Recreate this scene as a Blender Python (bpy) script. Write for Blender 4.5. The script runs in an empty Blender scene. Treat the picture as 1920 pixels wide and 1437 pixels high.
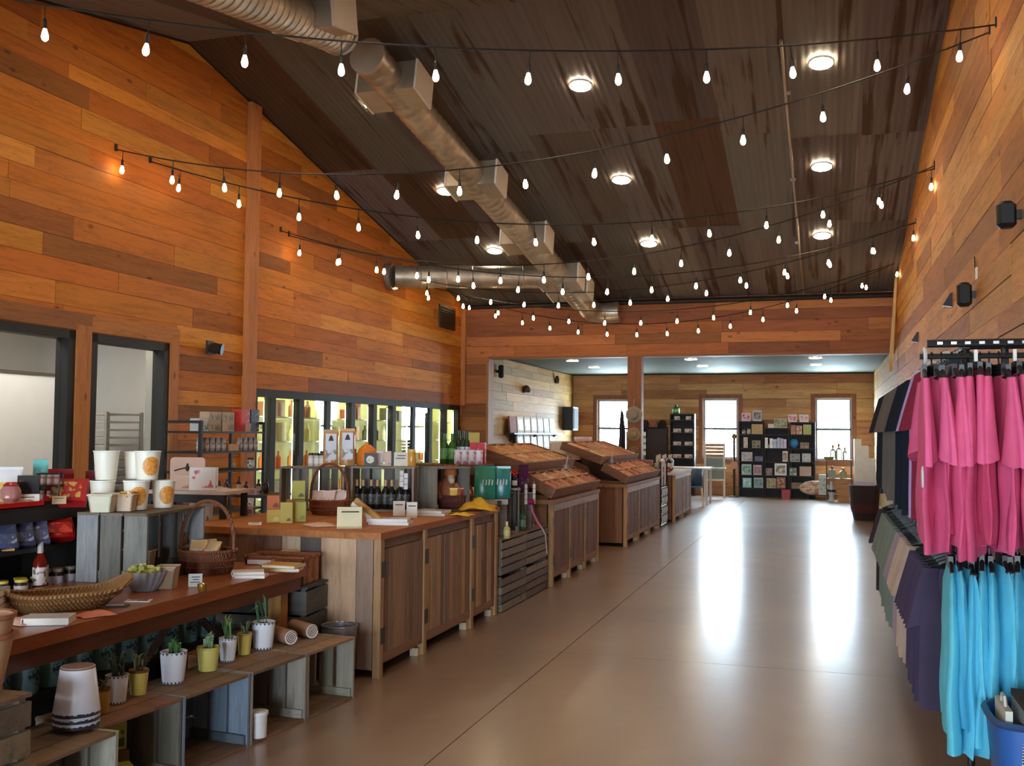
import bpy, math, random
from mathutils import Vector, Matrix
R = random.Random(7)
scene = bpy.context.scene
COL = scene.collection

# ------------------------------------------------------------------ camera, sky, exposure
FPX = 1902.0
YAW, PITCH, ROLL = math.radians(17.07), math.radians(2.81), math.radians(0.51)
CAM = Vector((0, 0, 1.6))
_f = Vector((-math.sin(YAW) * math.cos(PITCH), math.cos(YAW) * math.cos(PITCH), math.sin(PITCH)))
_r0 = Vector((math.cos(YAW), math.sin(YAW), 0)); _u0 = _r0.cross(_f)
_r = _r0 * math.cos(ROLL) + _u0 * math.sin(ROLL); _u = _u0 * math.cos(ROLL) - _r0 * math.sin(ROLL)
cd = bpy.data.cameras.new('camera'); cam = bpy.data.objects.new('camera', cd); COL.objects.link(cam)
cam.matrix_world = Matrix(((_r.x, _u.x, -_f.x, CAM.x), (_r.y, _u.y, -_f.y, CAM.y), (_r.z, _u.z, -_f.z, CAM.z), (0, 0, 0, 1)))
cd.sensor_width = 36; cd.lens = FPX / 1920 * 36; cd.clip_start = 0.05; cd.clip_end = 200
scene.camera = cam

w = bpy.data.worlds.new('sky'); scene.world = w; w.use_nodes = True
bg = w.node_tree.nodes['Background']; bg.inputs[0].default_value = (0.68, 0.84, 1.0, 1); bg.inputs[1].default_value = 60.0

scene.view_settings.view_transform = 'Standard'; scene.view_settings.look = 'None'
scene.view_settings.gamma = 1; scene.view_settings.use_curve_mapping = False
scene.view_settings.exposure = 0.0
POT_E, BULB_E, LED_E, KITCHEN_E = 82.0, 42.0, 9.0, 9.0

def portal(name, loc, rot, sx, sy):
    l = bpy.data.lights.new(name, 'AREA'); l.shape = 'RECTANGLE'; l.size = sx; l.size_y = sy
    l.cycles.is_portal = True
    o = bpy.data.objects.new(name, l); o.location = loc; o.rotation_euler = rot; COL.objects.link(o)

# ------------------------------------------------------------------ helpers
def ray(px, py): return _f + _r * ((px - 960) / FPX) - _u * ((py - 718.5) / FPX)
def at(px, py, ax, v):
    """point where the sight line through a photo pixel meets the plane ax = v"""
    d = ray(px, py); i = 'xyz'.index(ax)
    return CAM + d * ((v - CAM[i]) / d[i])
def mpp(p): return (Vector(p) - CAM).dot(_f) / FPX      # metres per photo pixel at p
def lin(c): c /= 255.0; return c / 12.92 if c <= 0.04045 else ((c + 0.055) / 1.055) ** 2.4
def S(r, g=None, b=None):
    if isinstance(r, (tuple, list)): r, g, b = r
    return (lin(r), lin(g), lin(b), 1)
def jit(c, a=0.08):
    k = 1 + R.uniform(-a, a)
    return tuple(max(0, min(1, c[i] * k * (1 + R.uniform(-a, a) * 0.4))) for i in range(3)) + (1,)
ORD = ['first', 'second', 'third', 'fourth', 'fifth', 'sixth', 'seventh', 'eighth', 'ninth', 'tenth', 'eleventh', 'twelfth',
       'thirteenth', 'fourteenth', 'fifteenth', 'sixteenth', 'seventeenth', 'eighteenth', 'nineteenth', 'twentieth', 'twenty-first', 'last']

# ---- materials
MATS = {}
def nodes(name):
    m = bpy.data.materials.new(name); m.use_nodes = True
    nt = m.node_tree; return m, nt, nt.nodes['Principled BSDF']
def N(nt, t, **k):
    n = nt.nodes.new(t)
    for a, v in k.items(): setattr(n, a, v)
    return n
def mathn(nt, op, a, b):
    n = N(nt, 'ShaderNodeMath', operation=op)
    for i, v in enumerate((a, b)):
        if isinstance(v, (int, float)): n.inputs[i].default_value = v
        else: nt.links.new(v, n.inputs[i])
    return n.outputs[0]
def pos_vec(nt, scale, rnd=True):
    g = N(nt, 'ShaderNodeNewGeometry'); v = g.outputs['Position']
    if rnd:
        oi = N(nt, 'ShaderNodeObjectInfo'); a = N(nt, 'ShaderNodeVectorMath', operation='MULTIPLY_ADD')
        nt.links.new(oi.outputs['Random'], a.inputs[0]); a.inputs[1].default_value = (37, 53, 71); nt.links.new(v, a.inputs[2]); v = a.outputs[0]
    m = N(nt, 'ShaderNodeMapping'); m.inputs['Scale'].default_value = scale; nt.links.new(v, m.inputs[0])
    return m.outputs[0]
def noise(nt, vec, scale, detail=3, rough=0.55, dist=0.0):
    n = N(nt, 'ShaderNodeTexNoise'); n.inputs['Scale'].default_value = scale; n.inputs['Detail'].default_value = detail
    n.inputs['Roughness'].default_value = rough; n.inputs['Distortion'].default_value = dist
    nt.links.new(vec, n.inputs['Vector']); return n.outputs['Fac']
def ramp(nt, fac, stops):
    n = N(nt, 'ShaderNodeValToRGB'); e = n.color_ramp.elements
    while len(e) < len(stops): e.new(0.5)
    for k, (p, c) in enumerate(stops): e[k].position = p; e[k].color = c if len(c) == 4 else c + (1,)
    nt.links.new(fac, n.inputs[0]); return n.outputs[0]
def mix(nt, kind, fac, a, b):
    n = N(nt, 'ShaderNodeMix', data_type='RGBA', blend_type=kind)
    if isinstance(fac, (int, float)): n.inputs[0].default_value = fac
    else: nt.links.new(fac, n.inputs[0])
    for i, v in ((6, a), (7, b)):
        if isinstance(v, tuple): n.inputs[i].default_value = v
        else: nt.links.new(v, n.inputs[i])
    return n.outputs[2]
def bump(nt, p, h, strength, dist):
    b = N(nt, 'ShaderNodeBump'); b.inputs['Strength'].default_value = strength; b.inputs['Distance'].default_value = dist
    nt.links.new(h, b.inputs['Height']); nt.links.new(b.outputs[0], p.inputs['Normal'])
def wood(axis='y', rough=0.6, contrast=0.45, coat=0.0):
    k = ('wood', axis, rough, contrast, coat)
    if k in MATS: return MATS[k]
    m, nt, p = nodes('wood_grain_' + axis)
    s = {'x': (0.9, 9, 9), 'y': (9, 0.9, 9), 'z': (9, 9, 0.9)}[axis]
    v = pos_vec(nt, s)
    n1 = noise(nt, v, 1.6, 5, 0.6, 0.6); n2 = noise(nt, v, 7.0, 3, 0.6, 1.2)
    g = mathn(nt, 'ADD', mathn(nt, 'MULTIPLY', n1, 0.6), mathn(nt, 'MULTIPLY', n2, 0.4))
    c = ramp(nt, g, [(0.30, (1 - contrast,) * 3), (0.52, (1, 1, 1)), (0.72, (1 + contrast * 0.35,) * 3)])
    kv = pos_vec(nt, {'x': (2, 4, 4), 'y': (4, 2, 4), 'z': (4, 4, 2)}[axis])
    vo = N(nt, 'ShaderNodeTexVoronoi'); vo.inputs['Scale'].default_value = 1.0; nt.links.new(kv, vo.inputs['Vector'])
    kn = ramp(nt, vo.outputs['Distance'], [(0.04, (0.30, 0.22, 0.16)), (0.12, (1, 1, 1))])
    oi = N(nt, 'ShaderNodeObjectInfo')
    col = mix(nt, 'MULTIPLY', 1.0, oi.outputs['Color'], c); col = mix(nt, 'MULTIPLY', 0.8, col, kn)
    nt.links.new(col, p.inputs['Base Color']); p.inputs['Roughness'].default_value = rough
    p.inputs['Coat Weight'].default_value = coat; p.inputs['Coat Roughness'].default_value = 0.25
    p.inputs['Specular IOR Level'].default_value = 0.25
    bump(nt, p, g, 0.35, 0.004); MATS[k] = m; return m
def paint(rough=0.5, metal=0.0, var=0.12, scale=6.0, coat=0.0):
    k = ('paint', rough, metal, var, scale, coat)
    if k in MATS: return MATS[k]
    m, nt, p = nodes('painted_surface')
    oi = N(nt, 'ShaderNodeObjectInfo')
    n = noise(nt, pos_vec(nt, (1, 1, 1)), scale, 3)
    c = ramp(nt, n, [(0.3, (1 - var,) * 3), (0.7, (1 + var * 0.5,) * 3)])
    nt.links.new(mix(nt, 'MULTIPLY', 1.0, oi.outputs['Color'], c), p.inputs['Base Color'])
    p.inputs['Roughness'].default_value = rough; p.inputs['Metallic'].default_value = metal
    p.inputs['Coat Weight'].default_value = coat; p.inputs['Coat Roughness'].default_value = 0.1
    MATS[k] = m; return m
def fabric():
    if 'fabric' in MATS: return MATS['fabric']
    m, nt, p = nodes('woven_fabric'); oi = N(nt, 'ShaderNodeObjectInfo')
    n = noise(nt, pos_vec(nt, (1, 1, 1)), 9, 3); c = ramp(nt, n, [(0.3, (0.9,) * 3), (0.7, (1.06,) * 3)])
    nt.links.new(mix(nt, 'MULTIPLY', 1.0, oi.outputs['Color'], c), p.inputs['Base Color'])
    p.inputs['Roughness'].default_value = 0.9; p.inputs['Specular IOR Level'].default_value = 0.15
    bump(nt, p, noise(nt, pos_vec(nt, (1, 1, 1)), 260, 2), 0.25, 0.002); MATS['fabric'] = m; return m
def wicker():
    if 'wicker' in MATS: return MATS['wicker']
    m, nt, p = nodes('wicker_weave'); oi = N(nt, 'ShaderNodeObjectInfo')
    v = pos_vec(nt, (1, 1, 1.6)); wv = N(nt, 'ShaderNodeTexWave'); wv.inputs['Scale'].default_value = 28; wv.inputs['Distortion'].default_value = 3.0
    nt.links.new(v, wv.inputs['Vector'])
    c = ramp(nt, wv.outputs['Fac'], [(0.1, (0.55,) * 3), (0.7, (1.12,) * 3)])
    nt.links.new(mix(nt, 'MULTIPLY', 1.0, oi.outputs['Color'], c), p.inputs['Base Color']); p.inputs['Roughness'].default_value = 0.6
    bump(nt, p, wv.outputs['Fac'], 0.6, 0.006); MATS['wicker'] = m; return m
def printed(accent, scale=30, amount=0.5, second=None):
    """flat print on a label: patches of ink over the object colour"""
    k = ('print', accent, scale, amount, second)
    if k in MATS: return MATS[k]
    m, nt, p = nodes('printed_label'); oi = N(nt, 'ShaderNodeObjectInfo')
    tc = N(nt, 'ShaderNodeTexCoord'); v = tc.outputs['Object']
    th = 0.5 + (0.5 - amount) * 0.4
    f = ramp(nt, noise(nt, v, scale, 2), [(th - 0.03, (0, 0, 0)), (th + 0.02, (1, 1, 1))])
    col = mix(nt, 'MIX', f, oi.outputs['Color'], accent)
    if second:
        f2 = ramp(nt, noise(nt, v, scale * 1.7, 2, 0.5, 1.0), [(0.55, (0, 0, 0)), (0.6, (1, 1, 1))]); col = mix(nt, 'MIX', f2, col, second)
    nt.links.new(col, p.inputs['Base Color']); p.inputs['Roughness'].default_value = 0.45
    MATS[k] = m; return m
def emit(rgb, s):
    k = ('emit', rgb, s)
    if k in MATS: return MATS[k]
    m, nt, p = nodes('lamp_glow'); p.inputs['Base Color'].default_value = (0.8, 0.8, 0.8, 1)
    p.inputs['Emission Color'].default_value = rgb + (1,); p.inputs['Emission Strength'].default_value = s
    MATS[k] = m; return m
def pane():
    if 'pane' in MATS: return MATS['pane']
    m, nt, p = nodes('clear_glass'); nt.nodes.remove(p)
    t = N(nt, 'ShaderNodeBsdfTransparent'); t.inputs[0].default_value = (0.95, 0.97, 0.96, 1); g = N(nt, 'ShaderNodeBsdfGlossy'); g.inputs['Roughness'].default_value = 0.02
    lw = N(nt, 'ShaderNodeLayerWeight'); mx = N(nt, 'ShaderNodeMixShader')
    fr = mathn(nt, 'ADD', mathn(nt, 'MULTIPLY', mathn(nt, 'POWER', lw.outputs['Facing'], 4.0), 0.5), 0.02)
    nt.links.new(fr, mx.inputs[0]); nt.links.new(t.outputs[0], mx.inputs[1]); nt.links.new(g.outputs[0], mx.inputs[2])
    nt.links.new(mx.outputs[0], nt.nodes['Material Output'].inputs[0]); MATS['pane'] = m; return m
def glassware():
    if 'gw' in MATS: return MATS['gw']
    m, nt, p = nodes('tinted_glass'); oi = N(nt, 'ShaderNodeObjectInfo'); nt.links.new(oi.outputs['Color'], p.inputs['Base Color'])
    p.inputs['Roughness'].default_value = 0.08; p.inputs['Transmission Weight'].default_value = 0.55; p.inputs['IOR'].default_value = 1.3
    MATS['gw'] = m; return m
def rusty():
    if 'rusty' in MATS: return MATS['rusty']
    m, nt, p = nodes('rusty_corrugated_steel'); oi = N(nt, 'ShaderNodeObjectInfo')
    n = noise(nt, pos_vec(nt, (7.0, 0.16, 1.0)), 1.0, 5, 0.6, 0.25)
    n2 = noise(nt, pos_vec(nt, (16, 0.4, 1)), 1.0, 3)
    n3 = noise(nt, pos_vec(nt, (1.1, 0.9, 1)), 0.8, 3)
    f = ramp(nt, mathn(nt, 'ADD', mathn(nt, 'MULTIPLY', n, 0.75), mathn(nt, 'MULTIPLY', n3, 0.25)), [(0.54, (0, 0, 0)), (0.60, (1, 1, 1))])
    c = mix(nt, 'MIX', mathn(nt, 'MULTIPLY', f, 0.85), oi.outputs['Color'], S(70, 46, 30))
    c = mix(nt, 'MULTIPLY', 0.4, c, ramp(nt, n2, [(0.3, (0.6,) * 3), (0.7, (1.15,) * 3)]))
    nt.links.new(c, p.inputs['Base Color']); p.inputs['Roughness'].default_value = 0.7; p.inputs['Metallic'].default_value = 0.0; p.inputs['Specular IOR Level'].default_value = 0.25
    bump(nt, p, n, 0.2, 0.01); MATS['rusty'] = m; return m
def concrete():
    m, nt, p = nodes('polished_concrete'); w0 = pos_vec(nt, (1, 1, 1), False)
    a = noise(nt, w0, 0.5, 4, 0.55, 0.3); b = noise(nt, w0, 5.0, 4)
    c = ramp(nt, a, [(0.30, S(124, 98, 79)), (0.5, S(135, 105, 82)), (0.72, S(148, 120, 97))])
    c = mix(nt, 'MULTIPLY', 0.35, c, ramp(nt, b, [(0.3, (0.85,) * 3), (0.7, (1.08,) * 3)]))
    vo = N(nt, 'ShaderNodeTexVoronoi'); vo.inputs['Scale'].default_value = 0.8; nt.links.new(w0, vo.inputs['Vector'])
    c = mix(nt, 'MULTIPLY', 0.35, c, ramp(nt, vo.outputs['Distance'], [(0.02, (0.5, 0.42, 0.36)), (0.06, (1, 1, 1))]))
    nt.links.new(c, p.inputs['Base Color'])
    p.inputs['Roughness'].default_value = 0.50; p.inputs['Specular IOR Level'].default_value = 0.75
    p.inputs['Coat Weight'].default_value = 0.8; p.inputs['Coat Roughness'].default_value = 0.22; p.inputs['Coat IOR'].default_value = 1.45
    wv = noise(nt, pos_vec(nt, (1, 1, 1), False), 7.0, 3); bump(nt, p, wv, 0.30, 0.006); return m
def plain(name, rgba, rough=0.5, metal=0.0):
    k = ('plain', name)
    if k in MATS: return MATS[k]
    m, nt, p = nodes(name)
    n = noise(nt, pos_vec(nt, (1, 1, 1)), 8, 3); c = ramp(nt, n, [(0.3, (0.88,) * 3), (0.7, (1.05,) * 3)])
    nt.links.new(mix(nt, 'MULTIPLY', 1.0, rgba, c), p.inputs['Base Color'])
    p.inputs['Roughness'].default_value = rough; p.inputs['Metallic'].default_value = metal; MATS[k] = m; return m
def spiral_steel():
    m, nt, p = nodes('spiral_galvanised_steel')
    n = noise(nt, pos_vec(nt, (1, 1, 1)), 5, 4); c = ramp(nt, n, [(0.3, S(150, 140, 125)), (0.7, S(200, 190, 172))])
    nt.links.new(c, p.inputs['Base Color']); p.inputs['Metallic'].default_value = 0.75; p.inputs['Roughness'].default_value = 0.42
    return m

# ---- meshes
class MB:
    def __init__(s): s.v = []; s.f = []
    def box(s, x0, y0, z0, x1, y1, z1, M=None):
        b = len(s.v); P = [(x0, y0, z0), (x1, y0, z0), (x1, y1, z0), (x0, y1, z0), (x0, y0, z1), (x1, y0, z1), (x1, y1, z1), (x0, y1, z1)]
        if M is not None: P = [tuple(M @ Vector(q)) for q in P]
        s.v += P; s.f += [tuple(b + i for i in q) for q in ((0, 3, 2, 1), (4, 5, 6, 7), (0, 1, 5, 4), (1, 2, 6, 5), (2, 3, 7, 6), (3, 0, 4, 7))]
        return s
    def cbox(s, cx, cy, cz, sx, sy, sz): return s.box(cx - sx / 2, cy - sy / 2, cz - sz / 2, cx + sx / 2, cy + sy / 2, cz + sz / 2)
    def prism(s, pts, d):       # polygon pts (3d) extruded by vector d
        b = len(s.v); n = len(pts); d = Vector(d)
        s.v += [tuple(p) for p in pts] + [tuple(Vector(p) + d) for p in pts]
        s.f += [tuple(b + i for i in range(n))[::-1], tuple(b + n + i for i in range(n))]
        s.f += [(b + i, b + (i + 1) % n, b + n + (i + 1) % n, b + n + i) for i in range(n)]
        return s
    def lathe(s, prof, n=14, M=None, caps=True):
        b = len(s.v)
        for (r, z) in prof:
            for k in range(n):
                a = 2 * math.pi * k / n; q = Vector((r * math.cos(a), r * math.sin(a), z)); s.v.append(tuple(M @ q if M is not None else q))
        for i in range(len(prof) - 1):
            for k in range(n):
                s.f.append((b + i * n + k, b + i * n + (k + 1) % n, b + (i + 1) * n + (k + 1) % n, b + (i + 1) * n + k))
        if caps: s.f.append(tuple(b + k for k in range(n))[::-1]); s.f.append(tuple(b + (len(prof) - 1) * n + k for k in range(n)))
        return s
    def tube(s, pts, r, n=6):
        b = len(s.v); pts = [Vector(p) for p in pts]; up = None
        for i, p in enumerate(pts):
            t = (pts[min(i + 1, len(pts) - 1)] - pts[max(i - 1, 0)]).normalized()
            if up is None: up = Vector((0, 0, 1)) if abs(t.z) < 0.9 else Vector((1, 0, 0))
            a = t.cross(up).normalized(); c = a.cross(t).normalized(); up = c
            rr = r[i] if isinstance(r, (list, tuple)) else r
            for k in range(n):
                an = 2 * math.pi * k / n; s.v.append(tuple(p + a * (rr * math.cos(an)) + c * (rr * math.sin(an))))
        for i in range(len(pts) - 1):
            for k in range(n):
                s.f.append((b + i * n + k, b + i * n + (k + 1) % n, b + (i + 1) * n + (k + 1) % n, b + (i + 1) * n + k))
        s.f.append(tuple(b + k for k in range(n))[::-1]); s.f.append(tuple(b + (len(pts) - 1) * n + k for k in range(n)))
        return s
    def grid(s, P, nu, nv, closed=False):       # P[i*nv+j]
        b = len(s.v); s.v += [tuple(p) for p in P]
        for i in range(nu - 1):
            for j in range(nv if closed else nv - 1):
                k = (j + 1) % nv
                s.f.append((b + i * nv + j, b + i * nv + k, b + (i + 1) * nv + k, b + (i + 1) * nv + j))
        return s
    def mesh(s, name, mat, smooth=False):
        me = bpy.data.meshes.new(name); me.from_pydata(s.v, [], s.f); me.materials.append(mat)
        if smooth:
            me.polygons.foreach_set('use_smooth', [True] * len(me.polygons))
            try: me.set_sharp_from_angle(angle=math.radians(40))
            except Exception: pass
        me.update(); return me
CACHE = {}
def ubox(mat):
    """unit cube, base centred on the origin; shared between every board and box of one material"""
    k = ('ubox', mat.name)
    if k not in CACHE: CACHE[k] = MB().box(-.5, -.5, 0, .5, .5, 1).mesh('board', mat)
    return CACHE[k]
def link(name, data, parent=None, loc=(0, 0, 0), rot=None, scale=None, color=None):
    o = bpy.data.objects.new(name, data); COL.objects.link(o)
    if parent is not None: o.parent = parent
    o.location = loc
    if rot is not None: o.rotation_euler = rot
    if scale is not None: o.scale = scale
    if color is not None: o.color = color
    return o
def obox(name, parent, mat, x0, y0, z0, x1, y1, z1, color=None, rot=None):
    return link(name, ubox(mat), parent, ((x0 + x1) / 2, (y0 + y1) / 2, z0), rot, (abs(x1 - x0), abs(y1 - y0), z1 - z0), color)
def tag(o, label=None, cat=None, group=None, kind=None):
    if label: o['label'] = label
    if cat: o['category'] = cat
    if group: o['group'] = group
    if kind: o['kind'] = kind
    return o
def thing(name, label, cat, loc, rz=0, group=None):
    o = link(name, None, None, loc, (0, 0, rz)); o.empty_display_size = 0.05
    return tag(o, label, cat, group)
def struct(name, loc=(0, 0, 0), data=None, color=None):
    return tag(link(name, data, None, loc, color=color), kind='structure')
def lathe_mesh(prof, mat, n=14, caps=True):
    k = ('lathe', tuple(prof), mat.name, n, caps)
    if k not in CACHE: CACHE[k] = MB().lathe(prof, n, None, caps).mesh('turned_body', mat, True)
    return CACHE[k]
def copy_tree(o, parent=None):
    c = o.copy(); COL.objects.link(c)
    if parent is not None: c.parent = parent
    for ch in list(o.children): copy_tree(ch, c)
    return c

# ------------------------------------------------------------------ the building
XL, XR, YE, YN, YB = -7.0, 1.25, 19.3, 0.5, 27.4     # left wall, right wall, far eave, near eave, far end of the back room
RIDGE_Y, RIDGE_Z = 9.9, 6.08
HZ = 3.1                                              # underside of the headers
def roof(y): return RIDGE_Z - 0.2 * abs(y - RIDGE_Y)
def clip(poly, a, b, c):                              # keep a*u + b*v <= c
    out = []
    for i in range(len(poly)):
        p, q = poly[i], poly[(i + 1) % len(poly)]; fp = a * p[0] + b * p[1] - c; fq = a * q[0] + b * q[1] - c
        if fp <= 0: out.append(p)
        if fp * fq < 0: t = fp / (fp - fq); out.append((p[0] + (q[0] - p[0]) * t, p[1] + (q[1] - p[1]) * t))
    return out
PINE = [S(212, 138, 50), S(204, 126, 42), S(194, 114, 36), S(218, 148, 60), S(188, 108, 36), S(176, 100, 34), S(200, 122, 46), S(192, 114, 40), S(208, 132, 46), S(182, 108, 38), S(150, 90, 36)]
PALE = [S(184, 144, 78), S(174, 134, 70), S(164, 126, 70), S(190, 152, 92), S(170, 140, 80)]
GREYB = [S(126, 96, 70), S(110, 82, 58), S(138, 104, 74), S(98, 74, 54), S(118, 92, 72)]
def plank_wall(parent, axis, pos, out, u0, u1, z0, z1, holes=(), slope=False, row=(0.15, 0.23), length=(1.6, 3.8), palette=PINE, thick=0.022, mat=None):
    """a wall of separate boards; axis is the direction the boards run, out = +1/-1 the side they face"""
    mat = mat or wood(axis, 0.62)
    z = z0
    while z < z1 - 0.02:
        h = min(R.uniform(*row), z1 - z)
        for lv in sorted({q for hh in holes for q in (hh[2], hh[3])}):      # rows break at the edges of openings
            if z + 0.01 < lv < z + h + 0.06: h = lv - z; break
        if z1 - z - h < 0.08: h = z1 - z
        spans = [(u0, u1)]
        for (a, b, c, d) in holes:
            if z + h > c + 0.01 and z < d - 0.01:
                ns = []
                for (s, e) in spans:
                    if b <= s or a >= e: ns.append((s, e)); continue
                    if a - s > 0.03: ns.append((s, a))
                    if e - b > 0.03: ns.append((b, e))
                spans = ns
        for (s, e) in spans:
            u = s
            while u < e - 0.01:
                L = R.uniform(*length)
                if u == s: L *= R.uniform(0.4, 1.0)
                v = min(u + L, e)
                if e - v < 0.45: v = e
                poly = [(u + .0025, z + .002), (v - .0025, z + .002), (v - .0025, z + h - .002), (u + .0025, z + h - .002)]
                cut = False
                if slope:
                    q = clip(clip(poly, 0.2, 1, RIDGE_Z - 0.03 + 0.2 * RIDGE_Y), -0.2, 1, RIDGE_Z - 0.03 - 0.2 * RIDGE_Y)
                    cut = q != poly; poly = q
                if len(poly) >= 3:
                    t = thick + R.uniform(-.004, .005); col = jit(R.choice(palette), 0.11)
                    if cut:
                        P = [(pos, a, b) if axis == 'y' else (a, pos, b) for a, b in poly]
                        d = (out * t, 0, 0) if axis == 'y' else (0, out * t, 0)
                        link('plank', MB().prism(P, d).mesh('plank', mat), parent, color=col)
                    else:
                        a, b = poly[0][0], poly[1][0]; c, d = poly[0][1], poly[2][1]
                        if axis == 'y': obox('plank', parent, mat, pos, a, c, pos + out * t, b, d, col)
                        else: obox('plank', parent, mat, a, pos, c, b, pos + out * t, d, col)
                u = v
        z += h
BACK = plain('wall_sheathing', S(60, 42, 28), 0.9)
BLACK = paint(0.45, 0, 0.05)
cBLACK = S(24, 22, 21)
# floor: slabs of concrete between saw cuts
floor = struct('floor'); CON = concrete()
fx = [-10.6, -6.4, -1.84, 3.2]; fy = [-7.4, -3.2, 1.6, 7.28, 12.3, 17.4, 22.5, 27.9]
for i in range(3):
    for j in range(7): obox('slab', floor, CON, fx[i] + .003, fy[j] + .003, -0.12, fx[i + 1] - .003, fy[j + 1] - .003, 0)
obox('subfloor', floor, plain('joint_fill', S(70, 58, 48), 0.9), -10.6, -7.4, -0.2, 3.2, 27.9, -0.02)  # darker base under the slabs, showing in the saw cuts

# left wall
W1 = (5.9, 8.18, 0.0, 2.56); W2 = (8.41, 9.67, 0.0, 2.56); CO = (11.44, 19.2, 0.0, 2.14)
wl = struct('wall_left')
def backing(parent, axis, pos, out, holes, u0, u1, slope=True, z1=3.2):
    """the sheathing behind the boards, cut around the openings"""
    us = sorted({u0, u1, *[h[0] for h in holes], *[h[1] for h in holes]}); mb = MB()
    if slope and u0 < RIDGE_Y < u1: us = sorted(set(us) | {RIDGE_Y})
    for a, b in zip(us, us[1:]):
        segs = [(0, None)]
        for h in holes:
            if h[0] < b - 1e-4 and h[1] > a + 1e-4: segs = [(0, h[2])] * (h[2] > 0.01) + [(h[3], None)]
        for lo, hi in segs:
            ta, tb = (hi, hi) if hi is not None else ((roof(a), roof(b)) if slope else (z1, z1))
            q = [(a, lo), (b, lo), (b, tb + (.06 if hi is None else 0)), (a, ta + (.06 if hi is None else 0))]
            P = [(pos, s, t) if axis == 'y' else (s, pos, t) for s, t in q]
            mb.prism(P, (-out * 0.14, 0, 0) if axis == 'y' else (0, -out * 0.14, 0))
    link('sheathing', mb.mesh('sheathing', BACK), parent)
backing(wl, 'y', XL, 1, [W1, W2, CO], YN, YE)
plank_wall(wl, 'y', XL, 1, YN, 11.2, 0, 6.1, [W1, W2], True)
plank_wall(wl, 'y', XL, 1, 11.32, YE, 0, 6.0, [CO], True)
t1 = struct('trim_1'); obox('post', t1, wood('z', 0.6), XL - 0.02, 11.17, 0, XL + 0.09, 11.40, roof(11.3) - 0.02, S(190, 122, 70))
t2 = struct('trim_2'); obox('post', t2, wood('z', 0.6), XL, YE - 0.10, 2.14, XL + 0.11, YE, 4.16, S(188, 122, 70))
t5 = struct('trim_5')                                                # boards around the two kitchen openings
for (a, b, c, d) in ((8.19, 8.40, 0, 2.62), (9.68, 9.84, 0, 2.62)): obox('casing', t5, wood('z', 0.6), XL + .02, a, c, XL + .042, b, d, S(182, 118, 62))
obox('casing', t5, wood('y', 0.6), XL + .02, 8.40, 2.57, XL + .042, 9.84, 2.74, S(186, 120, 62)); obox('casing', t5, wood('y', 0.6), XL + .02, 5.9, 2.57, XL + .042, 8.4, 2.74, S(150, 96, 54))

# right wall (main hall and back room in one plane)
wr = struct('wall_right'); backing(wr, 'y', XR, -1, [], YN, YE); plank_wall(wr, 'y', XR, -1, 3.2, YE, 0.0, 6.1, [], True, row=(0.16, 0.24), palette=[S(206, 142, 66), S(196, 130, 56), S(212, 152, 76), S(182, 116, 50), S(200, 138, 66), S(166, 104, 46)])
obox('sheathing', wr, BACK, XR, YE, 0, XR + .14, YB + .2, 3.4); plank_wall(wr, 'y', XR, -1, YE, YB, 0, 3.2, palette=PALE, length=(2, 4))
# far header over the wide opening, with its pier
wf = struct('wall_far'); XP = -6.44
obox('sheathing', wf, BACK, XL - .14, YE + .02, 0, XP, YE + .28, 4.2); obox('sheathing', wf, BACK, XP, YE + .02, HZ + .02, XR, YE + .28, 4.2)
plank_wall(wf, 'x', YE + .02, -1, XL, XP, 0, HZ, row=(0.2, 0.3), palette=[S(150, 96, 54), S(132, 84, 48), S(166, 106, 58)]); plank_wall(wf, 'x', YE + .02, -1, XL, XR, HZ, 4.2, row=(0.17, 0.24), palette=[S(170, 104, 58), S(150, 92, 54), S(184, 118, 68), S(136, 84, 52)])
obox('casing', wf, wood('z', 0.6), XP - .02, YE - .03, 0, XP + .03, YE + .3, HZ, S(168, 120, 78)); obox('soffit', wf, wood('x', 0.6), XP, YE - .02, HZ - .02, XR, YE + .28, HZ + .02, S(150, 94, 56))
t3 = struct('trim_3'); obox('post', t3, wood('z', 0.62), -3.60, YE, 0, -3.33, YE + .25, HZ, S(146, 92, 56))
t4 = struct('trim_4'); link('gap_line', MB().tube([(XL + .05, YE - .06, 4.13), (XR - .03, YE - .06, 4.13)], .05, 8).mesh('gap_line', BLACK, True), t4, color=S(30, 24, 20))  # black tube added to draw the dark gap where ceiling meets header
t6 = struct('trim_6'); link('board', MB().prism([(1.20, 18.6, 4.38), (1.24, 18.6, 4.38), (1.15, 18.6, 2.72), (1.08, 18.6, 2.72)], (0, .12, 0)).mesh('board', wood('z', 0.6)), t6, color=S(214, 176, 118))
# back room
wbl = struct('wall_back_left'); XBL = -6.65
obox('sheathing', wbl, BACK, XBL - .14, YE + .29, 0, XBL, YB + .2, 3.32); plank_wall(wbl, 'y', XBL, 1, YE + .28, YB, 0, 3.2, palette=PALE, length=(1.5, 3.5))
WB = [(-5.95, -5.02, 0.95, 2.54), (-3.07, -2.15, 0.95, 2.56), (-0.20, 0.70, 0.95, 2.57)]
wb = struct('wall_back'); backing(wb, 'x', YB + .02, -1, WB, XBL - .14, XR + .14, False, 3.3); plank_wall(wb, 'x', YB + .02, -1, XBL, XR, 0, 3.2, WB, row=(0.15, 0.24), length=(1.5, 3.5), palette=[S(196, 142, 94), S(180, 124, 80), S(208, 158, 108), S(166, 112, 72), S(200, 150, 98)])
cb = struct('ceiling_back'); obox('sheathing', cb, BACK, XBL - .14, YE + .26, 3.19 + .045, XR + .14, YB + .2, 3.4)
ALU = plain('galvanised_sheet', S(112, 120, 108), 0.6, 0.25)
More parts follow.
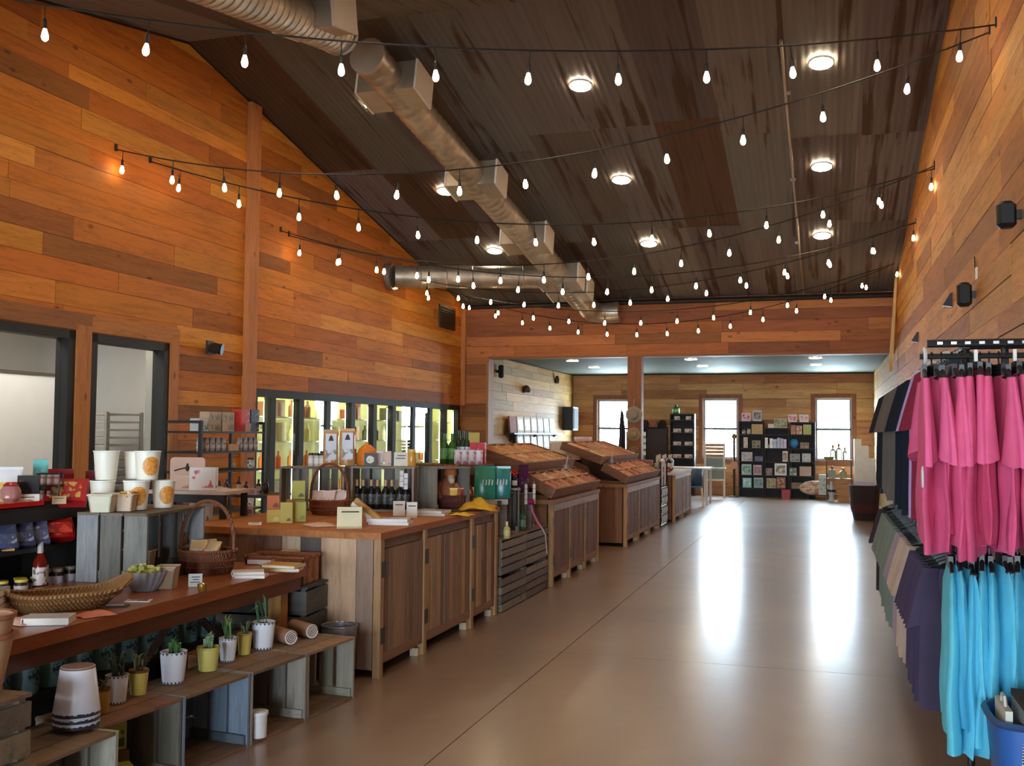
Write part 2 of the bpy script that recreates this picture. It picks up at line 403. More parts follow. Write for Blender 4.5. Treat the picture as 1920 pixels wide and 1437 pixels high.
def corrugated(wd, ln, pitch, amp, mat):
    k = ('corr', round(wd, 3), round(ln, 3), pitch, amp, mat.name)
    if k not in CACHE:
        n = int(wd / pitch) * 4 + 1; P = []
        for i in range(n):
            x = wd * i / (n - 1) - wd / 2; z = amp * math.sin(2 * math.pi * i / 4 + .78)
            P += [(x, -ln / 2, z), (x, ln / 2, z)]
        CACHE[k] = MB().grid(P, n, 2).mesh('corrugated_sheet', mat, True)
    return CACHE[k]
for i in range(8):
    o = link('metal_sheet', corrugated(YB - YE - .3, 1.0, .09, .009, ALU), cb, (XBL + .5 + i, (YE + YB) / 2 + .1, 3.225), (0, 0, math.pi / 2), color=S(150, 152, 142))
for i, (a, b, c, d) in enumerate(WB):
    wn = struct('window_%d' % (i + 3)); WH = paint(0.4, 0, 0.03)
    for (x0, z0, x1, z1) in ((a, c, a + .06, d), (b - .06, c, b, d), (a, c, b, c + .06), (a, d - .06, b, d), (a, (c + d) / 2 - .03, b, (c + d) / 2 + .03)):
        obox('frame', wn, WH, x0, YB + .05, z0, x1, YB + .12, z1, S(150, 150, 154) if x1 - x0 < .5 or z0 > 2 or z0 < 1.2 else S(96, 98, 104))
    for (z0, z1) in ((c + .06, (c + d) / 2 - .02), ((c + d) / 2 + .02, d - .06)): obox('pane', wn, pane(), a + .06, YB + .08, z0, b - .06, YB + .086, z1)
    for (x0, z0, x1, z1) in ((a - .11, c - .1, a, d + .11), (b, c - .1, b + .11, d + .11), (a, d, b, d + .11), (a, c - .1, b, c)):
        obox('casing', wn, wood('z', 0.6), x0, YB - .03, z0, x1, YB + .01, z1, S(140, 92, 64))
    portal('window_daylight', ((a + b) / 2, YB + .2, (c + d) / 2), (math.pi / 2, 0, math.pi), b - a, d - c)
# main ceiling: rusty corrugated sheets on both slopes
ce = struct('ceiling'); RUST = rusty()
obox('deck', ce, BACK, XL - .14, RIDGE_Y - .005, 0, XR + .14, RIDGE_Y + .005, .01)
bpy.data.objects.remove(ce.children[0])
mb = MB()
for y1 in (YE + .3, YN - .3): mb.prism([(XL - .14, RIDGE_Y, RIDGE_Z + .03), (XL - .14, y1, roof(y1) + .03), (XL - .14, y1, roof(y1) + .13), (XL - .14, RIDGE_Y, RIDGE_Z + .13)], (XR - XL + .28, 0, 0))
link('deck', mb.mesh('deck', BACK), ce)
sl = math.atan(0.2); SHEET = [S(112, 107, 100), S(102, 98, 92), S(120, 114, 108), S(98, 92, 84), S(88, 66, 48), S(110, 104, 98), S(106, 100, 94), S(116, 112, 106), S(94, 88, 82)]
xs = [XL + i * 0.825 for i in range(11)]
for i in range(10):
    for side in (1, -1):
        run = (YE - RIDGE_Y) / math.cos(sl) if side > 0 else (RIDGE_Y - YN) / math.cos(sl)
        cuts = [0, run * R.uniform(.28, .38), run * R.uniform(.6, .72), run]
        for a, b in zip(cuts, cuts[1:]):
            m_ = (a + b) / 2; y = RIDGE_Y + side * m_ * math.cos(sl); z = roof(y) + .012 - R.uniform(0, .012)
            link('metal_sheet', corrugated(0.86, round(b - a + .08, 1), .0717, .0042, RUST), ce, ((xs[i] + xs[i + 1]) / 2, y, z), (-side * sl, 0, 0), color=jit(R.choice(SHEET), .12))
# conduit along the slope
t7 = struct('trim_7'); link('conduit', MB().tube([(-.41, 11.0, roof(11.0) - .05), (-.37, 15, roof(15) - .06), (-.33, 19.1, roof(19.1) - .05)], .018, 8).mesh('conduit', paint(.35, .8, .05), True), t7, color=S(176, 172, 166))
for y in (12.1, 14.4, 16.7): link('strap', MB().cbox(-.38, y, roof(y) - .045, .07, .02, .04).mesh('strap', paint(.35, .8, .05)), t7, color=S(160, 156, 150))

# near room, where the camera stands: shop front with tall windows behind
wn_ = struct('wall_near'); WF = [(-6.0, -4.9, 0.5, 2.5), (-3.9, -2.8, 0.5, 2.5), (-1.5, -0.4, 0.05, 2.5), (0.5, 1.6, 0.5, 2.5)]
backing(wn_, 'x', -7.0, 1, WF, -7.2, 2.6, False); plank_wall(wn_, 'x', -7.0, 1, -7.0, 2.5, 0, 3.2, WF)
for (a, b, c, d) in WF: portal('shop_front_daylight', ((a + b) / 2, -7.3, (c + d) / 2), (math.pi / 2, 0, 0), b - a, d - c)
obox('sheathing', wl, BACK, XL - .14, -7.2, 0, XL, YN, 3.3); obox('sheathing', wr, BACK, 2.5, -7.2, 0, 2.64, YN, 3.3); obox('sheathing', wr, BACK, XR, YN - .1, 0, 2.64, YN + .05, 3.3)
cn = struct('ceiling_near'); obox('sheathing', cn, plain('near_ceiling_board', S(150, 120, 90), .8), XL - .14, -7.2, 3.2, 2.64, YN + .05, 3.34)
wnh = struct('wall_near_header'); obox('sheathing', wnh, BACK, XL - .14, YN - .1, HZ, XR + .14, YN + .05, 4.3)
# ------------------------------------------------------------------ lamps
POT = emit((1.0, 0.80, 0.56), POT_E); RIMW = paint(0.4, 0, 0.03)
def pot_light(x, y, z, slope, label, group):
    t = thing('ceiling_light', label, 'ceiling light', (x, y, z), 0, group); t.rotation_euler = (slope, 0, 0)
    link('diffuser', lathe_mesh([(.125, -.010), (.125, .012)], POT, 20), t); link('trim_ring', lathe_mesh([(.126, .012), (.145, .012), (.145, -.004), (.126, -.008)], RIMW, 20, False), t, color=S(230, 226, 220))
cn_ = ['by the duct', 'in the middle of the hall', 'toward the right wall']; rn_ = ['near the ridge', 'halfway down the slope', 'toward the far header']
for j, y in enumerate((11.55, 14.1, 16.5)):
    for i, x in enumerate((-5.4, -2.73, 0.0)):
        pot_light(x, y, roof(y) - .028, -sl, 'recessed ceiling light in rusty metal, %s, %s' % (cn_[i], rn_[j]), 'recessed lights of the hall')
for j, y in enumerate((8.25, 5.7, 3.3)):
    for i, x in enumerate((-5.4, -2.73, 0.0)):
        pot_light(x, y, roof(y) - .028, sl, 'recessed light behind the ridge, %s, %s' % (cn_[i], ('first row', 'second row', 'third row')[j]), 'recessed lights behind the ridge')
for x in (-5.3, -2.7, -0.15):
    for k, y in enumerate((21.8, 24.0)):
        pot_light(x, y, 3.205, 0, 'round recessed light in the grey back room ceiling, %s row, %s' % (('front', 'rear')[k], {-5.3: 'left of the post', -2.7: 'middle', -0.15: 'rightmost'}[x]), 'recessed lights of the back room')
# string lights
BULB = emit((1.0, 0.66, 0.34), BULB_E)
bulb_me = lathe_mesh([(.007, .050), (.011, .040), (.019, .012), (.023, -.008), (.020, -.026), (.010, -.037), (.002, -.040)], BULB, 12)
sock_me = lathe_mesh([(.004, .115), (.010, .108), (.013, .092), (.013, .046), (.010, .040)], BLACK, 8)
STR = [((-6.97, 4.32, 4.74), (1.23, 8.01, 4.62), .46, .261 - .07 * 3, .0705, 14, 'string of warm bulbs nearest the ridge, ending at the top right hook'),
       ((-6.97, 8.69, 4.49), (1.23, 8.31, 4.68), .61, .01, .0765, 13, 'string of warm bulbs sagging from the top right hook to the high left hook'),
       ((-6.97, 9.25, 4.51), (1.23, 12.32, 4.65), .67, .035, .0742, 14, 'string of warm bulbs from the high left hook to the middle right hook'),
       ((-6.97, 12.25, 4.27), (1.23, 12.32, 4.68), .73, .02, .0700, 14, 'string of warm bulbs from the middle right hook to the hook left of the duct'),
       ((-6.97, 12.03, 4.29), (1.23, 14.71, 4.51), .69, .092, .0698, 14, 'string of warm bulbs crossing below the side branch of the duct'),
       ((-6.97, 15.68, 4.27), (1.23, 14.75, 4.53), .61, .013, .0708, 14, 'string of warm bulbs passing just under the branch duct'),
       ((-6.97, 16.28, 4.25), (1.23, 17.94, 4.51), .69, .05, .0731, 14, 'string of warm bulbs ending beside the leaning corner board'),
       ((-6.97, 18.87, 4.37), (1.23, 17.96, 4.51), .82, .035, .0693, 14, 'string of warm bulbs hanging lowest, in front of the far header')]
for (a, b, sag, t0, dt, n, lab) in STR:
    a, b = Vector(a), Vector(b)
    def cat(t): p = a.lerp(b, t); p.z -= 4 * sag * t * (1 - t); return p
    th = thing('string_light', lab, 'string lights', (0, 0, 0), 0, 'strings of warm bulbs across the hall')
    link('cable', MB().tube([cat(k / 40) for k in range(41)], .007, 5).mesh('cable', BLACK, True), th, color=cBLACK)
    for p in (a, b): link('hook', MB().cbox(p.x + (.01 if p.x > 0 else -.01), p.y, p.z + .02, .04, .03, .07).mesh('hook', BLACK), th, color=cBLACK)
    for k in range(n):
        p = cat(min(t0 + k * dt, .995)); q = p + Vector((0, 0, -.2))
        bo = link('bulb', bulb_me, th, q, (0, R.uniform(-.12, .12), R.uniform(0, 6)))
        s_ = link('socket', sock_me, bo, (0, 0, 0), color=cBLACK)
        link('lead', MB().tube([(0, 0, .115), (0, 0, .2)], .004, 4).mesh('lead', BLACK), bo, color=cBLACK)

# ------------------------------------------------------------------ ducts
STEEL = spiral_steel(); GALV = paint(0.4, 0.6, 0.08); GRILLE = paint(0.45, 0.0, 0.03)
def spiral(p, q, r, n, mat):
    p, q = Vector(p), Vector(q); P = []; rr = []
    for k in range(n + 1):
        for (dt, f) in ((-.003, 1.0), (0, 1.035), (.003, 1.0)) if 0 < k < n else ((0, 1.0),):
            P.append(p.lerp(q, k / n + dt)); rr.append(r * f)
    return MB().tube(P, rr, 20).mesh('spiral_duct', mat, True)
D0, D1 = Vector((-4.74, 9.95, 5.70)), Vector((-4.20, 18.55, 3.93)); dd = (D1 - D0).normalized()
dt_ = thing('air_duct', 'long spiral metal air duct running down the slope under the rusty ceiling', 'duct', D0)
link('duct_pipe', spiral((0, 0, 0), D1 - D0, .2, 60, STEEL), dt_)
link('end_cap', MB().tube([-dd * .02, dd * .03], .212, 20).mesh('end_cap', GALV, True), dt_, color=S(196, 190, 180))
link('elbow', MB().tube([D1 - D0, D1 - D0 + dd * .18 + Vector((.05, 0, 0)), D1 - D0 + dd * .28 + Vector((.18, 0, 0)), D1 - D0 + dd * .3 + Vector((.5, 0, .03))], .2, 18).mesh('elbow', STEEL, True), dt_)
def plenum(parent, c, wx, ang):
    b = link('plenum_box', MB().box(-wx / 2, -.24, -.17, wx / 2, .24, .17).mesh('plenum_box', GALV), parent, c, (ang, 0, 0), color=S(168, 156, 138))
    for s_ in (-1, 1):
        g = link('grille', MB().box(s_ * wx / 2 - .012, -.25, -.18, s_ * wx / 2 + .012, .25, .18).mesh('grille', GRILLE), b, color=S(222, 214, 200))
        mbg = MB()
        for k in range(6): mbg.box(s_ * (wx / 2 + .010), -.12, -.11 + k * .038, s_ * (wx / 2 + .018), .12, -.095 + k * .038)
    return b
for f_ in (.075, .36, .60, .80, .865): plenum(dt_, (D1 - D0) * f_, .72, -sl)
for f_ in (.02, .3, .55, .8): 
    p = (D1 - D0) * f_; link('hanger', MB().tube([p + Vector((0, 0, .2)), p + Vector((0, 0, roof((D0 + p).y) - (D0 + p).z))], .006, 5).mesh('hanger', GALV), dt_, color=S(120, 112, 100))
b0 = Vector((-6.86, 15.60, 4.20)); br = thing('branch_duct', 'smooth round metal branch duct from the left wall to the long duct', 'duct', b0)
link('duct_pipe', spiral((0, 0, 0), (2.36, 1.05, .06), .19, 6, STEEL), br)
link('wall_collar', MB().tube([(-.11, 0, 0), (-.02, 0, 0)], .225, 20).mesh('wall_collar', GALV, True), br, color=S(150, 140, 126))
s0 = Vector((-4.62, 9.02, 5.58)); nd = thing('flexible_duct', 'ribbed duct with a white grille behind the ridge at the top', 'duct', s0)
link('duct_pipe', spiral((0, 0, 0), (0, -2.6, -.5), .2, 26, STEEL), nd); plenum(nd, Vector((.06, -.62, -.06)), .62, sl)
link('end_cap', MB().tube([(0, .02, 0), (0, -.04, -.01)], .212, 20).mesh('end_cap', GALV, True), nd, color=S(150, 142, 130))
vt = at(838, 596, 'x', XL + .03); wv = thing('wall_vent', 'dark square vent grille high on the left wall near the far corner', 'vent', (XL + .02, vt.y, vt.z))
link('frame', MB().box(0, -.42, -.22, .03, .42, .22).mesh('frame', BLACK), wv, color=S(56, 46, 36))
for k in range(9): link('slat', ubox(BLACK), wv, (.035, 0, -.2 + k * .045), (0, .5, 0), (.03, .76, .012), S(44, 36, 28))

# ------------------------------------------------------------------ kitchen behind the two openings
FRM = paint(0.6, 0.0, 0.05)
def opening(name, a, b, top):
    d = struct(name)
    for (y0, z0, y1, z1) in ((a, 0, a + .09, top), (b - .09, 0, b, top), (a, top - .09, b, top)): obox('frame', d, FRM, XL - .12, y0, z0, XL + .03, y1, z1, S(20, 18, 16))
    return d
dk1 = opening('window_1', W1[0], W1[1], W1[3]); dk2 = opening('window_2', W2[0], W2[1], W2[3])
obox('pane', dk1, pane(), XL - .06, W1[0] + .09, .0, XL - .054, W1[1] - .09, W1[3] - .09); obox('pane', dk2, pane(), XL - .06, W2[0] + .09, 0, XL - .054, W2[1] - .09, W2[3] - .09)
wk = struct('wall_kitchen'); WHT = paint(0.35, 0, 0.03)
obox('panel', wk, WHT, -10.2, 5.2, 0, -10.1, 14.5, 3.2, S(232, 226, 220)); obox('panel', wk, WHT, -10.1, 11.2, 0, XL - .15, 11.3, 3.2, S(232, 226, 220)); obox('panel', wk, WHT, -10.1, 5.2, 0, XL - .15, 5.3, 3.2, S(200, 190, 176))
obox('ceiling_panel', wk, WHT, -10.2, 5.2, 3.2, XL - .15, 11.4, 3.3, S(230, 226, 220))
kl = thing('kitchen_light', 'long white kitchen ceiling panel light behind the openings', 'ceiling light', (-7.85, 8.3, 3.16)); link('diffuser', MB().box(-.5, -1.6, 0, .5, 1.6, .03).mesh('diffuser', emit((1, .95, .88), KITCHEN_E)), kl); link('frame', MB().box(-.55, -1.65, .01, .55, 1.65, .04).mesh('frame', WHT), kl, color=S(220, 218, 214))
q = at(104, 706, 'x', -8.7); pt = thing('partition', 'white partition board with a thin metal cap standing behind the first opening', 'partition', (-8.7, q.y - 1.6, 0))
link('board', MB().box(-.03, -1.6, 0, .03, 1.6, q.z).mesh('board', WHT), pt, color=S(236, 230, 224)); link('cap', MB().box(-.045, -1.6, q.z, .045, 1.62, q.z + .03).mesh('cap', GALV), pt, color=S(120, 110, 96))
q = at(117, 720, 'x', -7.5); ps = thing('door_post', 'tall grey steel post beside the white partition', 'post', (-7.5, q.y + .02, 0)); link('post', MB().box(-.04, -.08, 0, .04, .08, 3.1).mesh('post', FRM), ps, color=S(128, 126, 114))
sc_ = thing('brown_strips', 'row of brown strips hanging above the white partition', 'curtain', (-9.3, 8.3, 3.15))
for k in range(12): link('strip', ubox(plain('brown_gloss', S(112, 78, 42), .25)), sc_, (R.uniform(-.02, .02), -1.3 + k * .22, -1.5), None, (.01, .23, 1.5))  # even brown strips side by side above the partition
q = at(291, 760, 'x', -7.45); p2 = thing('grey_post', 'grey steel post at the edge of the second opening', 'post', (-7.45, q.y, 0)); link('post', MB().box(-.05, -.12, 0, .05, .12, 3.1).mesh('post', FRM), p2, color=S(150, 146, 136))
q = at(221, 700, 'x', -9.6); p3 = thing('conduit_pole', 'thin grey pole against the white kitchen wall', 'pole', (-9.6, q.y, 0)); link('pole', MB().lathe([(.035, 0), (.035, 3.15)], 8).mesh('pole', FRM), p3, color=S(170, 166, 160))
def tray_rack(px0, px1, py, x, lab):
    a, b = at(px0, py, 'x', x), at(px1, py, 'x', x); wy = b.y - a.y; h = a.z
    t = thing('tray_rack', lab, 'rack', (x, (a.y + b.y) / 2, 0), 0, 'metal tray racks in the kitchen')
    for sx in (-.25, .25):
        for sy in (-1, 1): link('upright', ubox(GALV), t, (sx, sy * (wy / 2 - .02), 0), None, (.035, .035, h), S(170, 166, 156))
    k = .25
    while k < h - .02: link('tray', ubox(GALV), t, (0, 0, k), None, (.5, wy - .06, .022), S(196, 190, 182)); k += .095
tray_rack(165, 236, 772, -8.4, 'tall metal tray rack seen through the second opening, left one'); tray_rack(242, 284, 770, -8.75, 'tall metal tray rack seen through the second opening, right one')

# ------------------------------------------------------------------ wall of cooler doors
cl = thing('cooler', 'walk-in cooler of ten glass doors with black frames in the left wall', 'cooler', (XL, CO[0], 0))
LEDM = emit((0.93, 1.0, 0.74), LED_E); CW = paint(0.4, 0, 0.04)
LY = CO[1] - CO[0]
for (x0, y0, z0, x1, y1, z1, n_) in ((-.70, 0, 0, -.66, LY, 2.2, 'back_panel'), (-.70, -.05, 0, -.06, 0, 2.2, 'side_panel'), (-.70, LY, 0, -.06, LY + .05, 2.2, 'side_panel'), (-.70, 0, 2.16, -.06, LY, 2.2, 'top_panel'), (-.70, 0, .02, -.06, LY, .1, 'base_panel')):
    obox(n_, cl, CW, x0, y0, z0, x1, y1, z1, S(240, 236, 178))
link('added_glow_strip', ubox(LEDM), cl, (-.20, LY / 2, 2.12), None, (.10, LY - .2, .03))  # hidden glowing strip, added to brighten the inside of the cooler
obox('header_frame', cl, FRM, -.1, 0, 2.04, .02, LY, 2.14, S(24, 22, 18)); obox('kick_frame', cl, FRM, -.1, 0, 0, .02, LY, .12, S(24, 22, 18))
my = [11.44, 11.95, 12.72, 13.53, 14.35, 15.16, 15.93, 16.8, 17.62, 18.4, 19.16]
for i, y in enumerate(my):
    y = min(max(y - CO[0], .05), LY - .05)
    link('mullion', ubox(FRM), cl, (-.03, y, .1), None, (.1, .13, 1.96), S(22, 22, 18))
    link('light_strip', ubox(LEDM), cl, (-.10, y, .2), None, (.02, .06, 1.8))
for i in range(10):
    a, b = my[i] - CO[0] + .065, my[i + 1] - CO[0] - .065
    dr = link('glass_door', MB().box(-.012, a, .12, -.004, b, 2.04).mesh('glass_door', pane()), cl)
    link('door_handle', ubox(FRM), dr, (.012, b - .03, .85), None, (.03, .025, .4), S(30, 30, 30))
    for z in (.3, .68, 1.06, 1.44, 1.78): link('shelf', ubox(CW), cl, (-.38, (a + b) / 2, z), None, (.5, b - a + .1, .015), S(210, 210, 196))
CP = [S(200, 186, 130), S(230, 226, 200), S(150, 96, 60), S(110, 100, 60), S(220, 130, 60), S(90, 80, 50), S(236, 230, 150), S(150, 70, 40), S(60, 60, 40), S(214, 208, 190)]
def jar_prof(r, h): return [(r * .9, 0), (r, h * .06), (r, h * .74), (r * .8, h * .84), (r * .8, h * .86)]
def bottle_prof(r, h): return [(r * .9, 0), (r, h * .03), (r, h * .6), (r * .8, h * .68), (r * .34, h * .78), (r * .34, h)]
PLAS = paint(0.4, 0, 0.08)
for i in range(10):
    a, b = my[i] + .09, my[i + 1] - .09
    for j, z in enumerate((.3, .68, 1.06, 1.44, 1.78)):
        if R.random() < .12 or (j == 4 and R.random() < .5): continue
        col = S(226, 120, 52) if (i == 1 and j == 2) else R.choice(CP); n = max(2, int((b - a) / .13)); bx = R.random() < .45
        for k in range(n):
            if R.random() < .15: continue
            y = a + (b - a) * (k + .5) / n; c = jit(col, .15); lab = '%s on the %s shelf up behind the %s cooler door, %s from the left' % ('carton' if bx else 'bottle', ORD[j], ORD[i], ORD[k]); g = 'groceries in the cooler'
            if bx: o = link('carton', ubox(PLAS), None, (XL - .24 + R.uniform(-.03, .03), y, z + .0155), None, (.12, .11, R.uniform(.12, .26)), c)
            else: o = link('bottle', lathe_mesh(bottle_prof(.045, .24), PLAS, 10), None, (XL - .24, y, z + .0155), color=c)
            tag(o, lab, 'carton' if bx else 'bottle', g)
# ------------------------------------------------------------------ counters
BARN = [S(164, 128, 96), S(148, 110, 82), S(176, 140, 104), S(134, 102, 78), S(158, 120, 88), S(140, 114, 94), S(180, 142, 102), S(152, 122, 100)]
WZ, WX, WY = wood('z', 0.65), wood('x', 0.6), wood('y', 0.6); WY2 = wood('y', 0.32, 0.4, 0.3)
def boards(name, parent, axis, pos, out, u0, u1, z0, z1, pal, wd=(.09, .14), t=.022, mat=None):
    """vertical boards side by side on a plane of constant x (axis 'y') or y (axis 'x')"""
    u = u0
    while u < u1 - .005:
        v = min(u + R.uniform(*wd), u1)
        if u1 - v < .05: v = u1
        d = t + R.uniform(-.003, .004); c = jit(R.choice(pal), .12)
        if axis == 'y': obox(name, parent, mat or WZ, pos, u + .0015, z0, pos + out * d, v - .0015, z1, c)
        else: obox(name, parent, mat or WZ, u + .0015, pos, z0, v - .0015, pos + out * d, z1, c)
        u = v
def counter(label, xf, y0, y1, depth, ztop, stiles, top_col, end_pal, front_pal, skirt=None):
    t = thing('counter', label, 'counter', (xf, y0, 0)); L = y1 - y0
    obox('carcass', t, plain('cabinet_inside', S(74, 54, 40), .9), -depth + .03, .03, .06, -.03, L - .03, ztop - .05)
    for k, (a, b) in enumerate(((0, .035),)): pass
    if isinstance(end_pal[0][0], tuple):
        u = -.032
        for c_, w_ in end_pal:
            v = max(u - w_, -depth)
            if u - v > .02: obox('end_board', t, WZ, v + .0015, R.uniform(-.004, .002), .05, u - .0015, .022, ztop - .045, c_)
            u = v
    else: boards('end_board', t, 'x', .022, -1, -depth, -.045, .05, ztop - .045, end_pal, (.12, .2))
    boards('end_board', t, 'x', L - .022, 1, -depth, -.045, .05, ztop - .045, front_pal, (.12, .2))
    st = [s - y0 for s in stiles]
    for s in st: link('stile', ubox(WZ), t, (-.004, s, 0), None, (.05, .055, ztop - .045), jit(S(176, 138, 96), .08))
    obox('rail', t, WY, -.03, .02, ztop - .11, .004, L - .02, ztop - .045, S(126, 94, 68))
    for a, b in zip(st, st[1:]):
        a += .03; b -= .03
        d = link('door', MB().box(-.03, a + .006, .09, -.01, b - .006, ztop - .115).mesh('door', WZ), t, color=S(110, 82, 60))
        boards('board', d, 'y', -.010, 1, a + .006, b - .006, .15, ztop - .115, front_pal, (.07, .13), .02)
        obox('board', d, WY, -.010, a + .006, .085, .012, b - .006, .15, jit(S(150, 112, 80), .1))
        for z in (.26, ztop - .25): link('hinge', ubox(BLACK), d, (.016, a - .012, z - .045), None, (.014, .062, .105), S(26, 24, 24))
        link('foot', ubox(WZ), t, (-.03, b - .02, 0), None, (.06, .07, .055), S(210, 184, 150))
    y = 0.0
    n = max(4, int(depth / .2))
    for k in range(n):
        xa, xb = -depth + depth * k / n - .02, -depth + depth * (k + 1) / n - .02
        obox('top_board', t, WY, xa + .001 + (.02 if k else 0) * 0, -.02, ztop - .045, xb - .001 + (.05 if k == n - 1 else 0), L + .02, ztop, jit(top_col, .06))
    if skirt: obox('apron', t, WY, .004, .06, ztop - .12, .026, L - .06, ztop - .05, skirt)
    return t
BROWNB = [S(122, 84, 60), S(112, 76, 54), S(130, 90, 64)]
counter('long plank counter in front with a bright edge, three doors and black hinges', -2.78, 6.11, 8.60, 1.5, .94, [6.14, 6.90, 7.93, 8.57], S(178, 112, 62), [(S(150, 124, 106), .12), (S(196, 160, 128), .26), (S(92, 84, 78), .15), (S(190, 172, 146), .14), (S(128, 98, 80), .21), (S(150, 116, 92), .2), (S(120, 90, 72), .2), (S(160, 130, 104), .3)], BARN)
counter('plank counter under the first pair of candy trays', -2.73, 10.32, 12.60, 1.4, .90, [10.35, 11.10, 11.86, 12.57], S(150, 104, 70), BROWNB, [S(132, 96, 72), S(142, 106, 76), S(122, 88, 68), S(128, 92, 78)], S(176, 170, 168))
counter('plank counter under the second pair of candy trays, red-brown end', -2.69, 14.29, 17.30, 1.4, .88, [14.32, 15.30, 16.30, 17.27], S(150, 104, 70), BROWNB, [S(128, 92, 74), S(120, 84, 66), S(136, 100, 78)], S(206, 204, 206))
counter('last plank counter of the row with a white top edge beside the chairs', -2.60, 18.55, 20.85, 1.2, .90, [18.58, 19.7, 20.82], S(210, 204, 204), BROWNB, [S(140, 104, 84), S(150, 116, 92), S(132, 98, 80)], S(214, 210, 212))

# ------------------------------------------------------------------ wooden crates
GREYW = [S(134, 128, 116), S(152, 148, 136), S(118, 110, 98), S(164, 156, 138), S(142, 130, 112)]
BLUEW = [S(124, 138, 150), S(140, 154, 164), S(112, 124, 134), S(96, 104, 110)]
TANW = [S(170, 150, 122), S(150, 130, 106), S(186, 166, 136), S(134, 114, 92)]
BRNW = [S(130, 100, 76), S(118, 90, 68), S(146, 114, 86)]
def crate(label, loc, rz, wd, dp, h, pal_end, pal_top=None, pal_back=None, slot=True, group=None, vert=False, name='wooden_crate', gap=.012):
    """a fruit crate lying on its side: open towards local -y, ends at local +-x; every board is a part"""
    pal_top = pal_top or pal_end; pal_back = pal_back or pal_end
    t = thing(name, label, 'crate', loc, rz, group); e = .016
    for s_ in (-1, 1):
        x = s_ * (wd / 2 - e / 2); k = 3 if dp > .3 else 2; w_ = dp / k
        for i in range(k):
            g = gap if (slot and i) else .003
            link('end_slat', ubox(WZ), t, (x, -dp / 2 + w_ * (i + .5) + g / 2 * (i > 0), .0), None, (e, w_ - g, h), jit(R.choice(pal_end), .1))
        link('cleat', ubox(WX), t, (s_ * (wd / 2 - e - .009), 0, .017), None, (.016, dp - .02, .045), jit(R.choice(pal_end), .1))
    k = 3
    for z in (0.001, h - .015):
        for i in range(k): link('long_slat', ubox(WX), t, (0, -dp / 2 + dp / k * (i + .5), z), None, (wd - .001 + (.016 if z > .01 else -.034), dp / k - .006, .014), jit(R.choice(pal_top), .1))
    if vert:
        n = max(4, int(wd / .09))
        for i in range(n): link('back_slat', ubox(WZ), t, (-wd / 2 + e + (wd - 2 * e) * (i + .5) / n, dp / 2 - .008, .016), None, ((wd - 2 * e) / n - gap, .012, h - .032), jit(R.choice(pal_back), .1))
    else:
        for i in range(3): link('back_slat', ubox(WX), t, (0, dp / 2 - .008, .016 + (h - .032) / 3 * i), None, (wd - 2 * e - .002, .012, (h - .032) / 3 - gap), jit(R.choice(pal_back), .1))
    return t
HP = math.pi / 2
CZ = .365
crate('grey crate on its side ending the floor row beside the metal bucket', (-2.90, 5.39, 0), HP - .09, .50, .36, CZ, [S(158, 152, 134), S(146, 138, 120)], [S(150, 124, 96), S(138, 112, 88)], GREYW, gap=.03)
crate('weathered crate on its side in the floor row holding a white jar', (-2.945, 4.88, 0), HP - .09, .50, .36, CZ, GREYW, [S(138, 108, 82), S(122, 98, 76)], GREYW)
crate('bluish empty crate on its side in the floor row under the round white pot', (-2.99, 4.37, 0), HP - .09, .50, .36, CZ, BLUEW, [S(126, 100, 78), S(112, 92, 74)], BLUEW)
crate('crate on its side in the floor row holding leafy green boxes', (-3.035, 3.86, 0), HP - .09, .50, .36, CZ, [S(120, 112, 98), S(136, 128, 112)], [S(138, 98, 74), S(124, 90, 70)], BRNW)
crate('pushed-forward crate carrying the upside-down white pots', (-2.97, 3.35, 0), HP, .47, .38, CZ - .005, GREYW, [S(136, 110, 86), S(120, 98, 78)], GREYW)
def slat_crate(label, loc, rz, wd, dp, h, pal, n=4, group=None, top=None):
    """an upright crate of horizontal slats nailed on corner posts"""
    t = thing('slatted_crate', label, 'crate', loc, rz, group); g = .014
    for i in range(n):
        z = .008 + (h - .01) / n * i; hh = (h - .01) / n - g
        for s_ in (-1, 1):
            link('slat', ubox(WX), t, (0, s_ * (dp / 2 - .007), z), None, (wd, .013, hh), jit(R.choice(pal), .12))
            link('slat', ubox(WY), t, (s_ * (wd / 2 - .007), 0, z), None, (.013, dp - .03, hh), jit(R.choice(pal), .12))
    for sx in (-1, 1):
        for sy in (-1, 1): link('corner_post', ubox(WZ), t, (sx * (wd / 2 - .03), sy * (dp / 2 - .03), 0), None, (.03, .03, h), jit(R.choice(pal), .1))
    for i in range(3): link('floor_slat', ubox(WX), t, (0, -dp / 2 + .02 + (dp - .04) / 3 * (i + .5), .01), None, (wd - .03, (dp - .04) / 3 - .008, .012), jit(R.choice(pal), .1))
    if top is not None:
        for i in range(3): link('lid_slat', ubox(WX), t, (0, -dp / 2 + dp / 3 * (i + .5), h), None, (wd + .01, dp / 3 - .006, .014), jit(R.choice(top), .1))
    return t
slat_crate('tall brown slatted crate at the lower left corner below the kraft pots', (-2.97, 2.79, 0), HP, .56, .42, .625, [S(122, 104, 88), S(110, 94, 80), S(132, 112, 92)], 6, top=[S(128, 104, 82)])
AISLE = [S(120, 110, 100), S(132, 122, 112), S(110, 98, 88), S(142, 130, 116)]
for k, (y, z, lab) in enumerate(((9.06, 0, 'lower grey slatted crate beside the front counter'), (9.86, 0, 'lower grey slatted crate next to the candy counter'), (9.06, .325, 'upper grey slatted crate beside the front counter'), (9.86, .325, 'upper grey slatted crate next to the candy counter'))):
    slat_crate(lab, (-2.95, y, z), HP, .78, .42, .31, AISLE, 4, 'grey slatted crates stacked in the aisle', top=[S(136, 106, 84), S(126, 100, 82)] if z else None)
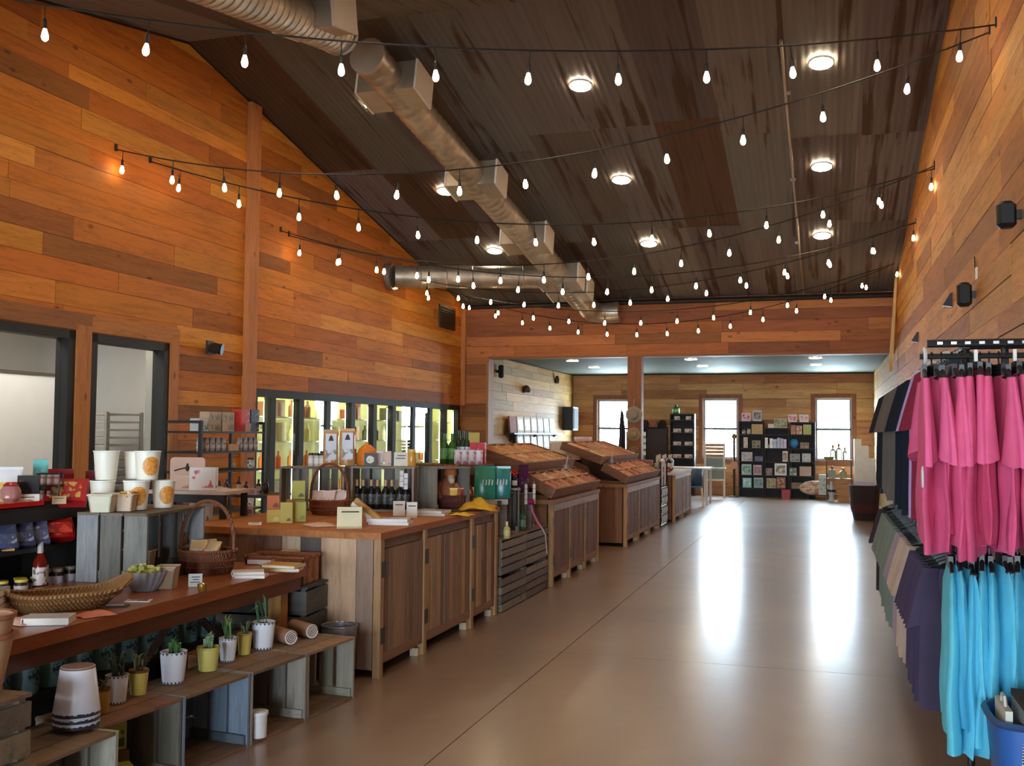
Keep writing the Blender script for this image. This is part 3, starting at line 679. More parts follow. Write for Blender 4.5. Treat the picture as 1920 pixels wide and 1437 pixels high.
# more crates on the goods counters
gcr = crate('grey crate standing on the wooden table, open to the aisle', (-3.76, 5.02, .762), HP + .12, .66, .42, .38, [S(130, 126, 118), S(150, 150, 146), S(112, 104, 94)], [S(112, 98, 82)], [S(70, 64, 56)], gap=.016)
crate('grey crate with spaced slats behind the handled basket', (-4.08, 7.70, .942), .25, .54, .3, .36, GREYW, vert=True, gap=.03)
crate('grey crate sheltering the row of dark wine bottles', (-3.50, 7.82, .942), .25, .52, .3, .37, GREYW, vert=True, gap=.025)
crate('dark grey crate turned sideways at the end of the crate row', (-3.05, 8.02, .942), .95, .34, .26, .37, [S(110, 106, 98), S(124, 118, 108)], pal_back=BRNW)
crate('narrow grey crate standing on end among the bags', (-2.90, 9.36, .651), .35, .20, .24, .42, GREYW, [S(160, 160, 156)], vert=True)
dgc = slat_crate('dark grey plank crate behind the light table leg', (-3.42, 6.0 - .12, .28), .1, .62, .34, .33, [S(104, 100, 96), S(92, 88, 84), S(112, 108, 100)], 2, top=[S(80, 82, 84)])
slat_crate('dark plank crate underneath on the floor behind the rolls', (-3.42, 5.88, 0), .1, .62, .34, .262, [S(70, 70, 70), S(62, 60, 58)], 2, top=[S(66, 66, 66)])

# ------------------------------------------------------------------ long table at the left
tb = thing('plank_table', 'long polished wooden table carrying baskets and the grey crate', 'table', (-3.08, 3.2, 0))
MAH = S(150, 84, 46)
for i in range(4): obox('top_plank', tb, WY2, -.90 + i * .225 + .001, 0, .70, -.90 + (i + 1) * .225 - .001, 2.52, .76, jit(MAH, .08))
obox('apron', tb, WY2, -.06, .05, .62, -.02, 2.47, .70, S(96, 54, 34)); obox('apron', tb, WY2, -.88, .05, .62, -.84, 2.47, .70, S(96, 54, 34))
for (x, y) in ((-.12, 2.38), (-.82, 2.38), (-.12, .1), (-.82, .1)): link('leg', ubox(WZ), tb, (x, y, 0), None, (.085, .085, .62), S(176, 124, 70))
for (y, d) in ((1.55, .42), (1.35, -.42)): link('brace', MB().tube([(-.14, y, .62), (-.14, y + d, .3)], .025, 4).mesh('brace', WZ), tb, color=S(60, 44, 34))
lb = thing('low_bench', 'low dark bench under the table holding teal canisters', 'bench', (-3.62, 3.3, 0))
obox('seat', lb, BLACK, -.2, 0, .36, .22, 2.1, .40, S(38, 34, 32)); 
for y in (.08, 2.02):
    for x in (-.16, .16): link('leg', ubox(BLACK), lb, (x, y, 0), None, (.05, .05, .36), S(30, 28, 26))
obox('back_panel', lb, BLACK, -.24, 0, 0, -.21, 2.1, .62, S(30, 27, 25))

# dark shelving behind the table
ds = thing('dark_shelf', 'black shelving unit behind the table stacked with sweets and jars', 'shelf', (-4.15, 3.4, 0))
for z in (.30, .72, .965, 1.19): obox('shelf_board', ds, BLACK, -.45, 0, z - .025, .12 if z < 1 else .10, 1.62, z, S(34, 28, 25))
for y in (0, 1.62): obox('side_panel', ds, BLACK, -.45, y - .02, 0, .10, y, 1.19, S(30, 25, 22))
obox('back_panel', ds, BLACK, -.47, 0, 0, -.45, 1.62, 1.19, S(24, 20, 18)); obox('fascia', ds, BLACK, .085, 0, 1.10, .105, 1.62, 1.165, S(38, 31, 27))

# hutch behind the counters
hu = thing('hutch', 'brown wooden hutch with a shelf top behind the plush toy', 'shelf', (-3.60, 9.55, 0))
obox('top_board', hu, WX, -.42, -.24, 1.255, .42, .2, 1.285, S(120, 92, 68)); obox('shelf_board', hu, WX, -.40, -.2, .9, .40, .2, .93, S(110, 82, 60))
for x in (-.42, .39): obox('side_panel', hu, WZ, x, -.22, 0, x + .03, .2, 1.255, S(104, 80, 60))
for k in range(4): obox('back_board', hu, WX, -.39, .18, .05 + k * .3, .39, .2, .05 + k * .3 + .296, jit(S(156, 114, 74), .1))
obox('fascia', hu, WX, -.42, -.26, 1.19, .42, -.24, 1.255, S(100, 84, 70))

# ------------------------------------------------------------------ candy trays
PAPER = paint(0.5, 0, 0.15, 40)
CANDY = [S(212, 146, 112), S(228, 184, 146), S(190, 104, 80), S(222, 160, 126), S(206, 132, 108), S(236, 206, 170), S(176, 96, 76), S(216, 172, 140)]
def candy_bin(parent, u0, u1, v0, v1, col):
    mb = MB(); n = int((u1 - u0) * (v1 - v0) * 1500) + 8
    for _ in range(n):
        x, y = R.uniform(u0 + .02, u1 - .02), R.uniform(v0 + .02, v1 - .02); z = .035 + R.uniform(0, .035)
        M = Matrix.Translation((x, y, z)) @ Matrix.Rotation(R.uniform(0, 6.28), 4, 'Z') @ Matrix.Rotation(R.uniform(-.6, .6), 4, 'X')
        mb.box(-.026, -.011, -.009, .026, .011, .009, M)
    mb.box(u0 + .008, v0 + .008, .012, u1 - .008, v1 - .008, .05)
    o = link('candy_pile', mb.mesh('candy_pile', PAPER), parent, color=col); o['kind'] = 'stuff'
def tray(label, xf, y0, y1, zf, xb, zb, pal, group='slanted candy trays', nb=6):
    L = math.hypot(xf - xb, zb - zf); ang = math.atan2(zb - zf, xf - xb)
    # local: u along the counter (world +y), v from front to back up the slope
    t = thing('candy_tray', label, 'tray', (xf, y0, zf), 0, group)
    M = Matrix(((0, -math.cos(ang), math.sin(ang), xf), (1, 0, 0, y0), (0, math.sin(ang), math.cos(ang), zf), (0, 0, 0, 1)))
    t.matrix_world = M; W = y1 - y0
    def tb_(n_, a, b, c, d, e, f, col): obox(n_, t, WX, a, b, c, d, e, f, col)
    for k in range(3): tb_('bottom_board', 0, L / 3 * k, 0, W, L / 3 * (k + 1) - .002, .012, jit(S(140, 100, 70), .1))
    fc = S(150, 112, 84)
    tb_('front_board', -.012, -.018, -.03, W + .012, 0, .085, fc); tb_('back_board', -.012, L, -.03, W + .012, L + .018, .085, S(132, 96, 70))
    tb_('side_board', -.018, 0, -.03, 0, L, .085, S(122, 86, 62)); tb_('side_board', W, 0, -.03, W + .018, L, .085, S(122, 86, 62))
    for k in range(1, nb): tb_('divider', W / nb * k - .010, 0, .012, W / nb * k + .010, L, .088, jit(S(206, 164, 122), .1))
    tb_('divider', 0, L / 2 - .010, .012, W, L / 2 + .010, .088, S(204, 164, 124))
    for k in range(nb):
        for j in range(2): candy_bin(t, W / nb * k + .006, W / nb * (k + 1) - .006, L / 2 * j + .006, L / 2 * (j + 1) - .006, jit(R.choice(pal), .12))
    return t
tray('lower slanted wooden candy tray on the nearer candy counter', -2.74, 10.36, 12.58, .945, -3.04, 1.10, CANDY)
tray('upper slanted wooden candy tray on the nearer candy counter', -3.06, 10.36, 12.58, 1.205, -3.62, 1.385, [S(222, 170, 110), S(206, 150, 94), S(230, 190, 140), S(214, 150, 100)])
tray('lower slanted wooden candy tray on the farther candy counter', -2.70, 14.34, 17.25, .925, -3.03, 1.09, [S(200, 112, 86), S(216, 136, 108), S(190, 98, 76), S(226, 160, 130)], nb=7)
tray('upper slanted wooden candy tray on the farther candy counter', -3.06, 14.34, 17.25, 1.19, -3.64, 1.39, CANDY, nb=7)
def riser(label, x0, x1, y0, y1, z0, z1):
    t = thing('tray_riser', label, 'stand', (x0, y0, z0), 0, 'stands under the candy trays')
    for y in (0, (y1 - y0) / 2, y1 - y0):
        mb = MB(); mb.prism([(0, y - .015, 0), (x1 - x0, y - .015, 0), (x1 - x0, y - .015, .04), (.50, y - .015, .05), (.46, y - .015, .24), (0, y - .015, z1 - z0 - .04)], (0, .03, 0)); link('side_panel', mb.mesh('side_panel', WX), t, color=S(110, 78, 56))
    obox('brace', t, WY, 0, 0, 0, .03, y1 - y0, .3, S(104, 74, 54))
riser('brown wooden stand under the nearer candy trays', -3.72, -2.78, 10.4, 12.54, .90, 1.36); riser('brown wooden stand under the farther candy trays', -3.72, -2.74, 14.4, 17.2, .88, 1.36)
for (px, py, Y, lab) in ((1061, 880, 11.6, 'nearer'), (1146, 868, 14.8, 'farther')):
    q = at(px, py, 'y', Y); t = thing('candy_scoop', 'small steel candy scoop standing on the %s lower tray' % lab, 'scoop', (q.x, Y, q.z)); link('cup', MB().lathe([(.03, 0), (.04, .05), (.038, .05), (.028, .004)], 10).mesh('cup', GALV, True), t, color=S(196, 196, 200)); link('handle', MB().tube([(0, 0, .03), (.02, .02, .16)], .008, 6).mesh('handle', GALV, True), t, color=S(206, 206, 210))
# ------------------------------------------------------------------ goods: builders
def facing(p): return math.atan2(-p[0], p[1])            # turns local -y toward the entrance
GLOSS = paint(0.25, 0, 0.06); MATTE = paint(0.7, 0, 0.1); METAL = paint(0.3, 0.85, 0.05); FAB = fabric(); WICK = wicker(); GW = glassware(); CERAM = paint(0.3, 0, 0.04)
INK = plain('dark_print', S(52, 46, 42), .6)
def px_at(px, py, plane, wpx, hpx):
    p = at(px, py, *plane); m = mpp(p); return p, wpx * m, hpx * m
def place(p, dz=0.001): return (p.x, p.y, p.z + dz)
def card(label, p, w, h, tilt=.18, rz=None, col=S(232, 222, 204), lines=3, name='price_card', cat='sign', group=None):
    t = thing(name, label, cat, place(p), facing(p) if rz is None else rz, group)
    b = link('board', MB().box(-w / 2, -.002, 0, w / 2, .002, h).mesh('board', MATTE), t, (0, 0, 0), (-tilt, 0, 0), color=col)
    for k in range(lines): link('print_line', ubox(INK), b, (R.uniform(-.05, .05) * w, -.003, h * (.72 - k * .2)), None, (w * R.uniform(.45, .75), .0015, h * .06))
    return t
def carton(label, p, w, d, h, col, accent=None, rz=None, name='carton', cat='box', group=None, amount=.4, lie=False):
    t = thing(name, label, cat, place(p), facing(p) if rz is None else rz, group)
    b = link('body', ubox(PLAS), t, (0, 0, 0), None, (w, d, h), col)
    if accent:
        link('front_print', MB().box(-w * .42, -d / 2 - .002, h * .12, w * .42, -d / 2 + .001, h * .88).mesh('front_print', printed(accent, 14, amount)), t, color=col)
        link('side_print', MB().box(w / 2 - .001, -d * .4, h * .12, w / 2 + .002, d * .4, h * .88).mesh('side_print', printed(accent, 14, amount)), t, color=col)
    link('lid_flap', ubox(PLAS), t, (0, 0, h), None, (w * .99, d * .99, .003), jit(col, .1))
    return t
def book(label, p, w, d, h, col, rz=0, name='book', group=None, pages=S(226, 216, 200)):
    t = thing(name, label, 'book', place(p), rz, group)
    link('pages', ubox(MATTE), t, (.004, 0, .003), None, (w - .008, d - .008, h - .006), pages)
    for z in (0, h - .003): link('cover', ubox(GLOSS), t, (0, 0, z), None, (w, d, .003), col)
    link('spine', ubox(GLOSS), t, (-w / 2, 0, 0), None, (.003, d, h), col); return t
def jar(label, p, r, h, col, lid, lab=None, group=None, name='jar', accent=S(60, 50, 44)):
    t = thing(name, label, 'jar', place(p), 0, group)
    link('body', lathe_mesh([(r * .9, 0), (r, h * .05), (r, h * .72), (r * .86, h * .82), (r * .86, h * .84)], GLOSS, 14), t, color=col)
    link('lid', lathe_mesh([(r * .9, h * .83), (r * .92, h * .85), (r * .92, h * .98), (r * .88, h)], PLAS, 14), t, color=lid)
    if lab: link('label', lathe_mesh([(r * 1.01, h * .2), (r * 1.015, h * .22), (r * 1.015, h * .62), (r * 1.01, h * .64)], printed(accent, 30, .3), 14, False), t, color=lab)
    return t
def bottle(label, p, r, h, col, cap, lab=None, group=None, name='bottle', mat=None):
    t = thing(name, label, 'bottle', place(p), R.uniform(0, 6), group)
    link('body', lathe_mesh(bottle_prof(r, h * .97), mat or GLOSS, 14), t, color=col)
    link('cap', lathe_mesh([(r * .42, h * .78), (r * .43, h * .79), (r * .42, h), (r * .3, h * 1.0)], PLAS, 10), t, color=cap)
    if lab: link('label', lathe_mesh([(r * 1.01, h * .16), (r * 1.02, h * .17), (r * 1.02, h * .5), (r * 1.01, h * .51)], printed(S(120, 110, 96), 30, .3), 14, False), t, color=lab)
    return t
def pouch(label, p, w, h, col, accent=None, rz=None, d=None, group=None, name='pouch', cat='bag', lay=0.0):
    d = d or w * .45; P = []; n = 12
    for (k, f, g) in ((0, .96, .9), (.1, 1, 1), (.55, 1, .85), (.8, .98, .45), (.9, .97, .08), (1, .97, .06)):
        for i in range(n):
            a = 2 * math.pi * i / n; cx, sy = math.cos(a), math.sin(a)
            P.append((w / 2 * f * (abs(cx) ** .5) * (1 if cx > 0 else -1), d / 2 * g * (abs(sy) ** .7) * (1 if sy > 0 else -1), h * k))
    mb = MB().grid(P, 6, n, True); mb.f.append(tuple(range(n))[::-1]); mb.f.append(tuple(5 * n + i for i in range(n)))
    t = thing(name, label, cat, place(p), facing(p) if rz is None else rz, group)
    b = link('bag_body', mb.mesh('bag_body', GLOSS, True), t, (0, 0, d * .45 * abs(math.sin(lay))), (-lay, 0, 0), color=col)
    if accent: link('front_label', MB().box(-w * .36, -d / 2 - .004, h * .16, w * .36, -d / 2 + .012, h * .56).mesh('front_label', printed(accent[0], 20, .45, accent[1] if len(accent) > 1 else None)), b, color=accent[2] if len(accent) > 2 else col)
    link('top_seam', MB().box(-w * .48, -.004, h * .93, w * .48, .004, h).mesh('top_seam', GLOSS), b, color=jit(col, .15))
    return t
def basket(label, p, rx, ry, h, col, handle=0.0, rz=0, group=None, flare=1.25, cat='basket'):
    t = thing('wicker_basket', label, cat, place(p), rz, group); P = []; n = 28; rows = 9
    for i in range(rows):
        k = i / (rows - 1); f = 1 / flare + (1 - 1 / flare) * k ** .8
        for j in range(n):
            a = 2 * math.pi * j / n; w_ = 1 + .03 * math.cos(14 * a + math.pi * i); P.append((rx * f * w_ * math.cos(a), ry * f * w_ * math.sin(a), h * k))
    m2 = MB().grid(P, rows, n, True); m2.f.append(tuple(range(n))[::-1])
    inner = [(x * .93, y * .93, max(z, .01)) for x, y, z in P]; b = len(m2.v); m2.v += inner
    for i in range(rows - 1):
        for j in range(n): m2.f.append((b + i * n + j, b + (i + 1) * n + j, b + (i + 1) * n + (j + 1) % n, b + i * n + (j + 1) % n))
    m2.f.append(tuple(b + j for j in range(n)))
    link('weave', m2.mesh('weave', WICK, True), t, color=col)
    link('rim', MB().tube([(rx * .98 * math.cos(2 * math.pi * j / 28), ry * .98 * math.sin(2 * math.pi * j / 28), h) for j in range(29)], .011, 6).mesh('rim', WICK, True), t, color=jit(col, .1))
    for k in (.3, .6):
        f = 1 / flare + (1 - 1 / flare) * k ** .8; link('band', MB().tube([(rx * f * 1.02 * math.cos(2 * math.pi * j / 28), ry * f * 1.02 * math.sin(2 * math.pi * j / 28), h * k) for j in range(29)], .007, 5).mesh('band', WICK, True), t, color=jit(col, .15))
    if handle:
        link('handle', MB().tube([(rx * .95 * math.cos(math.pi * j / 20), 0, h * .8 + (handle - h * .8) * math.sin(math.pi * j / 20) ** .7) for j in range(21)], .011, 6).mesh('handle', WICK, True), t, color=jit(col, .1))
    return t
def oblong(label, p, L, W, h, col, rz):
    """long shallow basket with raised wavy ends"""
    t = thing('wicker_basket', label, 'basket', place(p), rz); n = 36; rows = 7; P = []
    def ring(k, s_):
        out = []
        for j in range(n):
            a = 2 * math.pi * j / n; ca, sa = math.cos(a), math.sin(a); ex = math.copysign(abs(ca) ** .6, ca); ey = math.copysign(abs(sa) ** .7, sa)
            top = h * (.62 + .55 * abs(ca) ** 3); f = (.62 + .38 * k) * s_
            out.append((L / 2 * f * ex, W / 2 * f * ey, top * k))
        return out
    for i in range(rows): P += ring(i / (rows - 1), 1)
    mb = MB().grid(P, rows, n, True); mb.f.append(tuple(range(n))[::-1]); Q = []
    for i in range(rows): Q += [(x, y, max(z, .012)) for x, y, z in ring(i / (rows - 1), .95)]
    b = len(mb.v); mb.grid(Q, rows, n, True); mb.f.append(tuple(b + j for j in range(n)))
    link('weave', mb.mesh('weave', WICK, True), t, color=col)
    rim = ring(1, .98); link('rim', MB().tube(rim + rim[:1], .012, 6).mesh('rim', WICK, True), t, color=jit(col, .1))
    rim = ring(.55, 1.02); link('band', MB().tube(rim + rim[:1], .006, 5).mesh('band', WICK, True), t, color=jit(col, .15))
    return t
def tube_bits(): pass
def pot(label, p, r, h, col, rim_col, plant, group, pleaf=S(74, 96, 60), nl=14, lh=.1, kind='spray', wavy=True):
    t = thing('potted_plant', label, 'plant', place(p), R.uniform(0, 6), group)
    link('pot', lathe_mesh([(r * .78, 0), (r * .8, .004), (r, h * .97), (r * 1.0, h), (r * .93, h), (r * .9, h * .9)], CERAM, 18, True), t, color=col)
    if wavy:      # zigzag band of worn enamel at rim and foot
        for (z0, f, s_) in ((h * .99, 1.012, -1), (h * .01, .80, 1)):
            mb = MB(); n = 18
            for k in range(n):
                a0, a1 = 2 * math.pi * k / n, 2 * math.pi * (k + .8) / n; am = (a0 + a1) / 2
                pts = [(r * f * math.cos(x), r * f * math.sin(x), z) for x, z in ((a0, z0), (a1, z0), (am, z0 + s_ * h * .08))]
                b = len(mb.v); mb.v += pts; mb.f.append((b, b + 1, b + 2))
            link('scalloped_edge', mb.mesh('scalloped_edge', CERAM), t, color=rim_col)
    else: link('rim_band', lathe_mesh([(r * 1.0, h * .9), (r * 1.02, h * .92), (r * 1.02, h), (r * .95, h)], CERAM, 18, False), t, color=rim_col)
    link('soil', lathe_mesh([(r * .9, h * .88), (r * .5, h * .93)], MATTE, 12), t, color=S(52, 40, 32))
    LF = paint(.5, 0, .2, 30)
    if plant:
        for k in range(nl):
            a = R.uniform(0, 6.28); out = R.uniform(.3, 1.0) * r * (1.6 if kind == 'spray' else .8); z1 = h + R.uniform(.3, 1) * lh
            b0 = Vector((R.uniform(-.4, .4) * r, R.uniform(-.4, .4) * r, h * .9)); b2 = Vector((math.cos(a) * out, math.sin(a) * out, z1)); b1 = (b0 + b2) / 2 + Vector((0, 0, lh * .35))
            mb = MB(); side = (b2 - b0).cross(Vector((0, 0, 1))).normalized() * (.006 if kind == 'spray' else .011)
            P = [b0 - side * .4, b0 + side * .4, b1 - side, b1 + side, b2 - side * .1, b2 + side * .1]
            mb.grid(P, 3, 2); link('leaf', mb.mesh('leaf', LF, True), t, color=jit(pleaf, .3))
    return t

# ---- potted plants along the crate tops
def crate_top(px, py): return ('z', CZ + .001)
WHT_P, YEL_P, NAVY = S(238, 238, 244), S(214, 192, 96), S(62, 70, 92); GPL = 'small potted plants on the crate row'
def plant(px, py, wpx, hpx, label, col, rim, leaf, kind='spray', nl=14, lh=.1, wavy=True):
    p, w_, h_ = px_at(px, py, ('z', CZ + .001), wpx, hpx); p.x -= w_ * .25; pot(label, p, w_ / 2, h_, col, rim, True, GPL, leaf, nl, lh, kind, wavy)
plant(227, 1319, 42, 52, 'white scalloped pot with a wispy dark plant beside the upside-down pots', WHT_P, NAVY, S(70, 72, 52), nl=26, lh=.12)
plant(197, 1338, 30, 46, 'dark yellow pot half hidden behind the upside-down white pots', S(190, 148, 60), S(120, 66, 40), S(86, 74, 54), nl=10, lh=.05, wavy=False)
plant(267, 1303, 36, 46, 'yellow pot with a brown rim and wispy plant, beside the wispy white pot', YEL_P, S(128, 72, 46), S(110, 104, 74), nl=22, lh=.09, wavy=False)
plant(335, 1281, 50, 58, 'white scalloped pot with a tiny succulent standing alone mid-row', WHT_P, NAVY, S(84, 122, 66), 'succ', 16, .08)
plant(399, 1258, 42, 44, 'round yellow pot with a dusty green succulent, fourth from the rolls', S(216, 202, 110), S(206, 192, 100), S(122, 140, 104), 'succ', 18, .08, False)
plant(434, 1241, 34, 44, 'white scalloped pot with a reaching stem beside the round yellow pot', WHT_P, NAVY, S(94, 128, 72), nl=14, lh=.12)
plant(464, 1228, 28, 40, 'narrow yellow pot between two white scalloped pots', YEL_P, S(190, 160, 90), S(100, 116, 80), nl=16, lh=.08, wavy=False)
plant(503, 1217, 44, 50, 'white scalloped pot with a tall green sprig next to the rolls', WHT_P, NAVY, S(92, 132, 86), nl=12, lh=.17)
fl = at(428, 1165, 'x', -3.2); t = thing('red_flower', 'small red flower head among the pots below the table', 'flower', (fl.x, fl.y, fl.z)); 
link('bloom', MB().lathe([(.004, -.02), (.03, 0), (.022, .018), (.005, .022)], 9).mesh('bloom', MATTE, True), t, color=S(196, 48, 40)); link('stem', MB().tube([(0, 0, -.01), (.02, .03, CZ - fl.z + .12)], .004, 5).mesh('stem', MATTE), t, color=S(70, 90, 56)); link('foot_pot', MB().lathe([(.04, CZ - fl.z), (.05, CZ - fl.z + .1), (.04, CZ - fl.z + .1)], 12).mesh('foot_pot', CERAM, True), t, (.02, .03, 0), color=S(90, 80, 70))
# upside-down enamel pots, nested
p = at(158, 1362, 'z', .376); m = mpp(p); p.x -= .04
for k in range(3):
    z = .376 + k * .024; rr = 42 * m
    t = thing('enamel_pot', ['lowest of the nested upside-down white enamel pots, only its dark rim showing', 'middle of the nested upside-down white enamel pots, only its rim showing', 'topmost upside-down white enamel pot with a rusty base, on the front crate'][k], 'pot', (p.x, p.y, z + .001), .4, 'upside-down white enamel pots')
    hh = 100 * m - .03
    link('body', lathe_mesh([(rr * .99, 0), (rr, .012), (rr * .74, hh), (rr * .70, hh + .004), (rr * .6, hh - .004)], CERAM, 28), t, color=S(238, 239, 246))
    mb = MB(); n = 40
    for i in range(n): mb.grid([(rr * (1.005 + .002) * math.cos(a), rr * 1.007 * math.sin(a), z_) for z_, a in ((.0, 2 * math.pi * i / n), (.0, 2 * math.pi * (i + 1) / n), (.009 + R.uniform(0, .008), 2 * math.pi * i / n), (.009 + R.uniform(0, .008), 2 * math.pi * (i + 1) / n))], 2, 2)
    link('worn_rim', mb.mesh('worn_rim', CERAM), t, color=S(58, 62, 84))
    if k == 2: link('rusty_base', lathe_mesh([(rr * .745, hh - .012), (rr * .745, hh + .002), (rr * .6, hh + .006)], MATTE, 28), t, color=S(134, 100, 88))
# kraft pots stacked at the left edge
p = at(4, 1300, 'z', .641)
for k in range(2):
    t = thing('kraft_pot', ['lower tan kraft pot on the corner crate', 'upper tan kraft pot nested in the lower one on the corner crate'][k], 'pot', (p.x - .085, p.y - .02, .6405 + k * .07), 0, 'tan kraft pots on the corner crate')
    link('body', lathe_mesh([(.072, 0), (.074, .004), (.112, .21), (.105, .21), (.07, .02)], MATTE, 20), t, color=S(196, 150, 110)); link('rim', lathe_mesh([(.110, .195), (.118, .2), (.118, .214), (.108, .214)], MATTE, 20, False), t, color=S(164, 100, 72))
# rolls
for k, (px, py, lab) in enumerate(((553, 1208, 'tan rolled towel with a white spiral end on the crate row, front one'), (592, 1196, 'tan rolled towel with a white spiral end on the crate row, rear one'))):
    p = at(px, py, 'z', CZ + .001); p.z += .042; t = thing('rolled_towel', lab, 'towel', (p.x - .06, p.y, p.z), -.55, 'rolled towels on the crate row')
    link('roll', MB().tube([(-.16, 0, 0), (.06, 0, 0)], .042, 16).mesh('roll', FAB, True), t, color=S(172, 128, 98))
    sp_ = [(.062, .036 * (1 - i / 44) * math.cos(i * .45), .036 * (1 - i / 44) * math.sin(i * .45)) for i in range(44)]
    link('end_face', MB().tube([(.058, 0, 0), (.064, 0, 0)], .040, 16).mesh('end_face', FAB, True), t, color=S(236, 230, 222)); link('spiral_edge', MB().tube(sp_, .003, 4).mesh('spiral_edge', MATTE), t, (.003, 0, 0), color=S(120, 84, 62))
# metal bucket
p = at(664, 1280, 'z', 0); t = thing('metal_bucket', 'grey metal bucket on the floor between the crate row and the counter', 'bucket', (p.x - .12, p.y + .02, 0))
link('body', lathe_mesh([(.088, 0), (.09, .005), (.118, .35), (.112, .35), (.085, .02)], paint(.45, .35, .1), 24), t, color=S(150, 154, 164)); link('rim', MB().tube([(.116 * math.cos(a * .2618), .116 * math.sin(a * .2618), .35) for a in range(25)], .006, 6).mesh('rim', METAL, True), t, color=S(170, 174, 184))
# goods inside the floor crates
carton('bright green leafy box in the floor crate, standing in front', Vector((-2.95, 3.80, .016)), .12, .09, .115, S(196, 204, 84), S(70, 96, 40), .9, amount=.5)
carton('plain brown carton under the upper leafy box inside the floor crate', Vector((-3.08, 3.92, .016)), .13, .12, .14, S(120, 92, 66), None, .9)
carton('leafy green box on the brown carton inside the floor crate', Vector((-3.08, 3.92, .161)), .11, .09, .12, S(190, 196, 84), S(70, 92, 40), .9, amount=.5)
p = at(492, 1385, 'z', .017); t = thing('white_tub', 'white lidded tub inside the weathered floor crate', 'tub', (p.x - .04, p.y + .02, .017)); link('body', lathe_mesh([(.045, 0), (.048, .11), (.045, .11)], PLAS, 18), t, color=S(232, 230, 226)); link('lid', lathe_mesh([(.051, .11), (.053, .113), (.053, .13), (.046, .132)], PLAS, 18), t, color=S(240, 238, 234))
carton('brown flowered box behind the white tub inside the floor crate', Vector((p.x - .16, p.y + .03, .017)), .10, .08, .24, S(150, 110, 92), S(110, 48, 52), .9, amount=.35)
p = at(95, 1437, 'x', -2.72); t = thing('glass_canister', 'clear canister with a green and white lid in the front crate', 'jar', (-2.93, 3.29, .017)); link('body', lathe_mesh([(.07, 0), (.078, .01), (.078, .2), (.07, .22)], GW, 20), t, color=S(196, 204, 200)); link('lid', lathe_mesh([(.082, .22), (.084, .222), (.084, .262), (.075, .27)], PLAS, 20), t, color=S(196, 206, 150)); link('label', lathe_mesh([(.079, .05), (.0795, .06), (.0795, .16), (.079, .17)], printed(S(110, 112, 120), 30, .4), 20, False), t, color=S(200, 200, 206))
# teal canisters on the low bench
for k in range(11):
    y = 3.46 + k * .175; t = thing('teal_canister', 'teal canister with dark emblem on the bench under the table, %s from the left' % ORD[k], 'canister', (-3.48, y, .401), R.uniform(-.3, .3), 'teal canisters under the table')
    link('body', lathe_mesh([(.066, 0), (.070, .006), (.070, .17), (.066, .176)], GLOSS, 20), t, color=jit(S(140, 184, 182), .12))
    P = []; n = 9
    for i in range(n):
        for j in range(n):
            u, v = i / (n - 1) * 2 - 1, j / (n - 1) * 2 - 1; q_ = max(abs(u), abs(v)); l = math.hypot(u, v) or 1; u, v = u * q_ / l, v * q_ / l; P.append((.0708 * math.cos(u * .7), .0708 * math.sin(u * .7), .09 + .05 * v))
    link('emblem', MB().grid(P, n, n).mesh('emblem', printed(S(44, 66, 66), 40, .5), True), t, color=S(110, 150, 148))

# ---- on the long table
TZ = ('z', .7605)
p = at(134, 1143, *TZ); oblong('long shallow wicker basket with raised ends on the table', Vector((p.x - .05, p.y, p.z)), .62, .24, .115, S(150, 106, 60), .95)
p = at(12, 1160, *TZ)
for k in range(4): book('pale blue book in the flat pile left on the table, %s from below' % ORD[k], Vector((p.x - .08 + R.uniform(-.01, .01), p.y - .06, .7605 + k * .032)), .17, .24, .031, S(168, 182, 198), .5 + R.uniform(-.08, .08), group='pale blue books on the table')
p = at(110, 1170, *TZ); book('white slipcased book lying near the table front edge', Vector((p.x - .05, p.y, p.z)), .19, .13, .03, S(206, 208, 214), .45)
def crumple(label, p, w_, d_, h_, col, name, cat):
    n = 9; P = []
    for i in range(n):
        for j in range(n):
            u, v = i / (n - 1) * 2 - 1, j / (n - 1) * 2 - 1; e = (1 - u * u) * (1 - v * v)
            P.append((u * w_ / 2 * (1 + R.uniform(-.1, .1)), v * d_ / 2 * (1 + R.uniform(-.1, .1)), e ** .5 * h_ * R.uniform(.55, 1) + .002))
    return tag(link(name, MB().grid(P, n, n).mesh(name, MATTE, True), None, place(p), (0, 0, R.uniform(0, 3)), color=col), label, cat)
p = at(60, 1168, *TZ); crumple('crumpled pinkish wrapping paper left of the white slipcased book', Vector((p.x - .03, p.y, p.z)), .18, .14, .03, S(206, 160, 140), 'tissue_paper', 'paper')
p = at(180, 1155, *TZ); crumple('crumpled salmon paper packet on the table beside the long basket', p, .15, .1, .025, S(222, 130, 104), 'paper_packet', 'paper')
p = at(260, 1128, *TZ); t = thing('flat_card', 'white rimmed card lying flat in front of the glass dish', 'card', place(p), .4); link('sheet', MB().box(-.06, -.035, 0, .06, .035, .004).mesh('sheet', MATTE), t, color=S(220, 210, 200)); link('print', MB().box(-.045, -.024, .004, .045, .024, .006).mesh('print', printed(S(60, 50, 46), 40, .5)), t, color=S(190, 160, 140))
p = at(216, 1137, *TZ); t = thing('flat_card', 'dark card lying flat between the long basket and the rimmed card', 'card', place(p), .4); link('sheet', MB().box(-.06, -.03, 0, .06, .03, .004).mesh('sheet', MATTE), t, color=S(60, 50, 46)); link('print', MB().box(-.04, -.012, .004, .04, .012, .006).mesh('print', MATTE), t, color=S(190, 180, 172))
p = at(283, 1108, *TZ); t = thing('glass_dish', 'fluted glass dish full of wrapped green sweets', 'dish', (p.x - .04, p.y, p.z + .001)); P = []; n = 36
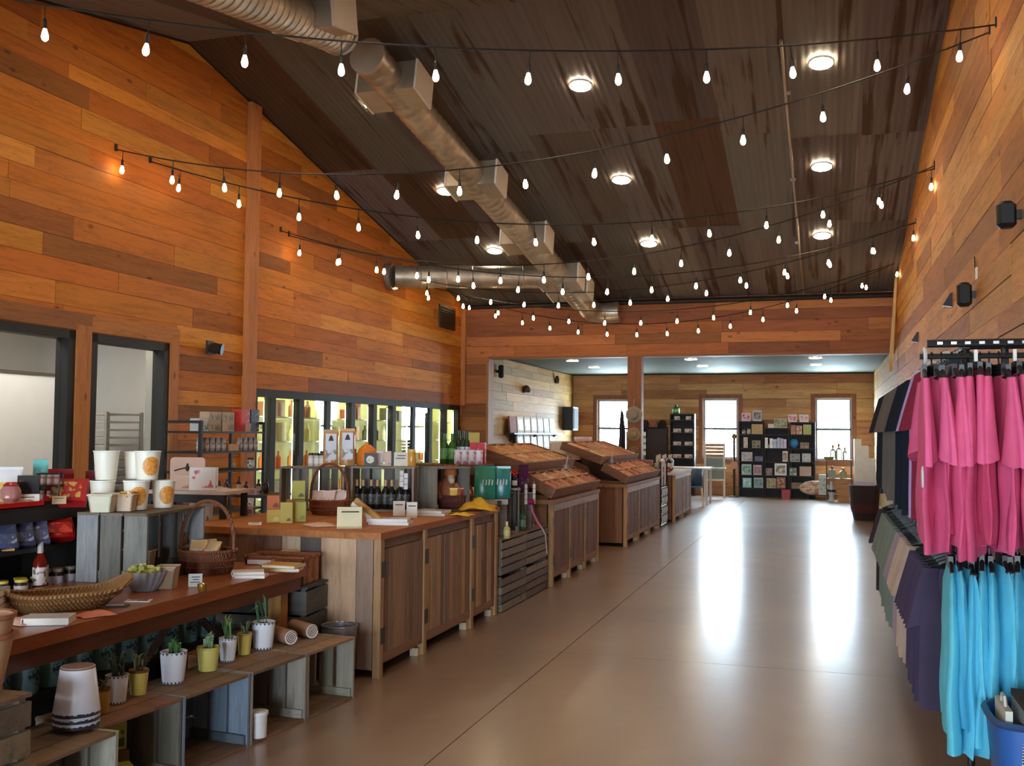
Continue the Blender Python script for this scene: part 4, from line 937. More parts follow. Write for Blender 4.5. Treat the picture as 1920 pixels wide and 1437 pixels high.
for (k, rr, z) in ((0, .062, 0), (1, .085, .04), (2, .11, .1), (3, .105, .1), (4, .078, .04), (5, .055, .01)):
    for j in range(n): f = 1 + (.05 if j % 2 else -.03) * (z > .005); P.append((rr * f * math.cos(2 * math.pi * j / n), rr * f * math.sin(2 * math.pi * j / n), z))
mb = MB().grid(P, 6, n, True); mb.f.append(tuple(range(n))[::-1]); mb.f.append(tuple(5 * n + j for j in range(n))); link('bowl', mb.mesh('bowl', GW), t, color=S(206, 214, 224))
mb = MB()
for _ in range(70):
    a = R.uniform(0, 6.28); rr = R.uniform(0, .08); mb.box(-.018, -.009, -.009, .018, .009, .009, Matrix.Translation((rr * math.cos(a), rr * math.sin(a), R.uniform(.05, .12))) @ Matrix.Rotation(R.uniform(0, 6), 4, 'Z') @ Matrix.Rotation(R.uniform(-1, 1), 4, 'X'))
o = link('sweets', mb.mesh('sweets', GLOSS), t, color=S(176, 176, 96)); o['kind'] = 'stuff'
def berry_box(label, px, py, plane, w_, h_, col=S(186, 160, 128), dx=0):
    p = at(px, py, *plane); m = mpp(p); w_ *= m; h_ *= m; t = thing('kraft_box', label, 'box', (p.x + dx, p.y, p.z + .001), .35)
    mb = MB(); e = .008
    for (a, b) in (((-1, -1), (1, -1)), ((1, -1), (1, 1)), ((1, 1), (-1, 1)), ((-1, 1), (-1, -1))):
        lo, hi = w_ * .40, w_ * .5; q = [(a[0] * lo, a[1] * lo, 0), (b[0] * lo, b[1] * lo, 0), (b[0] * hi, b[1] * hi, h_), (a[0] * hi, a[1] * hi, h_)]
        nn = Vector((-(a[0] + b[0]) / 2, -(a[1] + b[1]) / 2, 0)) * e; mb.prism(q, nn)
    mb.box(-w_ * .4, -w_ * .4, 0, w_ * .4, w_ * .4, .006); link('body', mb.mesh('body', MATTE), t, color=col)
    link('rim', MB().tube([(w_ * .5 * x, w_ * .5 * y, h_) for x, y in ((-1, -1), (1, -1), (1, 1), (-1, 1), (-1, -1))], .006, 4).mesh('rim', MATTE), t, color=jit(col, .1)); return t, h_, w_
berry_box('kraft berry box on the table behind the fluted glass dish', 322, 1104, TZ, 38, 40, dx=-.03)
berry_box('kraft berry box inside the grey table crate', 284, 1070, ('z', .778), 34, 36, dx=-.05)
p = at(254, 1055, 'z', .80); card('white card leaning inside the grey table crate', Vector((p.x - .06, p.y - .02, .777)), .075, .12, .1, lines=2, col=S(190, 184, 184))
p = at(330, 1050, 'x', -3.8); t = thing('hanging_ornament', 'small brown carved ornament hanging in the grey table crate', 'ornament', (-3.68, p.y - .1, .90)); link('body', MB().lathe([(.004, 0), (.02, .015), (.024, .035), (.012, .06), (.018, .075), (.004, .09)], 10).mesh('body', MATTE, True), t, color=S(140, 92, 60)); link('loop', MB().tube([(0, 0, .09), (.006, 0, .15), (-.006, 0, .235)], .003, 4).mesh('loop', MATTE), t, color=S(60, 50, 40))
p = at(366, 1101, *TZ); card('small white price card beside the brass tealight on the table', p, 25 * mpp(p), 24 * mpp(p), .12, col=S(216, 222, 216))
p = at(379, 1110, *TZ); t = thing('tealight_cup', 'small brass tealight cup at the table edge by the price card', 'candle', place(p)); link('cup', lathe_mesh([(.018, 0), (.024, .01), (.026, .04), (.022, .04), (.018, .008)], METAL, 16), t, color=S(190, 150, 76)); link('wax', lathe_mesh([(.02, .01), (.02, .034)], MATTE, 12), t, color=S(232, 222, 190))
p = at(412, 1078, *TZ); hb = basket('round wicker basket with a tall hoop handle on the table', Vector((p.x - .12, p.y + .05, p.z)), .175, .15, .13, S(124, 70, 42), .42, .15)
for k, (dx, dy, rz) in enumerate(((-.06, -.03, .3), (.03, -.05, -.2), (.0, .05, .9))):
    pouch('kraft packet with a white label in the hoop basket, %s' % ['left', 'front', 'rear'][k], Vector((p.x - .12 + dx, p.y + .05 + dy, .80)), .10, .15, S(196, 158, 112), (S(150, 120, 100), S(200, 180, 160), S(226, 206, 196)), rz, .05, 'kraft packets in the hoop basket', lay=.5)
p = at(482, 1085, *TZ)
for k in range(2): book('white thin book on the table in front of the hoop basket, %s' % ('lower', 'upper')[k], Vector((p.x - .06 - .03 * k, p.y + .03 + .02 * k, .7605 + k * .016)), .18, .13, .015, S(226, 224, 220), .35 + .2 * k, group='white thin books on the table')
p = at(512, 1058, *TZ); book('dark purple book on the table behind the mustard books', Vector((p.x - .08, p.y + .02, p.z)), .16, .2, .035, S(84, 40, 56), .2)
p = at(540, 1072, *TZ)
for k in range(2): book('mustard yellow book near the table end, %s' % ('lower', 'upper')[k], Vector((p.x - .05, p.y + .03, .7605 + k * .02)), .22, .16, .019, S(196, 146, 50), .3 - .25 * k, group='mustard books on the table')
p = at(592, 1060, *TZ); t = thing('folded_leaflet', 'blue and white folded leaflet overhanging the table end', 'leaflet', (-3.19, 5.62, .7615), .4); link('sheet', MB().box(-.07, -.045, 0, .07, .045, .006).mesh('sheet', MATTE), t, color=S(206, 210, 230)); link('print', MB().box(-.05, -.03, .006, .05, .03, .0075).mesh('print', printed(S(90, 110, 190), 30, .5)), t, color=S(206, 210, 230))
p = at(545, 1046, *TZ); crumple('pale kraft packets piled at the back corner of the table end', Vector((p.x - .03, p.y + .05, p.z)), .2, .16, .06, S(206, 164, 130), 'kraft_packets', 'paper')
t = thing('woven_tray', 'brown woven seagrass bin standing on the dark grey crate', 'basket', (-3.34, 5.87, .626), .1)
mb = MB()
for (x0, y0, x1, y1) in ((-.2, -.13, .2, -.118), (-.2, .118, .2, .13), (-.2, -.13, -.188, .13), (.188, -.13, .2, .13)):
    mb.box(x0, y0, 0, x1, y1, .17)
mb.box(-.2, -.13, 0, .2, .13, .01); link('weave', mb.mesh('weave', WICK), t, color=S(164, 104, 62)); link('rim', MB().tube([(-.2, -.13, .17), (.2, -.13, .17), (.2, .13, .17), (-.2, .13, .17), (-.2, -.13, .17)], .012, 6).mesh('rim', WICK, True), t, color=S(150, 86, 50))

# ---- on the grey table crate
CT = ('z', 1.144)
BUCK = [(225, 955, 44, 56, 0), (278, 953, 52, 56, 1), (318, 949, 44, 54, 1)]
tops = [(222, 52, 0), (274, 50, 0), (282, 52, 1)]
def bucket(label, p, r, h, orange, up=0):
    t = thing('paper_tub', label, 'tub', (p.x, p.y, p.z + .001), 0, 'white popcorn tubs on the grey crate'); 
    link('body', lathe_mesh([(r * .8, 0), (r * .81, .003), (r, h * .96), (r * .95, h * .95)], CERAM, 24), t, color=S(238, 232, 214)); link('rim', lathe_mesh([(r * 1.0, h * .95), (r * 1.05, h * .965), (r * 1.04, h), (r * .96, h)], CERAM, 24, False), t, color=S(244, 240, 226))
    if orange:
        P = []; n = 9
        for i in range(n):
            for j in range(n):
                u, v = i / (n - 1) * 2 - 1, j / (n - 1) * 2 - 1; k = max(abs(u), abs(v)); l = math.hypot(u, v) or 1; u, v = u * k / l, v * k / l
                z = h * (.47 + .33 * v); rr = r * (.8 + .2 * z / h) * 1.012; a = orange + u * .33 * h / r; P.append((rr * math.cos(a), rr * math.sin(a), z))
        link('orange_slice_print', MB().grid(P, n, n).mesh('orange_slice_print', printed(S(226, 170, 90), 60, .4), True), t, color=S(222, 140, 50))
    return t
pc = at(275, 957, *CT); m = mpp(pc)
def on_crate(px, dy=0.0): q = at(px, 957, *CT); return Vector((q.x, q.y + dy, 1.144))
q1, q2, q3 = Vector((-3.93, 4.74, 1.144)), Vector((-3.78, 4.86, 1.144)), Vector((-3.70, 5.05, 1.144))
fa = lambda p: math.atan2(-1, .5)
bucket('white paper tub behind the kraft boxes, lower row', Vector((-3.90, 4.83, 1.144)), .068, .165, 0)
bucket('white paper tub with an orange slice, lower row middle', Vector((-3.75, 4.93, 1.144)), .072, .165, -.75)
bucket('white paper tub with an orange slice, lower row end', Vector((-3.70, 5.11, 1.144)), .066, .160, -.55)
bucket('plain white paper tub at the left of the upper row', Vector((-3.92, 4.88, 1.311)), .070, .165, 0)
bucket('plain white paper tub at the back of the upper row', Vector((-3.86, 5.06, 1.311)), .066, .16, 0)
bucket('white paper tub with an orange slice, upper row', Vector((-3.74, 5.01, 1.311)), .072, .165, -.6)
t, h_, w_ = berry_box('cream berry box at the front corner of the grey crate top', 185, 960, CT, 44, 32, S(214, 206, 178), dx=.03)
t, h_, w_ = berry_box('kraft berry box of dried fruit on the grey crate top', 222, 958, CT, 34, 30, S(206, 178, 150), dx=.05)
mb = MB()
for _ in range(30): mb.box(-.016, -.006, -.006, .016, .006, .006, Matrix.Translation((R.uniform(-.4, .4) * w_, R.uniform(-.4, .4) * w_, h_ * R.uniform(.8, 1.15))) @ Matrix.Rotation(R.uniform(0, 6), 4, 'Z') @ Matrix.Rotation(R.uniform(-1, 1), 4, 'X'))
o = link('dried_fruit', mb.mesh('dried_fruit', GLOSS), t, color=S(206, 150, 60)); o['kind'] = 'stuff'

# ---- dark shelf goods
SX = -4.02
def shelf_pt(px, x=SX): return at(px, 900, 'x', x).y
Z1, Z2, Z3 = 1.191, .966, .721
def S1(px, dx=0, z=Z1): q = at(px, 940, 'x', SX + dx); return Vector((SX + dx, q.y, z))
pouch('polka-dotted white gift bag at the left end of the dark shelf', S1(14, -.18), .15, .20, S(232, 226, 222), (S(196, 60, 60), S(30, 28, 28), S(236, 230, 226)))
pouch('yellow and white candy bag below the polka-dotted bag', S1(8, -.02), .12, .13, S(214, 176, 90), (S(240, 230, 200),))
carton('black gift box with small red print on the dark shelf', S1(52, -.03), .105, .05, .155, S(34, 28, 26), S(120, 50, 44), amount=.3)
card('cream printed sign in front of the black gift box', S1(54, .05), .10, .065, .1, lines=1)
carton('tall teal box on the dark shelf behind the black gift box', S1(74, -.2), .075, .05, .23, S(104, 186, 176), S(150, 208, 200), amount=.3)
t = thing('wire_stand', 'small black wire stand of spice jars on the dark shelf', 'rack', S1(92, -.08) + Vector((0, 0, .001)), .45)
for z in (.0, .09, .155):
    for y in (-.04, .04): link('rail', MB().tube([(-.06, y, z + .004), (.06, y, z + .004)], .004, 5).mesh('rail', BLACK), t, color=cBLACK)
for x in (-.06, .06):
    for y in (-.04, .04): link('post', MB().tube([(x, y, 0), (x, y, .16)], .004, 5).mesh('post', BLACK), t, color=cBLACK)
for k in range(2): link('tier', ubox(BLACK), t, (0, 0, .0 + .088 * k), None, (.12, .08, .004), cBLACK)
for k in range(6): jar('tiny spice jar in the wire stand, %s tier %s' % (('lower', 'upper')[k // 3], ('left', 'middle', 'right')[k % 3]), S1(92, -.08) + Matrix.Rotation(.45, 3, 'Z') @ Vector((-.036 + .036 * (k % 3), 0, .005 + .088 * (k // 3))), .015, .06, S(190, 120, 110), S(180, 170, 160), S(214, 190, 180), 'tiny spice jars in the wire stand')
t = carton('red sweet box propped at a slant with a gold print', S1(131, -.02), .22, .17, .05, S(176, 34, 36), None, .5, 'sweet_box'); t.rotation_euler = (.75, 0, .55); t.location.z += .03; t.location.x -= .02
link('gold_print', MB().box(-.08, -.06, .0535, .08, .06, .055).mesh('gold_print', printed(S(216, 168, 90), 26, .55)), t, color=S(182, 40, 40)); link('gold_corner', MB().box(-.1, -.08, .0532, .1, -.07, .0545).mesh('gold_corner', GLOSS), t, color=S(200, 40, 40))
carton('tall red sweet box standing behind the slanted red box', S1(112, -.24), .14, .05, .17, S(170, 24, 28), S(214, 150, 80), amount=.25)
for k, (px, z) in enumerate(((172, 0), (192, 0), (174, .075), (194, .075))): carton('red and blue sweet carton in the stack beside the slanted box, %s' % ['lower left', 'lower right', 'upper left', 'upper right'][k], S1(px, -.26, Z1 + z), .09, .06, .074, S(150, 40, 50), S(70, 80, 120), group='red and blue sweet cartons', amount=.45)
t = thing('sweet_tray', 'shallow red tray of sweets at the left of the dark shelf front', 'tray', S1(30, .07) + Vector((0, -.03, .001)), 0)
mb = MB(); mb.box(-.05, -.18, 0, .03, .2, .006)
for q_ in ((-.05, -.18, .03, -.174), (-.05, .194, .03, .2), (-.05, -.18, -.044, .2), (.024, -.18, .03, .2)): mb.box(q_[0], q_[1], 0, q_[2], q_[3], .03)
link('tray_body', mb.mesh('tray_body', GLOSS), t, color=S(196, 26, 28))
for k in range(5): link('wrapped_sweet', MB().lathe([(.004, 0), (.02, .008), (.024, .02), (.004, .03)], 8).mesh('wrapped_sweet', GLOSS, True), t, (-.01, -.12 + k * .06, .007), color=jit(S(206, 130, 120), .2))
t = thing('candy_jar', 'round glass jar of red and white sweets left on the dark shelf', 'jar', S1(14, .02) + Vector((0, .02, .032)), 0); link('body', lathe_mesh([(.03, 0), (.05, .02), (.05, .06), (.036, .08)], GW, 16), t, color=S(210, 150, 150)); link('lid', lathe_mesh([(.036, .08), (.04, .084), (.02, .1)], GLOSS, 14), t, color=S(170, 30, 44))
p = S1(111, .05); card('cream price card at the front edge of the dark shelf', p, .07, .045, .5, lines=1, col=S(226, 200, 160))
for k, (px, c, lab) in enumerate(((8, S(70, 80, 110), 'dark blue packet on the middle dark shelf, left'), (40, S(58, 66, 92), 'navy packet on the middle dark shelf'), (68, S(80, 84, 120), 'slate packet on the middle dark shelf next to the red sweets'), (86, S(120, 100, 96), 'grey packet lying behind the red sweets'))):
    pouch(lab, Vector((-4.05 + (.02 if k < 3 else -.1), at(px, 1000, 'x', -4.05).y, Z2)), .12, .13, c, (S(150, 154, 170), S(90, 90, 110), c), 1.1, lay=.4)
pouch('clear bag of bright red sweets at the end of the middle dark shelf', Vector((-4.04, at(110, 1000, 'x', -4.04).y, Z2)), .18, .15, S(176, 28, 22), (S(220, 70, 50),), 1.0, .09, lay=.5)
card('small orange tag on the edge of the middle dark shelf', Vector((-4.03, at(10, 1025, 'x', -4.03).y + .02, Z2)), .06, .05, .6, lines=0, col=S(222, 160, 96))
for k, px in enumerate((6, 28, 40, 57)): jar('dark jam jar with a yellow lid on the low dark shelf, %s from the left' % ORD[k], Vector((-4.09 + .05 * (k % 2), at(px, 1095, 'x', -4.08).y, Z3)), .036, .085, S(60, 34, 30), S(222, 200, 76), S(190, 180, 170), 'yellow-lidded jam jars')
for k, px in enumerate((66, 83)): bottle('tall red sauce bottle with a white label, %s of two' % ('left', 'right')[k], Vector((-4.02 - .05 * k, at(px, 1072, 'x', -4.05).y, Z3)), .036, .27, S(150, 44, 22), S(200, 190, 180), S(222, 206, 196), 'red sauce bottles', mat=GW)
for k, px in enumerate((92, 104, 116, 128)): jar('dark berry jar with a white stripe right of the sauce bottles, %s' % ORD[k], Vector((-4.08 + .04 * (k % 2), at(px, 1092, 'x', -4.05).y, Z3)), .034, .11, S(48, 24, 34), S(150, 140, 120), S(206, 200, 210), 'dark berry jars')
# ------------------------------------------------------------------ on the front counter
KZ = ('z', .9405)
def kp(px, py, dx=0, dy=0): q = at(px, py, *KZ); return Vector((q.x + dx, q.y + dy, .9405))
def kbox(label, x0, y0, x1, y1, col, accent=None, depth=.08, z=0.0, amount=.4, rz=None, group=None, py=None, cat='box', name='carton'):
    q = at((x0 + x1) / 2, py or y1, *KZ); m = mpp(q); return carton(label, Vector((q.x, q.y, .9405 + z)), (x1 - x0) * m * .9, depth, (y1 - y0) * m, col, accent, rz, name, cat, group, amount)
ORN, YEL, LIME = S(214, 116, 44), S(214, 184, 70), S(186, 186, 72)
kbox('yellow carton at the left end of the front counter', 499, 956, 526, 980, YEL, S(230, 210, 120), amount=.3)
kbox('orange carton on top of the yellow carton at the counter end', 499, 932, 524, 956, ORN, S(160, 60, 30), z=.098, py=980, amount=.3)
for k, (px, py) in enumerate(((530, 968), (540, 966))): jar('small orange jar behind the yellow cartons, %s' % ('left', 'right')[k], kp(px, py, 0, .12), .032, .12, S(226, 130, 66), S(222, 150, 100), S(230, 190, 150), 'small orange jars on the counter')
kbox('lime yellow carton with a small dark figure on the front counter', 524, 944, 549, 981, S(206, 190, 84), S(80, 60, 50), amount=.15)
kbox('lime green carton standing right of the small dark figure', 552, 943, 574, 978, LIME, S(150, 156, 50), amount=.35)
kbox('lime green carton with a dark disc print, on top at the back', 546, 911, 572, 944, LIME, S(96, 96, 40), z=.145, py=972, amount=.3)
kbox('olive carton supporting the disc-printed lime carton', 546, 938, 572, 972, S(150, 150, 70), None, py=972)
p = kp(478, 985); card('white flat price tag lying at the counter corner', p, .09, .05, 1.3, lines=1)
p = kp(470, 968, -.1, .1); t = carton('small pinkish tea box near the far corner of the counter end', p, .1, .07, .07, S(206, 190, 196), S(150, 120, 140))
hb = basket('handled wicker basket of white packets on the front counter', kp(612, 968, -.06, .16), .165, .135, .11, S(138, 72, 40), .40, .1)
hp = kp(612, 968, -.06, .16)
for k, (dx, dy, rz) in enumerate(((-.08, -.03, .5), (.0, -.06, .2), (.06, .0, -.2), (.02, .05, .1))):
    pouch('white paper packet leaning in the handled basket, %s' % ['left', 'front', 'right', 'rear'][k], hp + Vector((dx, dy, .03)), .11, .17, S(226, 208, 208), (S(180, 170, 176), S(210, 200, 200), S(232, 222, 222)), rz, .03, 'white packets in the handled basket', lay=.55)
p = kp(600, 986); crumple('pale pink leaflet spread on the counter front corner', p, .26, .18, .02, S(216, 186, 164), 'leaflet', 'paper')
p = kp(655, 989); t = card('large cream recipe card propped at the counter corner', p, .17, .15, .5, lines=1, col=S(222, 214, 180)); 
link('base_fold', MB().box(-.085, -.1, 0, .085, 0, .003).mesh('base_fold', MATTE), t, color=S(222, 214, 186))
p = kp(690, 985, 0, .05); t = thing('leaning_frame', 'narrow gold wooden frame leaning beside the cream recipe card', 'frame', place(p), facing(p) - .2)
fr = link('frame', MB().prism([(-.13, 0, .16), (-.11, 0, .185), (.09, 0, .03), (.07, 0, .003)], (0, .05, 0)).mesh('frame', WX), t, color=S(176, 128, 60)); link('mat', MB().prism([(-.15, .005, .13), (-.135, .005, .158), (.065, .005, .003), (.02, .005, .003)], (0, .03, 0)).mesh('mat', MATTE), t, color=S(226, 216, 196))
for k in range(8):
    u = k / 7; p = Vector((-3.72 + .40 * u, 7.72 + .12 * u + (.0 if k % 2 else .02), .958)); bottle('dark wine bottle with a gold top, %s in the row inside the crate' % ORD[k], p, .033, .24, S(20, 22, 22), S(206, 160, 110), S(66, 74, 72), 'dark wine bottles with gold tops')
for k, (px, lab) in enumerate(((583, 'left'), (594, 'middle'), (604, 'right'))):
    q = at(px, 876, 'y', 7.72); jar('white jar with a black lid on the crate row, %s' % lab, Vector((q.x, 7.72, 1.303)), .026, .11, S(206, 196, 182), S(24, 22, 22), S(226, 220, 210), 'black-lidded white jars')
for k, (px, lab) in enumerate(((620, 'left'), (651, 'right'))):
    q = at(px, 876, 'y', 7.72); t = pouch('tall tan coffee bag with a white flowered label, %s of the pair' % lab, Vector((q.x + .0, 7.72, 1.303 if k == 0 else 1.313)), .125, .31, S(196, 142, 86), (S(120, 140, 120), S(190, 130, 120), S(214, 218, 222)), None, .08, 'tall tan coffee bags')
    link('arrow_mark', MB().prism([(-.022, -.052, .215), (.022, -.052, .215), (.012, -.052, .25), (0, -.052, .265), (-.012, -.052, .25)], (0, .015, 0)).mesh('arrow_mark', INK), t); link('white_panel', MB().box(-.045, -.050, .14, .045, -.03, .275).mesh('white_panel', MATTE), t, color=S(220, 222, 228))
q = at(680, 874, 'y', 7.82); t = thing('domed_tin', 'rounded orange dome behind the black box on the crate row', 'tin', (q.x + .02, 7.86, 1.313)); link('body', lathe_mesh([(.085, 0), (.088, .01), (.088, .09), (.07, .14), (.03, .175), (.005, .18)], GLOSS, 20), t, color=S(222, 124, 40)); link('knob', lathe_mesh([(.01, .178), (.014, .19), (.004, .2)], GLOSS, 10), t, color=S(222, 140, 60))
q = at(694, 873, 'y', 7.70); t = carton('black square box with a white round seal on the crate row', Vector((q.x, 7.70, 1.313)), .10, .05, .105, S(28, 26, 24)); link('round_seal', MB().tube([(0, -.028, .055), (0, -.024, .055)], .032, 18).mesh('round_seal', printed(S(200, 180, 90), 40, .35), True), t, color=S(214, 214, 206))
for k, (px, c, lab) in enumerate(((712, S(214, 204, 210), 'pale lilac tag box right of the black box'), (727, S(206, 176, 158), 'pinkish tag box next to the lilac tag box'))):
    q = at(px, 873, 'y', 7.85); carton(lab, Vector((q.x, 7.85, 1.313)), .055, .04, .12, c, S(150, 120, 110), amount=.3)
q = at(752, 874, 'y', 7.88); card('cream printed sign standing on the end of the crate row', Vector((q.x, 7.88, 1.313)), .12, .115, .05, lines=2, col=S(226, 222, 208))
q = at(772, 872, 'y', 7.92); jar('honey jar with a yellow top beside the cream sign', Vector((q.x, 7.92, 1.313)), .036, .14, S(206, 150, 60), S(216, 180, 100))
for k, px in enumerate((749, 757)):
    q = at(px, 884, 'y', 7.66); t = thing('tag_strip', 'white strip of price tags hanging from the crate row, %s' % ('left', 'right')[k], 'tag', (q.x, 7.70, 1.302), .5, 'tag strips on the crate row')
    for j in range(3): link('tag', ubox(MATTE), t, (0, -.03, -.06 - j * .045 - .02 * k), None, (.03, .004, .04), S(226, 224, 222))
    link('string', ubox(INK), t, (0, -.026, -.19), None, (.003, .002, .19))
# small cards and paper piles in front of the crates
for (px, py, w_, h_, lab) in ((748, 968, 22, 28, 'white stub card with a block base right of the wine bottles'), (772, 972, 20, 30, 'white leaning price card in the middle of the counter front'), (803, 955, 16, 18, 'small white price card before the brown bowl')):
    p = kp(px, py); m = mpp(p); card(lab, p, w_ * m, h_ * m, .25, lines=1, col=S(226, 220, 208))
p = kp(735, 985); 
for k in range(2): book('pale lilac booklet in the pile at the counter edge, %s' % ('lower', 'upper')[k], p + Vector((-.03 - .02 * k, .04, k * .022)), .30, .16, .021, S(206, 198, 210), .15 + .1 * k, 'booklet', 'pale lilac booklets on the counter')
p = kp(818, 968)
for k in range(2): book('grey-white booklet in the pile left of the yellow cloth, %s' % ('lower', 'upper')[k], p + Vector((-.05, .05, k * .022)), .24, .18, .021, S(200, 194, 190), .1 - .2 * k, 'booklet', 'grey-white booklets on the counter')
# brown bowl basket, rust plush, small handled basket, yellow cloth
p = Vector((-3.02, 8.12, .9405)); basket('low dark brown bowl basket on the far part of the front counter', p, .15, .13, .12, S(96, 44, 32), 0, 0)
t = thing('plush_toy', 'rust-brown plush animal sitting on the counter by the dark crate', 'toy', (-3.06, 8.12, .955), .5); FU = fabric()
link('body', MB().lathe([(.03, 0), (.085, .03), (.09, .10), (.06, .18), (.03, .21)], 16).mesh('body', FU, True), t, (0, 0, .05), color=S(150, 92, 62)); 
hd = link('head', MB().lathe([(.01, -.06), (.05, -.03), (.062, .01), (.045, .05), (.01, .065)], 14).mesh('head', FU, True), t, (.02, -.04, .30), (.5, 0, 0), color=S(166, 92, 50))
link('muzzle', MB().lathe([(.028, 0), (.034, .03), (.024, .07), (.005, .08)], 12).mesh('muzzle', FU, True), hd, (0, -.04, -.01), (1.7, 0, 0), color=S(196, 170, 140))
for s_ in (-1, 1): link('ear', MB().lathe([(.016, 0), (.02, .02), (.004, .05)], 8).mesh('ear', FU, True), hd, (s_ * .035, .0, .04), (0, s_ * .4, 0), color=S(150, 82, 46)); link('arm', MB().tube([(s_ * .07, -.02, .2), (s_ * .1, -.07, .14), (s_ * .07, -.11, .09)], [.03, .026, .02], 10).mesh('arm', FU, True), t, color=S(156, 96, 64))
for k, (c, dx) in enumerate(((S(214, 170, 70), .0), (S(150, 40, 36), .04))): pouch('%s snack bag standing in the dark bowl basket' % ('yellow', 'dark red')[k], Vector((-2.98 + dx, 8.06 + .04 * k, .96)), .07, .17, c, None, None, .035)
p = kp(858, 952, -.05, .1); bb = basket('tilted round basket spilling lilac and white sachets', p, .16, .14, .10, S(128, 88, 58), .22, .6)
for k in range(6): pouch('lilac and white sachet in the tilted round basket, %s' % ORD[k], p + Vector((R.uniform(-.07, .07), R.uniform(-.07, .05), .04)), .07, .13, R.choice([S(206, 196, 212), S(226, 222, 226), S(170, 150, 180)]), None, R.uniform(0, 3), .03, 'sachets in the tilted basket', lay=R.uniform(.3, .8))
def cloth(label, p, w_, d_, h_, col, rz):
    n = 14; P = []
    for i in range(n):
        for j in range(n):
            u, v = i / (n - 1) * 2 - 1, j / (n - 1) * 2 - 1; e = max(0, 1 - (u * u + v * v) ** .9 * .75)
            P.append((u * w_ / 2 * (1 + .06 * math.sin(5 * v)), v * d_ / 2 * (1 + .05 * math.sin(6 * u)), h_ * e * (1 + .3 * math.sin(7 * u + 3 * v)) + .004))
    mb = MB().grid(P, n, n); o = link('folded_cloth', mb.mesh('folded_cloth', FU, True), None, place(p), (0, 0, rz), color=col); sm = o.modifiers.new('thick', 'SOLIDIFY'); sm.thickness = .004; return tag(o, label, 'cloth')
cloth('mustard yellow cloth heaped on the far corner of the front counter', kp(898, 958, -.03, .02), .34, .26, .085, S(214, 160, 44), .3)
cloth('smaller mustard cloth flap lying at the counter edge', kp(872, 968, -.02), .18, .12, .02, S(222, 172, 60), -.2)
p = kp(893, 942, -.05, .12); crumple('crumpled peach tissue above the yellow cloth', p + Vector((0, 0, .07)), .14, .1, .07, S(222, 184, 156), 'tissue_paper', 'paper')

# ------------------------------------------------------------------ hutch top: bottles, tins, red boxes
for k, (px, r_) in enumerate(((833, .042), (848, .042))): q = at(px, 868, 'y', 9.5); bottle('green sparkling bottle with a bright label on the hutch, %s' % ('left', 'right')[k], Vector((q.x, 9.5, 1.286)), r_, .30, S(40, 92, 44), S(52, 110, 50), S(96, 170, 90), 'green bottles on the hutch', mat=GLOSS)
for k, px in enumerate((858, 866, 874)): q = at(px, 868, 'y', 9.62); bottle('dark green bottle with a white label behind the tins, %s' % ('left', 'middle', 'right')[k], Vector((q.x, 9.64, 1.286)), .036, .33, S(24, 52, 34), S(30, 60, 40), S(196, 206, 212), 'dark green bottles on the hutch')
for k, px in enumerate((858, 871, 884, 898)): q = at(px, 868, 'y', 9.42); t = thing('candle_tin', 'white and pink cylinder tin in front of the bottles, %s from the left' % ORD[k], 'tin', (q.x, 9.42, 1.286), 0, 'white and pink tins on the hutch'); link('body', lathe_mesh([(.034, 0), (.036, .004), (.036, .125), (.033, .13)], printed(S(196, 120, 140), 18, .35), 16), t, color=S(226, 218, 224)); link('lid', lathe_mesh([(.037, .122), (.038, .126), (.038, .14), (.03, .142)], PLAS, 16), t, color=S(232, 226, 230))
for k, (px, lab) in enumerate(((888, 'left'), (903, 'right'))): q = at(px, 850, 'y', 9.66); carton('red gift box with a white bow print at the hutch end, %s' % lab, Vector((q.x, 9.66, 1.286)), .078, .06, .21, S(196, 44, 50), S(232, 190, 190), 0, group='red gift boxes', amount=.25)
q = at(887, 818, 'y', 19.25); t = thing('wall_notice', 'pale yellow notice on the pier beside the cooler', 'sign', (q.x, YE - .012, q.z - .2)); link('sheet', MB().box(-.13, -.012, 0, .13, 0, .27).mesh('sheet', MATTE), t, color=S(206, 190, 120)); link('pin', MB().cbox(0, -.016, .25, .02, .01, .02).mesh('pin', METAL), t, color=S(150, 150, 150))

# ------------------------------------------------------------------ bags and jars between the counters
ZC = .65
CSTK = [(940, 900), (968, 900)]
for k, (px, c, lab, rz) in enumerate(((903, S(52, 142, 118), 'teal green shopping bag with white lettering marks, nearer', .3), (932, S(40, 128, 124), 'teal blue shopping bag with white marks, behind', .1))):
    q = at(px + 6, 925, 'y', 8.95 + .14 * k); t = pouch(lab, Vector((q.x, 8.95 + .14 * k, .985)), .20, .30, c, None, facing(q) + rz - .2, .10, name='shopping_bag')
    b = t.children[0]
    for j in range(4): link('white_mark', MB().prism([(-.03 + j * .028, -.056, .13), (-.018 + j * .028, -.056, .13), (-.014 + j * .028, -.056, .18 - .01 * (j % 2)), (-.024 + j * .028, -.056, .185)], (0, .012, 0)).mesh('white_mark', MATTE), b, color=S(214, 222, 214))
t = thing('bag_stand', 'grey wooden box stand holding up the teal shopping bags', 'stand', (-2.98, 8.98, .652), .35); link('box', MB().box(-.17, -.11, 0, .17, .11, .29).mesh('box', WX), t, color=S(112, 106, 100)); link('tray', MB().box(-.18, -.12, .29, .18, .12, .33).mesh('tray', MATTE), t, color=S(190, 186, 184)); link('dark_knob', MB().cbox(.1, -.122, .31, .04, .01, .03).mesh('dark_knob', BLACK), t, color=cBLACK)
q0 = Vector((-2.90, 9.36, 1.072))
